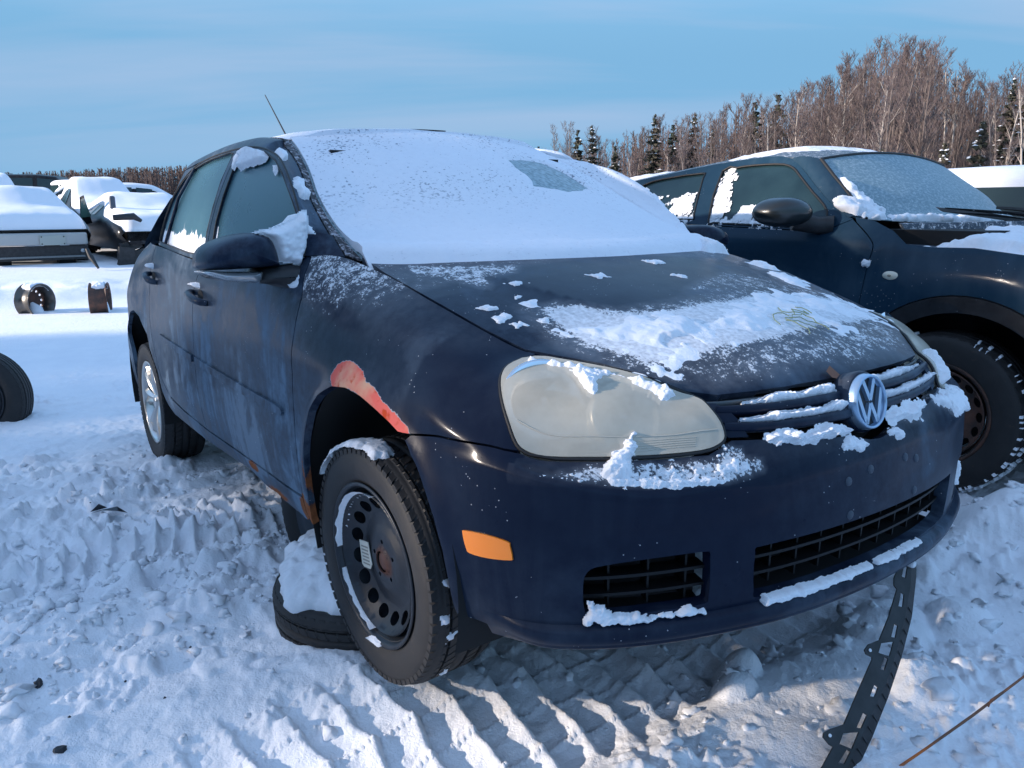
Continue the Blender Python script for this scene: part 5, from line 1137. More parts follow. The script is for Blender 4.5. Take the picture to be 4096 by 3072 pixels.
def SR(x, t):
    x = np.atleast_1d(np.asarray(x, float)); t = np.atleast_1d(np.asarray(t, float))
    dz = np.interp(x, [-2.5, -2.25, -2.0, -1.677, -1.271, -.936, -.787, -.60], [1.14, 1.24, 1.285, 1.33, 1.385, 1.411, 1.400, 1.378]); y0 = s_tum(dz); y1 = 4.94-y0
    return np.stack([x+.0*t, y0+(y1-y0)*(t+1)/2, dz+np.where(x < -.95, .062*(1-np.abs(t)**2.6), 0)*1+np.where(x >= -.95, (.045+.017*smoothstep(-.62, -.95, x))*(1-np.abs(t)**(2+.6*smoothstep(-.62, -.95, x))), 0)], -1)
top = [(-.620+.03*(1-abs(t)**2), t) for t in np.linspace(-1, 1, 14)]
rfo = sp('roof_panel', SR, [(x, -1) for x in np.linspace(-2.6, -.66, 12)]+[(p[0]+.0, p[1]) for p in top]+[(x, 1) for x in np.linspace(-.66, -2.6, 12)], M_P2, sg=1, h=(.05, .08), gap=0, frost=.58)
def SP(t, w_):
    t = np.atleast_1d(np.asarray(t, float)); w_ = np.atleast_1d(np.asarray(w_, float)); a = _cr(WE[::-1], t*4); dd = np.array([(-.787, 1.394), (-.686, 1.338), (-.564, 1.253), (-.456, 1.181), (-.33, 1.108)]); q = _cr(dd, t*4); b = SV(q[:, 0], q[:, 1]); r_ = a+(b-a)*w_[:, None]; r_[:, 1] -= .03*4*w_*(1-w_)*.5; r_[:, 2] += .012*4*w_*(1-w_); return r_
sp('front_pillar', SP, [(0, 0), (1, 0), (1, 1), (0, 1)], M_P2, sg=-1, h=(.03, .1), gap=0, frost=.25)
MB().tube([tuple(p) for p in WE]+[], .009, 6).build('screen_seal', M_SEAL, suv)
q = SW(np.linspace(-1, 1, 16), np.full(16, 1.0)); MB().tube([tuple(p) for p in q], .008, 6).build('screen_seal', M_SEAL, suv)
snow_on('roof_snow', SR, [(-2.3, -.98), (-1.95, -.97), (-1.8, -.55), (-1.9, .9), (-2.4, .9)], 1, M_SNOW, suv, (.02, .03), .02, .06, 80, .6, 10, ex=1.0)
snow_on('roof_snow', SR, [(-1.25, -.93), (-.95, -.95), (-.8, -.6), (-.75, .3), (-1.0, .9), (-1.35, .9), (-1.30, 0)], 1, M_SNOW, suv, (.02, .03), .009, .06, 81, .8, 12, hole=.4, ex=1.2)
snow_on('screen_snow', SW, [(-1.0, .0), (-.82, .02), (-.80, .25), (-.88, .5), (-.93, .75), (-1, .8)], 1, M_SNOW, suv, (.014, .02), .02, .03, 82, .9, 24, hole=.25)
snow_on('screen_snow', SW, [(-.8, .0), (.6, .0), (.6, .07), (-.3, .12), (-.8, .14)], 1, M_SNOW, suv, (.014, .02), .02, .03, 83, .8, 20)
snow_on('pillar_snow', SP, [(.60, -.05), (.92, -.1), (.98, .5), (.90, 1.0), (.74, .9), (.62, .5)], -1, M_SNOW, suv, (.02, .03), .035, .02, 84, .6, 20)
snow_on('door_snow', SV, [(-.21, .90), (-.17, .90), (-.165, .93), (-.20, .935)], 1, M_SNOW, suv, (.004, .004), .012, .01, 85, .6, 50)
# mirror
b = MB(); cxm, cym, czm = -.555, 1.50, 1.130; V = []; n1, n2 = 20, 12
for i in range(n2+1):
    ph = math.pi*i/n2
    for j in range(n1):
        th = 2*math.pi*j/n1; X = math.cos(ph); rr = math.sin(ph)**.72; V.append((cxm-X*.075+(.04 if X < 0 else 0)+(math.cos(th)*rr)*.03, cym+rr*math.cos(th)*.118, czm+rr*math.sin(th)*(.070 if math.sin(th) > 0 else .062)))
b.add(V, [(i*n1+j, i*n1+(j+1) % n1, (i+1)*n1+(j+1) % n1, (i+1)*n1+j) for i in range(n2) for j in range(n1)], True)
mo = b.build('door_mirror', mat('satin_black', (.016, .020, .022), .30, coat=.3), suv)
b = MB(); b.tube([(-.53, 1.58, 1.095), (-.46, 1.66, 1.075), (-.40, 1.70, 1.075)], [.045, .04, .045], 10); b.build('mirror_arm', M_BLK, mo)
# indicator, cladding, hood, bits
q = MB(); q.lathe([(.0001, -.010), (.6, -.009), (.9, -.005), (1, .0)], 24, axis='y'); c = SV([-.06], [.874])[0]; q.V = [(c[0]+v[0]*.036, c[1]+v[1], c[2]+v[2]*.019) for v in q.V]; q.build('side_indicator', mat('cream_lens', (.62, .60, .50), .3, coat=.5), suv)
q = MB(); q.lathe([(.0001, -.012), (.25, -.010)], 12, axis='y'); q.V = [(c[0]+v[0]*.036, c[1]+v[1]-.001, c[2]+v[2]*.019) for v in q.V]; q.build('side_indicator', mat('dark_lens_centre', (.22, .20, .16), .4), suv)
def arcpoly(r0x, r0z, r1x, r1z, cx=.25): return [(cx+r0x*math.cos(t), .36+r0z*math.sin(t)) for t in np.linspace(math.radians(175), math.radians(-5), 30)]+[(cx+r1x*math.cos(t), .36+r1z*math.sin(t)) for t in np.linspace(math.radians(-5), math.radians(175), 30)]
cl = sp('arch_cladding', SV, arcpoly(.475, .455, .40, .385), M_BLK, h=(.04, .04), off=.006, thick=.06, frost=.2)
sp('arch_cladding', SV, arcpoly(.475, .455, .40, .385, -2.28), M_BLK, h=(.05, .05), off=.006, thick=.06, frost=.2)
snow_on('arch_snow', SV, [(.47, .775), (.56, .70), (.60, .68), (.66, .58), (.70, .60), (.62, .74), (.50, .82)], 1, M_SNOW, suv, (.008, .008), .02, .012, 86, .5, 30, off=.008)
th = np.linspace(-.4, math.pi+.4, 24); V = []
for t in th: V += [(.25+.43*math.cos(t), 1.64, .36+.43*math.sin(t)), (.25+.43*math.cos(t), 2.05, .36+.43*math.sin(t))]
b = MB().add(V, [(2*i, 2*i+1, 2*i+3, 2*i+2) for i in range(23)], True); b.add([(.25, 2.05, .36)]+[V[2*i+1] for i in range(24)], [(0, i+1, i+2) for i in range(23)]); b.build('wheel_housing', M_VOID, suv, fixn=False)
def SH(x, y):
    x = np.atleast_1d(np.asarray(x, float)); y = np.atleast_1d(np.asarray(y, float)); t = (y-2.47)/.82
    return np.stack([x, y, .965+.045*(1-np.clip(np.abs(t), 0, 1.05)**3)-.13*np.clip(x-.25, 0, 2)**1.5+.01*smoothstep(.3, -.1, x)], -1)
hd = sp('hood', SH, [(-.12, 1.80), (0, 1.68), (.3, 1.655), (.7, 1.70), (1.05, 1.9), (1.1, 3.0), (.7, 3.24), (-.12, 3.2)], M_P2, h=(.05, .05), frost=.5)
snow_on('hood_snow', SH, spl([(.06, 1.74), (.3, 1.70), (.7, 1.72), (1.0, 1.9), (1.0, 2.9), (.5, 3.1), (.12, 3.0), (.05, 2.3)], 3, True), 1, M_SNOW, suv, (.014, .014), .05, .10, 87, .7, 9, lump=.6)
snow_on('hood_snow', SH, [(-.10, 1.72), (.02, 1.67), (.5, 1.655), (.6, 1.72), (.1, 1.78)], 1, M_SNOW, suv, (.006, .006), .008, .02, 88, 1.0, 45, hole=.5)
# sprung-open rear edge of the hood and the loose cowl slats behind it
def slab(name, pts, nrm, th, m, par=suv, frost=.5):
    b = MB(); n = len(pts); nv = Vector(nrm).normalized()*th; P_ = [Vector(p) for p in pts]; b.add([tuple(p) for p in P_]+[tuple(p+nv) for p in P_], [tuple(range(n)), tuple(range(2*n-1, n-1, -1))]+[(i, n+i, n+(i+1) % n, (i+1) % n) for i in range(n)]); return w2(b.build(name, m, par), frost)
slab('hood_edge', [(-.17, 1.86, 1.085), (.30, 2.95, 1.10), (.42, 3.2, 1.10), (.42, 3.2, 1.08), (.16, 2.4, 1.035), (.02, 2.08, 1.005), (-.07, 1.94, 1.005), (-.14, 1.88, 1.03)], (-.9, .3, .1), .018, M_P2, frost=.62)
slab('cowl_slat', [(-.14, 2.10, 1.155), (-.12, 2.12, 1.135), (.04, 2.45, 1.09), (.12, 2.62, 1.09), (.0, 2.35, 1.125)], (-.9, .4, .2), .016, M_BLK, frost=.2)
slab('cowl_slat', [(-.12, 2.13, 1.155), (.02, 2.40, 1.135), (.22, 2.80, 1.09), (.30, 2.95, 1.09), (.10, 2.55, 1.13)], (-.5, .2, -.6), .014, M_BLK, frost=.35)
slab('wiper_arm', [(-.02, 2.40, 1.16), (.02, 2.46, 1.158), (.36, 3.12, 1.095), (.33, 3.12, 1.09)], (0, 0, -1), .012, M_BLK, frost=.3)
for x_, y_, z_, r_ in ((-.07, 1.97, .995, .022), (.03, 2.12, .990, .03)):
    MB().tube([(x_, y_, z_), (x_+.03, y_+.06, z_-.01)], [r_, r_*.6], 8).build('hood_hinge', mat('hinge_alloy', (.35, .34, .33), .5, .2), suv)
# dark boxes added inside the SUV to keep light out
b = MB(); b.box((-1.0, 2.45, .70), (2.4, 1.25, .72)); b.box((-1.2, 2.45, 1.18), (1.3, .9, .3)); b.box((.35, 2.5, .6), (1.1, .75, .6)); b.box((-2.4, 2.45, .75), (.7, 1.2, .6)); b.build('dark_filler', M_VOID, suv)
q = SV(np.array([-2.9]*6), np.array([.45, .6, .8, .95, 1.05, 1.12])); tz = [(-2.95, .45), (-2.98, .7), (-2.95, .9), (-2.8, 1.1), (-2.62, 1.14)]; b = MB(); V = [(x_, y_, z_) for x_, z_ in tz for y_ in (1.78, 2.0, 2.9, 3.15)]; b.add(V, [(i*4+j, i*4+j+1, i*4+j+5, i*4+j+4) for i in range(4) for j in range(3)], True); w2(b.build('tailgate', M_P2, suv))
mirror_ok = True
# far side sheet so the body is closed from other positions
def SVF(x, z): p = SV(x, z); p[:, 1] = 4.94-p[:, 1]; return p
sp('far_side', SVF, [(-2.9, .5), (1.05, .5), (1.0, .92), (.1, 1.0), (-.1, 1.06), (-.4, 1.10), (-.7, 1.35), (-.95, 1.41), (-1.68, 1.33), (-2.3, 1.22), (-2.8, 1.1)], M_P2, sg=-1, h=(.12, .12))
wl = bpy.data.objects.new('wheel', None); COL.objects.link(wl); wl.parent = suv; wl.location = (.165, 1.745, .318); wl.rotation_euler = (0, math.radians(9), math.radians(4))
ty = make_tyre(.335, .212, .215, wl, blocks=44); steel_wheel(wl, .212, .17, M_RUSTST, holes=16, hr=.158)
rim_snow(math.radians(-75), math.radians(40), .186, .205, -.085, -.05, wl, 9)
# lug blocks with snow packed between, on the shoulder
fsh = lambda a, b: np.stack([(.338-.10*np.maximum(0, -np.atleast_1d(b)-.085))*np.cos(a), np.atleast_1d(b), (.338-.10*np.maximum(0, -np.atleast_1d(b)-.085))*np.sin(a)], -1)
b = MB(); rs = random.Random(5)
for k in range(66):
    t = math.radians(-88+k*3.9)
    if rs.random() < (.55 if math.degrees(t) > -5 else .15): continue
    for j in range(4 if math.degrees(t) < 0 else 2):
        if rs.random() < .3: continue
        a0 = t+rs.uniform(-.01, .01); w0 = .012+rs.uniform(0, .030); y0 = -.104+.026*j+rs.uniform(-.006, .006); y1 = y0+rs.uniform(.018, .036)
        R0 = .337-(.014 if j == 0 else 0); R1 = R0+.009
        V = [(R_*math.cos(a), yy, R_*math.sin(a)) for R_ in (R0-.004, R1) for a, yy in ((a0, y0), (a0+w0, y0+.004), (a0+w0*1.1, y1), (a0+.004, y1-.003))]
        b.add(V, [(0, 1, 2, 3), (7, 6, 5, 4), (0, 4, 5, 1), (1, 5, 6, 2), (2, 6, 7, 3), (3, 7, 4, 0)])
b.build('tread_snow', M_SNOW, ty, kind='stuff')
for k in range(30):
    pass
wb = wl.copy(); COL.objects.link(wb); wb.location = (-2.28, 1.80, .318)
for c_ in wl.children:
    if not c_.name.startswith('rim_snow'):
        d_ = c_.copy(); COL.objects.link(d_); d_.parent = wb
# ---------------------------------------------------------------- simple snow-covered cars further off
M_DK = paint('black_paint', (.010, .011, .013), (.014, .015, .018), dirtamt=.3)
M_GR = paint('dark_green_paint', (.012, .028, .030), (.014, .034, .034), dirtamt=.2)
M_MET = mat('grey_bumper_beam', (.20, .21, .21), .45, .35)
M_WIN = mat('dark_window', (.015, .035, .04), .15)
def far_car(name, label, cat, loc, yaw, body, L_=4.3, Wd=1.74, Ht=1.42, hoodh=.92, snow=.14, style='sedan', group=None, wheels=True, grp_kind=None):
    """length along +x (front at +x). body lofted from stations, windows as panels, snow cap on every upward face"""
    t = thing(name, label, cat, loc, (0, 0, yaw), group)
    h2 = L_/2; belt_ = hoodh+.06
    if style == 'sedan': st_ = [(-h2, .55, .80, .8), (-h2+.12, .30, .92, .9), (-h2+.75, .28, .98, .96), (-h2+1.05, .28, belt_+.04, 1), (-h2+1.6, .28, Ht-.06, .72), (-h2+2.1, .28, Ht, .70), (-h2+2.5, .28, Ht-.03, .72), (-h2+3.15, .28, belt_, .98), (-h2+3.6, .28, hoodh, .96), (h2-.25, .28, hoodh-.10, .92), (h2, .40, hoodh-.28, .80)]
    else: st_ = [(-h2, .55, 1.0, .8), (-h2+.10, .32, Ht-.22, .78), (-h2+.35, .28, Ht-.04, .80), (-h2+1.2, .28, Ht, .82), (-h2+2.1, .28, Ht, .82), (-h2+2.6, .28, Ht-.05, .80), (-h2+3.2, .28, belt_+.02, .98), (-h2+3.6, .28, hoodh, .96), (h2-.25, .28, hoodh-.08, .92), (h2, .40, hoodh-.26, .80)]
    V = []; m = 9
    for x_, zb, zt, wt in st_:
        w_ = Wd/2*(.86 if abs(x_) > h2-.05 else .97 if abs(x_) > h2-.3 else 1); zbl = min(zt, belt_)
        half = [(w_*.90, zb), (w_, zb+.22), (w_*.995, min(zbl-.10, .75)), (w_*.96, zbl-.02), (w_*(wt if zt > belt_+.1 else .9), zt-.05), (w_*(wt-.12 if zt > belt_+.1 else .75), zt-.005), (w_*.35, zt+.015)]
        prof_ = [(x_, -a, b) for a, b in half]+[(x_, 0, zt+.02)]+[(x_, a, b) for a, b in half[::-1]]
        V += prof_; m = len(prof_)
    ns = len(st_); F = [(i*m+j, i*m+j+1, (i+1)*m+j+1, (i+1)*m+j) for i in range(ns-1) for j in range(m-1)]+[tuple(range(m)), tuple(range((ns-1)*m, ns*m))]
    b = MB(); b.add(V, F, True); bo = w2(b.build('body', body, t), .2, .25)
    V = np.array(V).reshape(ns, m, 3)
    # side windows
    for sg_ in (1, -1):
        idx = 3 if sg_ < 0 else m-4; idt = 4 if sg_ < 0 else m-5
        zs = [i for i in range(ns) if st_[i][2] > belt_+.1]
        for a, c in zip(zs[:-1], zs[1:]):
            p0, p1, p2, p3 = V[a, idx], V[c, idx], V[c, idt], V[a, idt]; cc = (p0+p1+p2+p3)/4; q = [tuple(cc+(p-cc)*.84+np.array([0, sg_*.012, .0])) for p in (p0, p1, p2, p3)]
            MB().add(q, [(0, 1, 2, 3)]).build('side_window', M_WIN, t)
    # snow cap following the upper surfaces
    if snow:
        k0, k1 = 4, m-5; xs_ = np.linspace(st_[0][0]+.02, st_[-1][0]-.03, 60); us = np.linspace(k0, k1, 22); S_ = []
        for x_ in xs_:
            i = np.searchsorted([s[0] for s in st_], x_)-1; i = min(max(i, 0), ns-2); f = (x_-st_[i][0])/(st_[i+1][0]-st_[i][0]); row = V[i]*(1-f)+V[i+1]*f
            for u in us:
                j = int(min(math.floor(u), k1-1)); g = u-j; S_.append(row[j]*(1-g)+row[j+1]*g)
        S_ = np.array(S_); e = np.minimum(1, np.minimum(np.tile(us-k0, 60), np.tile(k1-us, 60))/.9); ex = np.repeat(np.minimum(1, np.minimum(xs_-xs_[0], xs_[-1]-xs_)/.2), 22)
        hh_ = snow*np.sqrt(np.clip(e, 0, 1))*np.sqrt(ex)*(.75+.5*fbm(S_+np.array(loc), 2.2, 3, 5))+.012
        S_ = S_.copy(); S_[:, 2] += hh_; S_[:, 0] *= 1.01
        # smooth in x
        G_ = S_.reshape(60, 22, 3); 
        for _ in range(3): G_[1:-1] = (G_[:-2]+2*G_[1:-1]+G_[2:])/4
        S_ = G_.reshape(-1, 3); S_[:, 1] *= 1+.03*(1-e)
        low = S_.copy(); i = np.arange(60*22).reshape(60, 22); Q = np.stack([i[:-1, :-1], i[1:, :-1], i[1:, 1:], i[:-1, 1:]], -1).reshape(-1, 4)
        # skirt
        ed = list(i[0])+list(i[:, -1])[1:]+list(i[-1][::-1])[1:]+list(i[::-1, 0])[1:-1]; sk = S_[ed].copy(); sk[:, 2] -= .10; n0 = len(S_); SK = [(ed[k], ed[(k+1) % len(ed)], n0+(k+1) % len(ed), n0+k) for k in range(len(ed))]
        obj('snow_cover', mesh('snow_cover', np.concatenate([S_, sk]), [tuple(q) for q in Q]+SK), M_SNOW, t)
    if wheels:
        for x_ in (-h2+.8, h2-.85):
            for sg_ in (1, -1):
                b = MB(); b.lathe([(.0001, -.08), (.19, -.09), (.21, -.10), (.30, -.10), (.32, -.06), (.32, .1)], 28, c=(0, 0, 0), axis='y'); o = b.build('wheel', M_TYRE, t); o.location = (x_, sg_*(Wd/2-.12), .31); o.rotation_euler = (0, 0, 0 if sg_ < 0 else math.pi)
    return t, V
# beside the SUV
t3, _ = far_car('parked_car', 'dark green car beyond the SUV, snow on its roof and rear side window', 'car', (-.35, 5.05, .12), math.radians(4), M_GR, L_=4.5, Wd=1.72, Ht=1.40, snow=.05, style='hatch')
# ---------------------------------------------------------------- ground height
def gz_arr(x, y, detail=True):
    x = np.asarray(x, float); y = np.asarray(y, float)
    z = .075*np.exp(-((x-.02)/.55)**2-((y+.72)/.5)**2)+.15*smoothstep(.7, 1.5, y)*smoothstep(-6, -2, x)*smoothstep(6, 2.5, y-0*x)
    far = np.hypot(x-1.7, y+1.6)
    z = z+.10*(fbm2(x, y, .35, 3, 2)-.5)*smoothstep(2.5, 7, far)
    # snow bank between the camera and the tracks
    bank = smoothstep(.44, .64, x+.10*(fbm2(x, y, 1.7, 3, 9)-.5)+.05*np.sin(y*2.1))*smoothstep(3.2, 2.0, x)
    z = z+bank*(.045+.07*(fbm2(x, y, 2.6, 4, 4)-.35)+.05*smoothstep(.2, 1.6, y))
    # lumps
    for cx, cy, r, h_ in ((.50, .03, .075, .085), (.56, -.06, .06, .055), (.62, .55, .14, .05), (.75, .75, .1, .05), (.45, 1.0, .16, .05), (.85, .35, .12, .04), (.55, 1.35, .2, .08)):
        d = np.hypot(x-cx, y-cy)/r*(1+.5*(fbm2(x, y, 11, 2, 6)-.5)); z = z+h_*np.clip(1-d*d, 0, 1)**.7
    # ridge between the two track bands and beside the wheels
    rg = smoothstep(-1.30, -1.12, x)*smoothstep(-.50, -.75, x)*smoothstep(.2, -.4, y); q = fbm2(x, y, 4.5, 4, 12)
    z = z+rg*(.02+.10*(q-.38))
    rough = smoothstep(-3.6, -2.6, x)*smoothstep(1.6, -.2, y)*smoothstep(-4.5, -2.8, y)
    z = z+.05*smoothstep(-2.0, -2.3, x)*smoothstep(-3.3, -2.6, x)*(fbm2(x, y, 3.2, 4, 15)-.3)*smoothstep(.3, -.3, y)
    # footprint hole
    z = z-.055*np.exp(-(((x+1.06)/.10)**4+((y+1.15)/.05)**4))
    # far drifts
    z = z+.22*np.exp(-((x+11.6+.25*np.sin(y*.8))/.75)**2)*smoothstep(-9, -4, y)*smoothstep(12, 6, y)*(.75+.6*(fbm2(x, y, 1.5, 3, 19)-.5))
    z = z+.34*smoothstep(-11.5, -13.0, x)
    if not detail: return z
    near = smoothstep(9, 4.5, far)
    # chevron bars pressed by big tyres: two bands running across the rows
    for x0, x1, sp_, ph, am, sk in ((-.12, .50, .115, .02, .030, .22), (-1.80, -1.24, .078, .01, .036, .10)):
        wob = .030*(fbm2(x, y, 3.1, 3, 23)-.5)*2+.02*np.sin(x*9)
        c = (y+sk*np.abs(x-(x0+x1)/2)*1.2+wob-ph)/sp_; f = c-np.floor(c); cell = np.floor(c)
        band = smoothstep(x0-.05, x0+.05, x+.05*(fbm2(x, y, 5, 2, 24)-.5))*smoothstep(x1+.07, x1-.03, x+.08*(fbm2(x, y, 5, 2, 25)-.5))
        saw = np.where(f < .78, (f/.78)**2.2*.8, .8+.2*np.sin((f-.78)/.22*math.pi)-((f-.78)/.22)**2*.95)
        brk = .45+1.1*_v2(x, y, 7, 27)
        edge = smoothstep(.5, .9, np.abs((x-(x0+x1)/2)/((x1-x0)/2)))
        z = z*(1-0*band)+band*am*(saw*brk-.75)*(1-.3*edge)+band*.004*(fbm2(x, y, 40, 3, 28)-.5)
        cross = np.abs(np.mod(x-x0+.03*_v2(x, y, 4, 31), .13)-.065) < .006
        z = z+band*cross*.006
    # crumbs of broken snow
    c1 = fbm2(x, y, 24, 3, 33); c2 = fbm2(x, y, 62, 2, 34); m = smoothstep(.42, .62, fbm2(x, y, 2.1, 3, 35))
    z = z+near*(.022*np.maximum(0, c1-.50)*2.5*(.35+m)+.016*np.maximum(0, c2-.5)*(.4+m))
    lf = smoothstep(.1, -.5, x)*smoothstep(-4.5, -3.0, x)
    bl = fbm2(x, y, 13, 2, 41); z = z+near*lf*.030*smoothstep(.52, .70, bl)*(.4+1.2*m)
    z = z+near*rough*.022*(fbm2(x, y, 9, 3, 36)-.5)
    return z
def _v2(x, y, s, seed): return vnoise(np.stack([x*s, y*s, np.zeros_like(x)], -1), seed)
def gz(x, y): return float(gz_arr(np.array([x]), np.array([y]))[0])
# ---------------------------------------------------------------- wrecks in the row on the left
def place_far(px_dir, D): return None
def blob_snow(name, par, pts_fn, nx, ny): pass
# front-on silver car with bare bumper beam
tA, _ = far_car('wrecked_car', 'silver car facing the camera with bare bumper beam and blank plate holder', 'car', (-16.3, -.38, .30), math.radians(4), M_MET, L_=4.3, Wd=1.72, Ht=1.20, hoodh=.78, snow=.17)
b = MB(); b.box((2.16, -.1, .46), (.10, 1.62, .21), bev=.03); b.build('bumper_beam', mat('pale_bumper_beam', (.40, .41, .40), .5, .1), tA)
MB().box((2.225, .16, .44), (.02, .40, .17), bev=.006).build('plate_holder', mat('pale_plate', (.36, .39, .36), .5), tA)
for y_, z_ in ((-.01, .50), (.33, .50), (-.01, .38), (.33, .38)): MB().lathe([(.0001, .0), (.012, .0)], 8, c=(2.238, y_, z_), axis='x').build('plate_bolt', M_BLK, tA)
b = MB(); b.box((2.08, -.1, .22), (.16, 1.6, .24)); b.build('lower_grille', M_BLK, tA)
MB().box((2.17, -.1, .155), (.04, 1.5, .035), bev=.01).build('lower_strip', M_MET, tA)
MB().lathe([(.0001, 0), (.035, .0), (.04, -.02)], 14, c=(2.17, .62, .25), axis='x').build('fog_lamp', M_CLEAR, tA)
for y_ in (-.60, .38): MB().box((1.95, y_, -.10), (.24, .26, .55), bev=.02).build('stand_block', M_VOID, tA)
b = MB(); V = [(1.9, -.72, -.28), (2.1, -.95, -.34), (2.15, -.45, -.34), (2.0, -.25, -.34), (1.9, -.55, -.25)]; b.tube([(2.0, -.95, -.32), (2.0, -.6, -.26), (2.0, -.2, -.32)], [.03, .11, .03], 8); b.build('axle_stand_base', M_VOID, tA)
# open door of the silver car
b = MB(); b.add([(1.0, .86, .65), (.75, 1.12, .70), (.85, 1.0, 1.22), (.98, .90, 1.18)], [(0, 1, 2, 3)]); o = b.build('open_door', M_DK, tA, fixn=False); attr(o.data, 'frost', [0]*4)
b = MB(); b.add([(1.015, .875, .80), (.80, 1.10, .82), (.89, 1.0, 1.17), (1.0, .91, 1.14)], [(0, 1, 2, 3)]); b.build('door_window', mat('green_glass', (.045, .11, .10), .2), o)
# engine-bare wreck with red label
tB, _ = far_car('wrecked_car', 'black wreck with its nose stripped, red label under the snow on its hood', 'car', (-19.3, 1.45, .44), math.radians(1), M_DK, L_=4.2, Wd=1.50, Ht=1.36, hoodh=.84, snow=.17, wheels=False)
rs = random.Random(9)
b = MB()
for k in range(26): b.box((2.02+rs.uniform(-.08, .12), rs.uniform(-.72, .72), rs.uniform(.05, .42)), (.16, rs.uniform(.10, .34), rs.uniform(.06, .26)), Matrix.Rotation(rs.uniform(-.5, .5), 3, 'X'))
b.build('bare_radiator', M_BLK, tB); 
MB().box((2.12, .05, .62), (.05, .34, .14), Matrix.Rotation(.06, 3, 'X')).build('red_label', mat('red_card', (.42, .045, .05), .5), tB)
MB().box((2.155, .05, .565), (.01, .33, .03)).build('label_edge', mat('pale_card', (.5, .35, .36), .5), tB)
b = MB(); b.box((1.9, .62, -.12), (.25, .22, .75)); b.box((1.9, -.55, -.05), (.2, .18, .5)); b.box((2.0, 0, .04), (.06, 1.2, .05)); b.build('stand_block', M_VOID, tB)
for k in range(5): MB().tube([(2.12, -.5+.2*k, .45), (2.16, -.48+.21*k, .25), (2.1, -.46+.2*k, .05)], .012, 5).build('hose', mat('grey_hose', (.10, .12, .15), .5), tB)
# snow-laden pickup, mirror sticking out
tC, _ = far_car('wrecked_car', 'snow-laden wreck with dark mirror poking out, half hidden by the navy hatchback', 'car', (-15.9, 1.70, .26), math.radians(2), M_DK, L_=4.6, Wd=1.80, Ht=1.16, hoodh=.84, snow=.15, wheels=False)
MB().box((1.1, -.70, 1.12), (.10, .10, .24), bev=.03).build('door_mirror', mat('slate_plastic', (.06, .08, .11), .4), tC)
b = MB(); b.tube([(2.28, -.95, .86), (2.3, -.62, .88), (2.28, -.5, .80)], [.05, .06, .03], 8); b.build('headlight_frame', M_BLK, tC)
b = MB()
for k in range(18): b.box((2.2+rs.uniform(-.06, .1), rs.uniform(-.85, .5), rs.uniform(.0, .40)), (.16, rs.uniform(.12, .34), rs.uniform(.08, .30)), Matrix.Rotation(rs.uniform(-.6, .6), 3, 'X'))
b.build('bare_radiator', M_BLK, tC); b = MB(); b.box((2.1, -.72, -.05), (.24, .28, .55)); b.box((2.0, .6, -.05), (.24, .24, .6)); b.build('stand_block', M_VOID, tC)
MB().lathe([(.0001, 0), (.03, .0)], 10, c=(2.33, .0, .40), axis='x').build('lamp_glint', M_CLEAR, tC)
# hanging bumper strip between them
sb = MB(); sb.tube([(-13.25, .33, .62), (-13.2, .37, .48), (-13.1, .45, .30)], [.03, .045, .02], 6); tag(sb.build('trim_strip', M_BLK), 'thin black strip hanging down beside the silver wreck', 'trim')
# darker cars behind
def hump(name, label, loc, yaw, m, Ls, Ws, Hs, snow, style='hatch'): return far_car(name, label, 'car', loc, yaw, m, L_=Ls, Wd=Ws, Ht=Hs, snow=snow, style=style, wheels=False)
hump('parked_van', 'black minivan rising behind the silver wreck, bare of snow', (-26.0, 1.2, .55), math.radians(70), M_DK, 4.5, 1.8, 1.66, 0)
hump('parked_car', 'dark roof with a thin snow line behind the snow-laden wreck', (-24.0, 3.2, .50), math.radians(80), M_DK, 4.3, 1.75, 1.42, .03)
hump('parked_car', 'grey roof showing just above the stripped black wreck', (-24.5, 2.0, .50), math.radians(10), M_MET, 4.3, 1.7, 1.50, .04)
hump('parked_car', 'white snow-topped roof at the far left edge', (-22.5, -.75, .48), math.radians(5), M_MET, 4.3, 1.75, 1.48, .18)
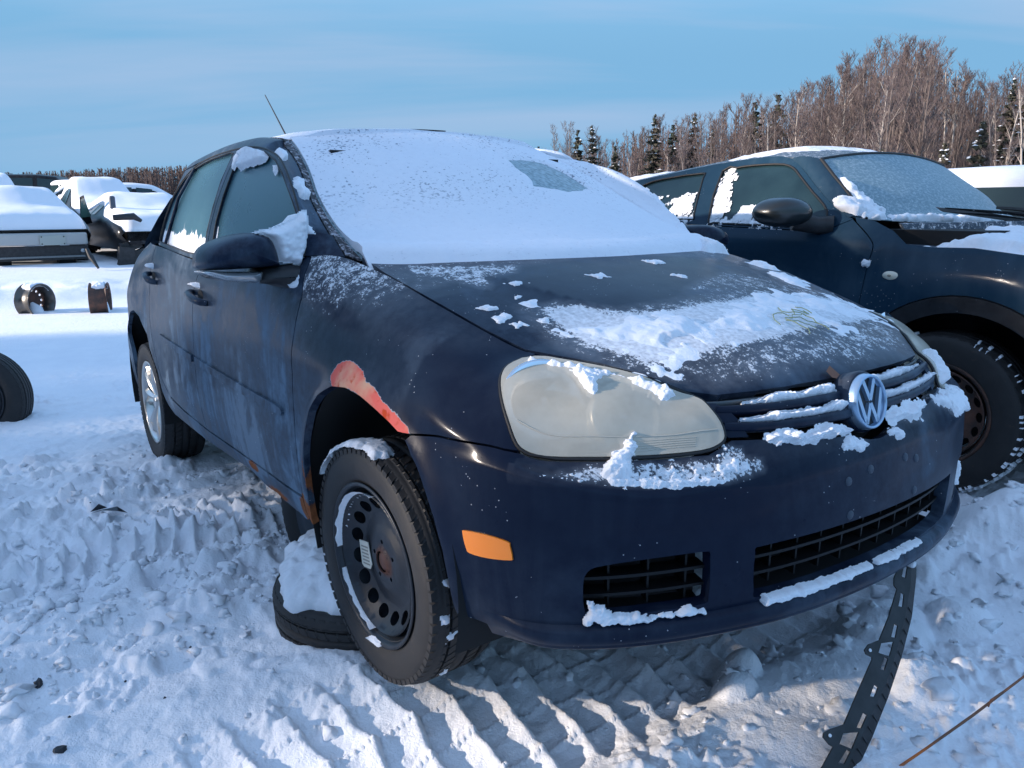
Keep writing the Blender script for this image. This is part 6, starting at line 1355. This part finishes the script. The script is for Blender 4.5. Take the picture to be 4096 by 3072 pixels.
# ---------------------------------------------------------------- loose wheels and rims in the snow
def rim_only(label, loc, rot, seed):
    t = thing('steel_rim', label, 'wheel rim', loc, rot, 'bare rims standing in the snow')
    b = MB(); rl = .205; W = .19
    b.lathe([(rl+.012, -W/2), (rl+.016, -W/2-.008), (rl+.004, -W/2-.010), (rl-.008, -W/2), (rl-.012, -W/2+.02), (rl-.030, -W/2+.04), (rl-.034, .0), (rl-.034, .02), (rl-.012, W/2-.02), (rl-.006, W/2), (rl+.014, W/2+.008), (rl+.018, W/2), (rl, W/2-.012), (rl-.022, W/2-.035), (rl-.024, .01), (rl-.020, -.02), (rl-.002, -W/2+.02)], 48, axis='y', closed=True); b.build('barrel', M_RUSTST if seed > 1 else mat('worn_grey_steel', (.11, .105, .10), .32, .7), t)
    f = lambda a, b_: np.stack([np.atleast_1d(a), W/2-.055+.02*np.cos(np.hypot(a, b_)*18), np.atleast_1d(b_)], -1)
    hl = [[(.13*math.cos(k*math.pi/6+.1)+.016*math.cos(u), .13*math.sin(k*math.pi/6+.1)+.016*math.sin(u)) for u in np.linspace(0, 6.28, 9)[:-1]] for k in range(12)]
    panel('wheel_disc', f, [(.172*math.cos(a), .172*math.sin(a)) for a in np.linspace(0, 6.28, 41)[:-1]], M_RUSTST, t, sg=1, holes=hl, h=(.02, .02), gap=0)
    f2 = lambda a, b_: np.stack([(rl-.016)*np.cos(a), np.atleast_1d(b_), (rl-.016)*np.sin(a)], -1)
    snow_on('rim_snow', f2, [(math.radians(48), -.08), (math.radians(132), -.08), (math.radians(128), .08), (math.radians(52), .08)], -1, M_SNOW, t, (.04, .008), .035, .02, seed, .4, 16)
    b = MB(); b.tube([(-.0, -.02, -.19), (.02, .03, -.10), (.0, .06, -.02)], [.10, .085, .02], 10); b.build('rim_snow', M_SNOW, t)
    return t
rim_only('greyish steel rim standing on edge in snow, left one of two', (-9.78, -.77, .15), (0, .1, math.radians(131)), 1)
rim_only('rusty brown steel rim standing on edge in snow, right one of two', (-9.32, -.10, .16), (0, -.1, math.radians(-16)), 2)
tl = thing('spare_wheel', 'black wheel with steel disc half buried in snow at the left edge', 'wheel', (-4.13, -1.59, .13), (math.radians(-4), 0, math.radians(66)))
make_tyre(.315, .20, .20, tl); steel_wheel(tl, .20, .17)
tf = thing('flat_tyre', 'worn tyre lying flat beside the front wheel, filled with snow', 'tyre', (-.43, -.63, .085), (math.radians(-87), 0, 0))
make_tyre(.315, .20, .165, tf)
def sdome(x, y):
    x = np.atleast_1d(np.asarray(x, float)); y = np.atleast_1d(np.asarray(y, float)); r = np.hypot(x, y); return np.stack([x, -.088-.085*np.exp(-(r/.19)**2)+.05*smoothstep(.25, .31, r), y], -1)
snow_on('tyre_snow', sdome, [(.288*math.cos(a), .288*math.sin(a)) for a in np.linspace(0, 6.28, 50)[:-1]], 1, M_SNOW, tf, (.008, .008), .05, .05, 91, .35, 14, lump=.7)
tsn = thing('spare_wheel', 'dark wheel standing under the rusty sill just behind the front wheel', 'wheel', (-.80, -.545, .20), (math.radians(2), math.radians(20), math.radians(14)))
make_tyre(.315, .205, .20, tsn)
b = MB(); b.lathe([(.0001, -.075), (.10, -.078), (.15, -.092), (.175, -.085), (.195, -.085), (.208, -.092)], 48, axis='y'); b.build('wheel_disc', mat('slate_disc', (.045, .055, .07), .5, .2), tsn)
# ---------------------------------------------------------------- loose bumper trim leaning in the snow
A0 = Vector((.799, .31, .413)); U0 = Vector((.21139268, -.77806719, -.59154423)); V0_ = Vector((.57546572, .58827918, -.5681257)); N0 = Vector((.79003313, -.22031581, .57210891))
ts = thing('bumper_trim', 'long black slotted plastic strip leaning from the bumper into the snow', 'trim', tuple(A0))
def TP(a, b_):
    a = np.atleast_1d(np.asarray(a, float)); b_ = np.atleast_1d(np.asarray(b_, float)); return a[:, None]*np.array(U0)+b_[:, None]*np.array(V0_)-(.02*np.sin(a*3.2))[:, None]*np.array(N0)*0
midl = [(-.05, -.004), (-.015, .001), (.058, .022), (.146, .034), (.246, .041), (.331, .040), (.402, .031), (.474, .023), (.563, .012), (.66, -.004)]
left = [(-.05, -.030), (.017, -.023), (.044, -.023), (.073, -.025), (.091, -.019), (.096, -.008), (.174, -.006), (.245, -.010), (.262, -.024), (.273, -.033), (.292, -.038), (.299, -.030), (.296, -.014), (.301, -.012), (.39, -.02), (.480, -.027), (.495, -.040), (.508, -.053), (.526, -.066), (.536, -.064), (.542, -.045), (.541, -.034), (.597, -.044), (.66, -.058)]
slots_ = [[(.026, -.009), (.026, -.001), (.050, .003), (.052, -.006)], [(.100, .006), (.100, .014), (.126, .019), (.130, .010)], [(.186, .015), (.186, .023), (.211, .026), (.215, .017)], [(.278, .017), (.278, .025), (.302, .025), (.305, .017)], [(.355, .014), (.355, .023), (.376, .022), (.380, .013)], [(.432, .009), (.432, .018), (.460, .015), (.464, .006)], [(.530, -.001), (.530, .007), (.556, .003), (.560, -.008)], [(.226, .026), (.266, .028), (.276, -.002), (.250, -.003)], [(.475, .013), (.519, .010), (.526, -.022), (.500, -.022)]]
slots = []
for q in slots_:
    c_ = np.mean(q, 0); k_ = 1.28 if len(slots) < 7 else 1.0; slots.append([tuple(c_+(np.array(p)-c_)*k_) for p in q])
tm = panel('slotted_flange', TP, left+midl[::-1], M_BLK, ts, sg=1, holes=slots, h=(.012, .012), gap=0, thick=.004); attr(tm.data, 'frost', np.full(len(tm.data.vertices), .08))
right = [(-.05, .012), (-.036, .018), (.015, .037), (.129, .060), (.242, .066), (.35, .064), (.461, .056), (.543, .045), (.583, .035), (.66, .015)]
V = []
for (a, b0), (a2, b1) in zip([(np.interp(x, *zip(*midl)) and x, float(np.interp(x, [p[0] for p in midl], [p[1] for p in midl]))) for x in np.linspace(-.05, .66, 40)], [(x, float(np.interp(x, [p[0] for p in right], [p[1] for p in right]))) for x in np.linspace(-.05, .66, 40)]):
    p = U0*a+V0_*b0; q = U0*a2+V0_*b1-N0*.012; V += [tuple(p), tuple(q), tuple(q-N0*.012), tuple(p-N0*.012)]
b = MB(); b.add(V, [(i*4+j, i*4+(j+1) % 4, (i+1)*4+(j+1) % 4, (i+1)*4+j) for i in range(39) for j in range(4)]); o = b.build('trim_lip', M_BLK, ts); attr(o.data, 'frost', np.full(len(o.data.vertices), .15))
for k in range(16):
    a = .12+k*.030; b1 = float(np.interp(a, [p[0] for p in right], [p[1] for p in right])); b0 = float(np.interp(a, [p[0] for p in midl], [p[1] for p in midl]))
    MB().tube([tuple(U0*a+V0_*(b0+.004)+N0*.001), tuple(U0*(a+.003)+V0_*(b1-.002)-N0*.011)], .0012, 4).build('trim_rib', M_BLK, ts)
for a, b_ in ((.285, -.026), (.524, -.052)):
    c = U0*a+V0_*b_+N0*.0015; MB().tube([tuple(c), tuple(c+N0*.002)], .004, 10).build('screw_hole', M_SNOW, ts)
b = MB(); b.box(tuple(U0*.012+V0_*.002+N0*.008), (.02, .02, .018), bev=.006); b.build('trim_snow', M_SNOW, ts)
# dry stem at the lower right
st_ = MB(); pts = [(.965, -.05, .02), (.983, -.011, .06), (1.02, .035, .115), (1.075, .105, .20), (1.135, .186, .30), (1.16, .22, .335)]; st_.tube(pts, [.0034, .0034, .0030, .0032, .0026, .0012], 6)
def b_stem(nt, p):
    b = NB(nt); v = b.coord('Object'); b.link(b.mix(b.ramp(b.noise(v, 9, 2), (.45, 0.), (.62, 1.)), (.16, .09, .06), (.55, .16, .04)), p.inputs['Base Color'])
so = tag(st_.build('dry_stem', mat('brown_stem', (.2, .1, .06), .7, build=b_stem)), 'thin brown and orange plant stem slanting out of the snow', 'stem')
MB().tube([(1.095, .13, .225), (1.10, .125, .245), (1.11, .15, .26)], .0022, 5).build('side_shoot', MATS['brown_stem'], so)
# small dark debris
def rock(label, x, y, sx, sy, sz, seed, cat='rock', name='rock'):
    rs = random.Random(seed); bm = bmesh.new(); bmesh.ops.create_icosphere(bm, subdivisions=2, radius=1)
    for v in bm.verts: k = 1+rs.uniform(-.28, .28); v.co = Vector((v.co.x*sx*k, v.co.y*sy*k, v.co.z*sz*k))
    me = bpy.data.meshes.new(name); bm.to_mesh(me); bm.free(); o = obj(name, me, mat('dark_debris', (.018, .020, .026), .6)); o.location = (x, y, gz(x, y)+sz*.35); o.rotation_euler = (0, 0, rs.uniform(0, 3)); return tag(o, label, cat)
def debris():
    rock('small dark stone in the trampled snow at the left edge', -.60, -1.57, .012, .013, .014, 1)
    rock('low brown clod in the snow near the bottom left corner', -.27, -1.555, .016, .014, .007, 2, 'dirt clod', 'dirt_clod')
    t = thing('plastic_shard', 'dark crumpled plastic shard lying on the tyre tracks', 'debris', (-1.83, -1.2, gz(-1.83, -1.2)+.018), (0, 0, .9))
    b = MB(); b.add([(-.07, -.02, .0), (-.02, -.032, .022), (.05, -.012, .012), (.085, .0, .0), (.03, .02, .02), (-.03, .025, .004)], [(0, 1, 4, 5), (1, 2, 3, 4)]); b.add([(-.08, .0, .0), (-.05, .02, .03), (-.02, .03, .01)], [(0, 1, 2)]); b.build('shard', mat('blue_black_plastic', (.012, .014, .024), .3), t)
    rs = random.Random(4)
    for i, (x, y) in enumerate(((-.49, -1.37), (-.55, -1.18), (-.10, -1.50), (-.38, -1.52), (-1.75, -1.02), (-.33, -1.30), (-1.95, -1.25))):
        o = rock('tiny dark crumb on the trampled snow left of the hatchback', x, y, .004, .004, .003, 20+i, 'crumb', 'crumb'); o['group'] = 'dark crumbs scattered on the snow'
# ---------------------------------------------------------------- snow ground: fine near the camera, coarser outwards
def b_ground(nt, p):
    b = NB(nt); v = b.coord('Object'); n1 = b.noise(v, 30, 8, .62); n2 = b.noise(v, 150, 4, .65); n3 = b.noise(v, 4, 4)
    gr = b.attr('track_grey'); c = b.mix(b.ramp(n3, (.3, 0.), (.7, 1.)), (.80, .82, .87), (.86, .875, .91))
    c = b.mix(b.math('MULTIPLY', gr, b.ramp(n1, (.3, .25), (.62, 1.))), c, (.60, .60, .62)); b.link(c, p.inputs['Base Color'])
    h = b.math('ADD', n1, b.math('MULTIPLY', n2, .4)); b.bump(h, .55, .014, p); p.inputs['Roughness'].default_value = .8; p.inputs['Specular IOR Level'].default_value = .2
M_GROUND = mat('snow_ground', SNOWC, .8, build=b_ground)
cx0, cy0 = float(CAMW[0])+1.0, float(CAMW[1])-.75
nr, nth = 860, 1060
fr_ = np.linspace(0, 1, nr); R_ = 1.05*np.exp(fr_*np.log(15/1.05)); TH = YAW+np.linspace(-math.radians(43), math.radians(48), nth)
RR, TT = np.meshgrid(R_, TH, indexing='ij'); X = cx0+RR*np.cos(TT); Y = cy0+RR*np.sin(TT); Z = gz_arr(X.ravel(), Y.ravel())
gr = (.42*smoothstep(-.15, .05, X)*smoothstep(.55, .40, X)*smoothstep(-1.6, -.4, Y)+.45*smoothstep(-1.9, -1.7, X)*smoothstep(-1.2, -1.35, X)*smoothstep(-1.1, -.6, Y)).ravel()  # greyer snow on both track bands, strongest towards the car
V = np.stack([X.ravel(), Y.ravel(), Z], 1); i = np.arange(nr*nth).reshape(nr, nth); Q = np.stack([i[:-1, :-1], i[1:, :-1], i[1:, 1:], i[:-1, 1:]], -1).reshape(-1, 4)
# keep only the fan; the rest of the yard is a coarser sheet with the fan cut out a little below it
g = obj('snow_ground', mesh('snow_ground', V, Q), M_GROUND, kind='structure'); attr(g.data, 'track_grey', gr)
rings = np.concatenate([np.linspace(.0, 15, 64), np.array([17, 19, 23, 28, 35, 45, 60, 80, 110, 160, 250, 400, 700, 1200])]); th = np.linspace(0, 2*math.pi, 181)[:-1]
RR, TT = np.meshgrid(rings, th, indexing='ij'); X = cx0+RR*np.cos(TT); Y = cy0+RR*np.sin(TT); Z = gz_arr(X.ravel(), Y.ravel(), False).reshape(X.shape)
da = np.abs((TT-YAW+math.pi) % (2*math.pi)-math.pi); inside_ = smoothstep(math.radians(44), math.radians(40), da)*smoothstep(15.2, 14.2, RR)*smoothstep(.9, 1.3, RR); Z = Z-.14*inside_-.01*(RR < 14.9)
V = np.stack([X.ravel(), Y.ravel(), Z.ravel()], 1); nn_ = len(th); F = []
for a in range(len(rings)-1):
    for k in range(nn_): F.append((a*nn_+k, (a+1)*nn_+k, (a+1)*nn_+(k+1) % nn_, a*nn_+(k+1) % nn_))
g2_ = obj('snow_field', mesh('snow_field', V, np.array(F)), M_GROUND, kind='structure'); attr(g2_.data, 'track_grey', np.zeros(len(V)))
# loose clods of broken snow
rs = np.random.RandomState(5); Vc = []; Fc = []
bm = bmesh.new(); bmesh.ops.create_icosphere(bm, subdivisions=2, radius=1); iv = np.array([v.co[:] for v in bm.verts]); jf = np.array([[v.index for v in f.verts] for f in bm.faces]); bm.free()
n = 0
while n < 1300:
    u = rs.rand(); 
    if u < .40: x, y = rs.uniform(-1.35, -.5), rs.uniform(-1.75, -.5); s = rs.gamma(2.0, .0052)
    elif u < .62: x, y = rs.uniform(-2.9, -1.0), rs.uniform(-1.9, -.3); s = rs.gamma(2.0, .005)
    elif u < .82: x, y = rs.uniform(.45, 1.1), rs.uniform(-.4, 2.2); s = rs.gamma(2.0, .0065)
    else: x, y = rs.uniform(-.5, .5), rs.uniform(-1.6, 1.5); s = rs.gamma(2, .0035)
    s = min(s*.85, .028)
    if abs(x-.02) < .3 and -1.0 < y < -.6: continue
    k = iv*(1+.95*(vnoise(iv*2.3+rs.rand(3)*50, 3)[:, None]-.5)*2)*np.array([s*rs.uniform(.8, 1.3), s*rs.uniform(.8, 1.3), s*rs.uniform(.55, .9)]); a = rs.rand()*6.28; c, s_ = math.cos(a), math.sin(a)
    k = np.stack([k[:, 0]*c-k[:, 1]*s_, k[:, 0]*s_+k[:, 1]*c, k[:, 2]], 1)+[x, y, 0]; k[:, 2] += gz(x, y)+s*.10; Vc.append(k); Fc.append(jf+n*len(iv)); n += 1
tag(obj('snow_clods', mesh('snow_clods', np.concatenate(Vc), np.concatenate(Fc)), M_SNOW), 'loose clods of broken snow scattered over the trampled ground', 'snow', kind='stuff')
debris()
# ---------------------------------------------------------------- woods
def b_bark(nt, p):
    b = NB(nt); v = b.coord('Object'); oi = b.n('ShaderNodeObjectInfo'); r = oi.outputs['Random']
    c = b.mix(r, (.095, .072, .064), (.19, .158, .142)); b.link(b.mix(b.ramp(b.noise(v, 3, 3), (.35, 0.), (.7, 1.)), c, (.09, .070, .062)), p.inputs['Base Color'])
M_BARK = mat('bare_bark', (.3, .25, .22), .9, build=b_bark)
def b_twig(nt, p):
    b = NB(nt); oi = b.n('ShaderNodeObjectInfo'); b.link(b.mix(oi.outputs['Random'], (.072, .050, .045), (.125, .095, .095)), p.inputs['Base Color'])
M_TWIG = mat('bare_twigs', (.2, .14, .12), .95, build=b_twig)
M_PALE = mat('pale_birch_bark', (.34, .30, .265), .85)
def b_need(nt, p):
    b = NB(nt); v = b.coord('Object'); oi = b.n('ShaderNodeObjectInfo'); c = b.mix(oi.outputs['Random'], (.020, .034, .026), (.042, .052, .036)); b.link(b.mix(b.ramp(b.noise(v, 1.3, 3), (.40, 0.), (.75, 1.)), c, (.10, .075, .055)), p.inputs['Base Color'])
M_NEED = mat('spruce_needles', (.03, .045, .033), .9, build=b_need)
def stick(V, F, a, b_, r0, r1, n=3):
    a = np.array(a); b_ = np.array(b_); d = b_-a; l = np.linalg.norm(d); d = d/(l+1e-9); u = np.cross(d, [0.3, .1, .9]); u /= np.linalg.norm(u)+1e-9; w_ = np.cross(d, u); o = len(V)
    for p, r in ((a, r0), (b_, r1)):
        for k in range(n): t = 2*math.pi*k/n; V.append(p+(u*math.cos(t)+w_*math.sin(t))*r)
    for k in range(n): F.append((o+k, o+(k+1) % n, o+n+(k+1) % n, o+n+k))
def bare_tree(seed, H, spread=.22, dens=1.0, low=.35):
    rs = random.Random(seed); V, F, TV, TF = [], [], [], []
    def grow(p, d, l, r, dep):
        n = 4 if dep == 0 else 2 if dep < 3 else 1; q = np.array(p)
        for i in range(n):
            d = d+np.array([rs.gauss(0, .05), rs.gauss(0, .05), .03]) * (1 if dep == 0 else 2); d /= np.linalg.norm(d); e = q+d*l/n; rr = r*(1-.75*i/n) if dep == 0 else r*(1-.4*i/n); r2 = r*(1-.75*(i+1)/n) if dep == 0 else r*(1-.4*(i+1)/n)
            if dep < 3: stick(V, F, q, e, rr, max(r2, .008), 5 if dep == 0 else 3)
            else: stick(TV, TF, q, e, max(rr, .007), .004)
            if dep < 4:
                f = (i+1)/n
                if dep == 0:
                    k = int((0 if f < low else 5)*dens)
                else: k = int((3.2 if dep < 3 else 3.4)*dens)
                for _ in range(k):
                    az = rs.uniform(0, 6.28); up = rs.uniform(.55, 1.2) if dep else rs.uniform(.6, 1.3); bd = np.array([math.cos(az), math.sin(az), up])+d*.7; bd /= np.linalg.norm(bd)
                    s = e-(e-q)*rs.uniform(0, .9); ll = (H*spread*(1.15-f*.65) if dep == 0 else l*rs.uniform(.42, .62)); grow(s, bd, ll*rs.uniform(.7, 1.15), r2*.5 if dep == 0 else r*.55, dep+1)
            q = e
    grow(np.zeros(3), np.array([rs.gauss(0, .02), rs.gauss(0, .02), 1.]), H, H*.009+.015, 0)
    return (np.array(V), F), (np.array(TV), TF)
def spruce(seed, H, snowy=.0):
    rs = random.Random(seed); V, F, NV, NF, SV_, SF = [], [], [], [], [], []
    stick(V, F, (0, 0, 0), (0, 0, H), H*.012, .01, 5); nl = int(H*5.0)
    for i in range(nl):
        z = H*(.06+.93*(i+rs.uniform(-.45, .45))/nl); z = min(z, H*.985); R = (H*.20)*(1-z/H)**.85*rs.uniform(.70, 1.12)+.08; k = int(8+4*(1-z/H))
        for j in range(k):
            az = rs.uniform(0, 6.28); l = R*rs.uniform(.45, 1.2); z += rs.uniform(-.10, .10); n = max(2, int(l/.30)+1); c, s = math.cos(az), math.sin(az)
            for m_ in range(n):
                t0 = m_/n; t1 = (m_+1.1)/n; w0 = .24*l*(1-t0)**.6+.07; p0 = np.array([c*l*t0, s*l*t0, z-.22*l*t0+.05*l*t0*t0]); p1 = np.array([c*l*t1, s*l*t1, z-.22*l*t1+.10*l*t1*t1]); sd = np.array([-s, c, 0])*w0
                o = len(NV); NV += [p0+sd, p0-sd, p1-sd*.35+[0, 0, -.02], p1+sd*.35+[0, 0, -.02], p0+[0, 0, -.10-.08*rs.random()]]; NF += [(o, o+1, o+2, o+3), (o+1, o+4, o+2), (o, o+3, o+4)]
                if rs.random() < snowy*.38 and m_ >= n*.45:
                    o = len(SV_); q = .8; SV_ += [p0+sd*q+[0, 0, .03], p0-sd*q+[0, 0, .03], p1-sd*.3+[0, 0, .03], p1+sd*.3+[0, 0, .03], (p0+p1)/2+[0, 0, .09]]; SF += [(o, o+1, o+4), (o+1, o+2, o+4), (o+2, o+3, o+4), (o+3, o, o+4)]
    return (np.array(V), F), (np.array(NV), NF), (np.array(SV_), SF)
def tmesh(name, vf, m, smooth=False):
    me = mesh(name, vf[0], vf[1], smooth=smooth); me.materials.append(m); return me
BT = []
for k, (H, spd, dn, lw) in enumerate(((9.5, .20, 1.0, .42), (11, .17, 1.05, .5), (8, .24, 1.0, .3), (12.5, .20, 1.1, .5), (6.5, .26, .9, .28), (10, .15, .85, .55))):
    a, b_ = bare_tree(50+k, H, spd, dn, lw); BT.append((H, tmesh('trunk', a, M_BARK), tmesh('crown', b_, M_TWIG), tmesh('trunk', a, M_PALE)))
SPR = []
for k, (H, sn_) in enumerate(((6.0, .10), (7.5, .22), (5.0, .75), (9.0, .35))):
    a, b_, c = spruce(80+k, H, sn_); SPR.append((H, tmesh('trunk', a, M_BARK), tmesh('crown', b_, M_NEED), tmesh('branch_snow', c, M_SNOW) if len(c[0]) else None))
def put(kind, proto, x, y, z, s, rz, label, group, pale=False):
    t = thing('bare_tree' if kind == 'b' else 'spruce_tree', label, 'tree', (x, y, z), (random.uniform(-.04, .04), random.uniform(-.04, .04), rz), group); t.scale = (s, s, s)
    names = (('trunk', 3 if pale else 1), ('crown', 2)) if kind == 'b' else (('trunk', 1), ('crown', 2), ('branch_snow', 3))
    for nm, i in names:
        me = proto[i]
        if me is None: continue
        o = bpy.data.objects.new(nm, me); COL.objects.link(o); o.parent = t
        if nm == 'branch_snow': o['kind'] = 'stuff'
    return t
def raydir(px, py=830):
    v = (_fw+_r2*((px-2048)/FPX)-_u2*((py-1536)/FPX)); v = RT@v; return Vector((v.x, v.y, 0)).normalized(), v
# skyline of the right-hand wood, read as bearing against elevation
SKY = [(2180, 640), (2240, 585), (2330, 560), (2420, 545), (2520, 500), (2620, 480), (2740, 470), (2860, 420), (3000, 395), (3120, 385), (3250, 330), (3380, 235), (3450, 165), (3560, 150), (3680, 165), (3760, 250), (3850, 330), (3950, 330), (4040, 230), (4200, 200), (4600, 260)]
rt = random.Random(21)
def top_for(px): return float(np.interp(px, [s[0] for s in SKY], [s[1] for s in SKY]))
def height_at(px, py, D):
    d, v = raydir(px, py); h = v.z/math.hypot(v.x, v.y); return CAMW.z+h*D
cnt = 0
for k in range(205):
    px = 2190+(4650-2190)*((k+rt.random())/205); D = rt.choice((30, 34, 38, 43, 49))*rt.uniform(.95, 1.05)*(1.25 if px < 2700 else 1.0); d, v = raydir(px); Hn = height_at(px, top_for(px)+rt.choice((0, 12, 30, 55, 95, 140))*rt.uniform(.3, 1), D)
    pr_ = rt.choice(BT); s = max(.35, Hn/pr_[0]/1.10); x = CAMW.x+d.x*D; y = CAMW.y+d.y*D
    pale = rt.random() < .16; put('b', pr_, x, y, .2, s, rt.uniform(0, 6.28), 'pale-barked bare tree in the brown wood beyond the SUV' if pale else 'leafless brown tree in the dense wood beyond the SUV', 'pale bare trees in the right-hand wood' if pale else 'brown bare trees in the right-hand wood', pale)
for k in range(30):   # thin front edge saplings
    px = rt.uniform(2300, 4500); D = rt.uniform(23, 28)*(1.4 if px < 2800 else 1); d, v = raydir(px); Hn = height_at(px, top_for(px)+rt.uniform(110, 260), D); pr_ = rt.choice(BT); s = max(.25, Hn/pr_[0])
    put('b', pr_, CAMW.x+d.x*D, CAMW.y+d.y*D, .2, s, rt.uniform(0, 6.28), 'low leafless sapling along the front edge of the wood', 'saplings along the wood edge', rt.random() < .3)
SP_ = [(2155, 590, 60, 0, 'tiny lone dark spruce just right of the windscreen crest'), (2312, 525, 42, 0, 'narrow dark spruce at the left end of the wood'), (2378, 512, 38, 1, 'spruce second from the left end of the wood'), (2600, 468, 36, 1, 'broad frosted spruce left of the wood centre'), (2680, 505, 40, 0, 'short dark spruce behind the broad frosted one'), (2745, 465, 37, 1, 'pointed spruce right of the broad frosted one'), (3005, 415, 40, 0, 'slim dark spruce tip among bare trees above the SUV rear'), (3065, 385, 38, 0, 'tallest dark spruce tip among bare trees above the SUV'), (2830, 530, 34, 1, 'squat spruce above the SUV rear window'), (3490, 585, 27, 2, 'small snow-loaded spruce above the SUV screen'), (3890, 470, 25, 2, 'snow-draped grey spruce near the right edge'), (3990, 330, 30, 3, 'tall brown-green spruce near the right edge'), (4075, 285, 26, 3, 'tall snowy spruce cut by the right edge'), (2460, 590, 40, 0, 'small dark spruce between two bare crowns at the left'), (3230, 600, 30, 2, 'low snowy spruce behind the SUV roof'), (3760, 560, 28, 2, 'low frosted spruce above the third car'), (3640, 570, 28, 0, 'dark low spruce between snowy ones')]
for px, py, D, k, lab in SP_:
    d, v = raydir(px); Hn = height_at(px, py, D); pr_ = SPR[k]; put('s', pr_, CAMW.x+d.x*D, CAMW.y+d.y*D, .1, Hn/pr_[0], rt.uniform(0, 6), lab, None)
# dim depth of the wood: many thin stems joined as one mass, well behind the individual trees
def mass(name, px0, px1, n, D0, D1, topfn, seed, label, tw=26, th_=.05):
    rs = random.Random(seed); V, F = [], []
    for k in range(n):
        px = rs.uniform(px0, px1); D = rs.uniform(D0, D1); d, v = raydir(px); H = max(1.2, height_at(px, topfn(px, rs), D)); x = CAMW.x+d.x*D; y = CAMW.y+d.y*D
        lean = np.array([rs.gauss(0, .03), rs.gauss(0, .03), 1]); stick(V, F, (x, y, 0), np.array([x, y, 0])+lean*H, th_*D/40, .012*D/40)
        for j in range(tw):
            t = rs.uniform(.12, .98); az = rs.uniform(0, 6.28); l = H*.13*(1.15-t)*rs.uniform(.5, 1.4); b0 = np.array([x, y, 0])+lean*H*t; e = b0+np.array([math.cos(az)*l, math.sin(az)*l, l*rs.uniform(.7, 1.7)]); stick(V, F, b0, e, .016*D/40, .006*D/40)
    o = obj(name, mesh(name, np.array(V), F, smooth=False), M_TWIG); return tag(o, label, 'trees', kind='stuff')
mass('wood', 2150, 4700, 900, 50, 70, lambda px, rs: top_for(px)+rs.uniform(15, 160), 3, 'dim grey-brown depth of the leafless wood on the right', tw=34)
mass('far_wood', -900, 2100, 2200, 115, 165, lambda px, rs: float(np.interp(px, [-900, 0, 300, 500, 700, 1400, 2100], [690, 690, 678, 668, 662, 650, 640]))+rs.uniform(0, 26), 4, 'low brown line of leafless trees along the far left horizon', tw=32, th_=.02)
# row of trees added out of frame, on the sun side, to shade the yard
for k in range(84):
    x = -14.5+(k % 42)*.86+rt.uniform(-.35, .35); y = (-18.5 if k < 42 else -22.0)-rt.uniform(0, 2.0)
    if -11.0 < x < -10.0: continue  # gap lets sun through to the rear wheel
    if k % 9 in (0, 1, 3, 5, 7):
        pr_ = SPR[rt.choice((0, 1, 3))]; put('s', pr_, x, y, 0, rt.uniform(.8, 1.2)*9.0/pr_[0], rt.uniform(0, 6), 'dense dark spruce in the unseen row added to shade the yard', 'unseen spruces added to shade the yard')
    else:
        pr_ = rt.choice(BT); put('b', pr_, x, y, 0, rt.uniform(.9, 1.1)*9.5/pr_[0], rt.uniform(0, 6), 'leafless tree in the unseen row added to shade the yard', 'unseen bare trees added to shade the yard')
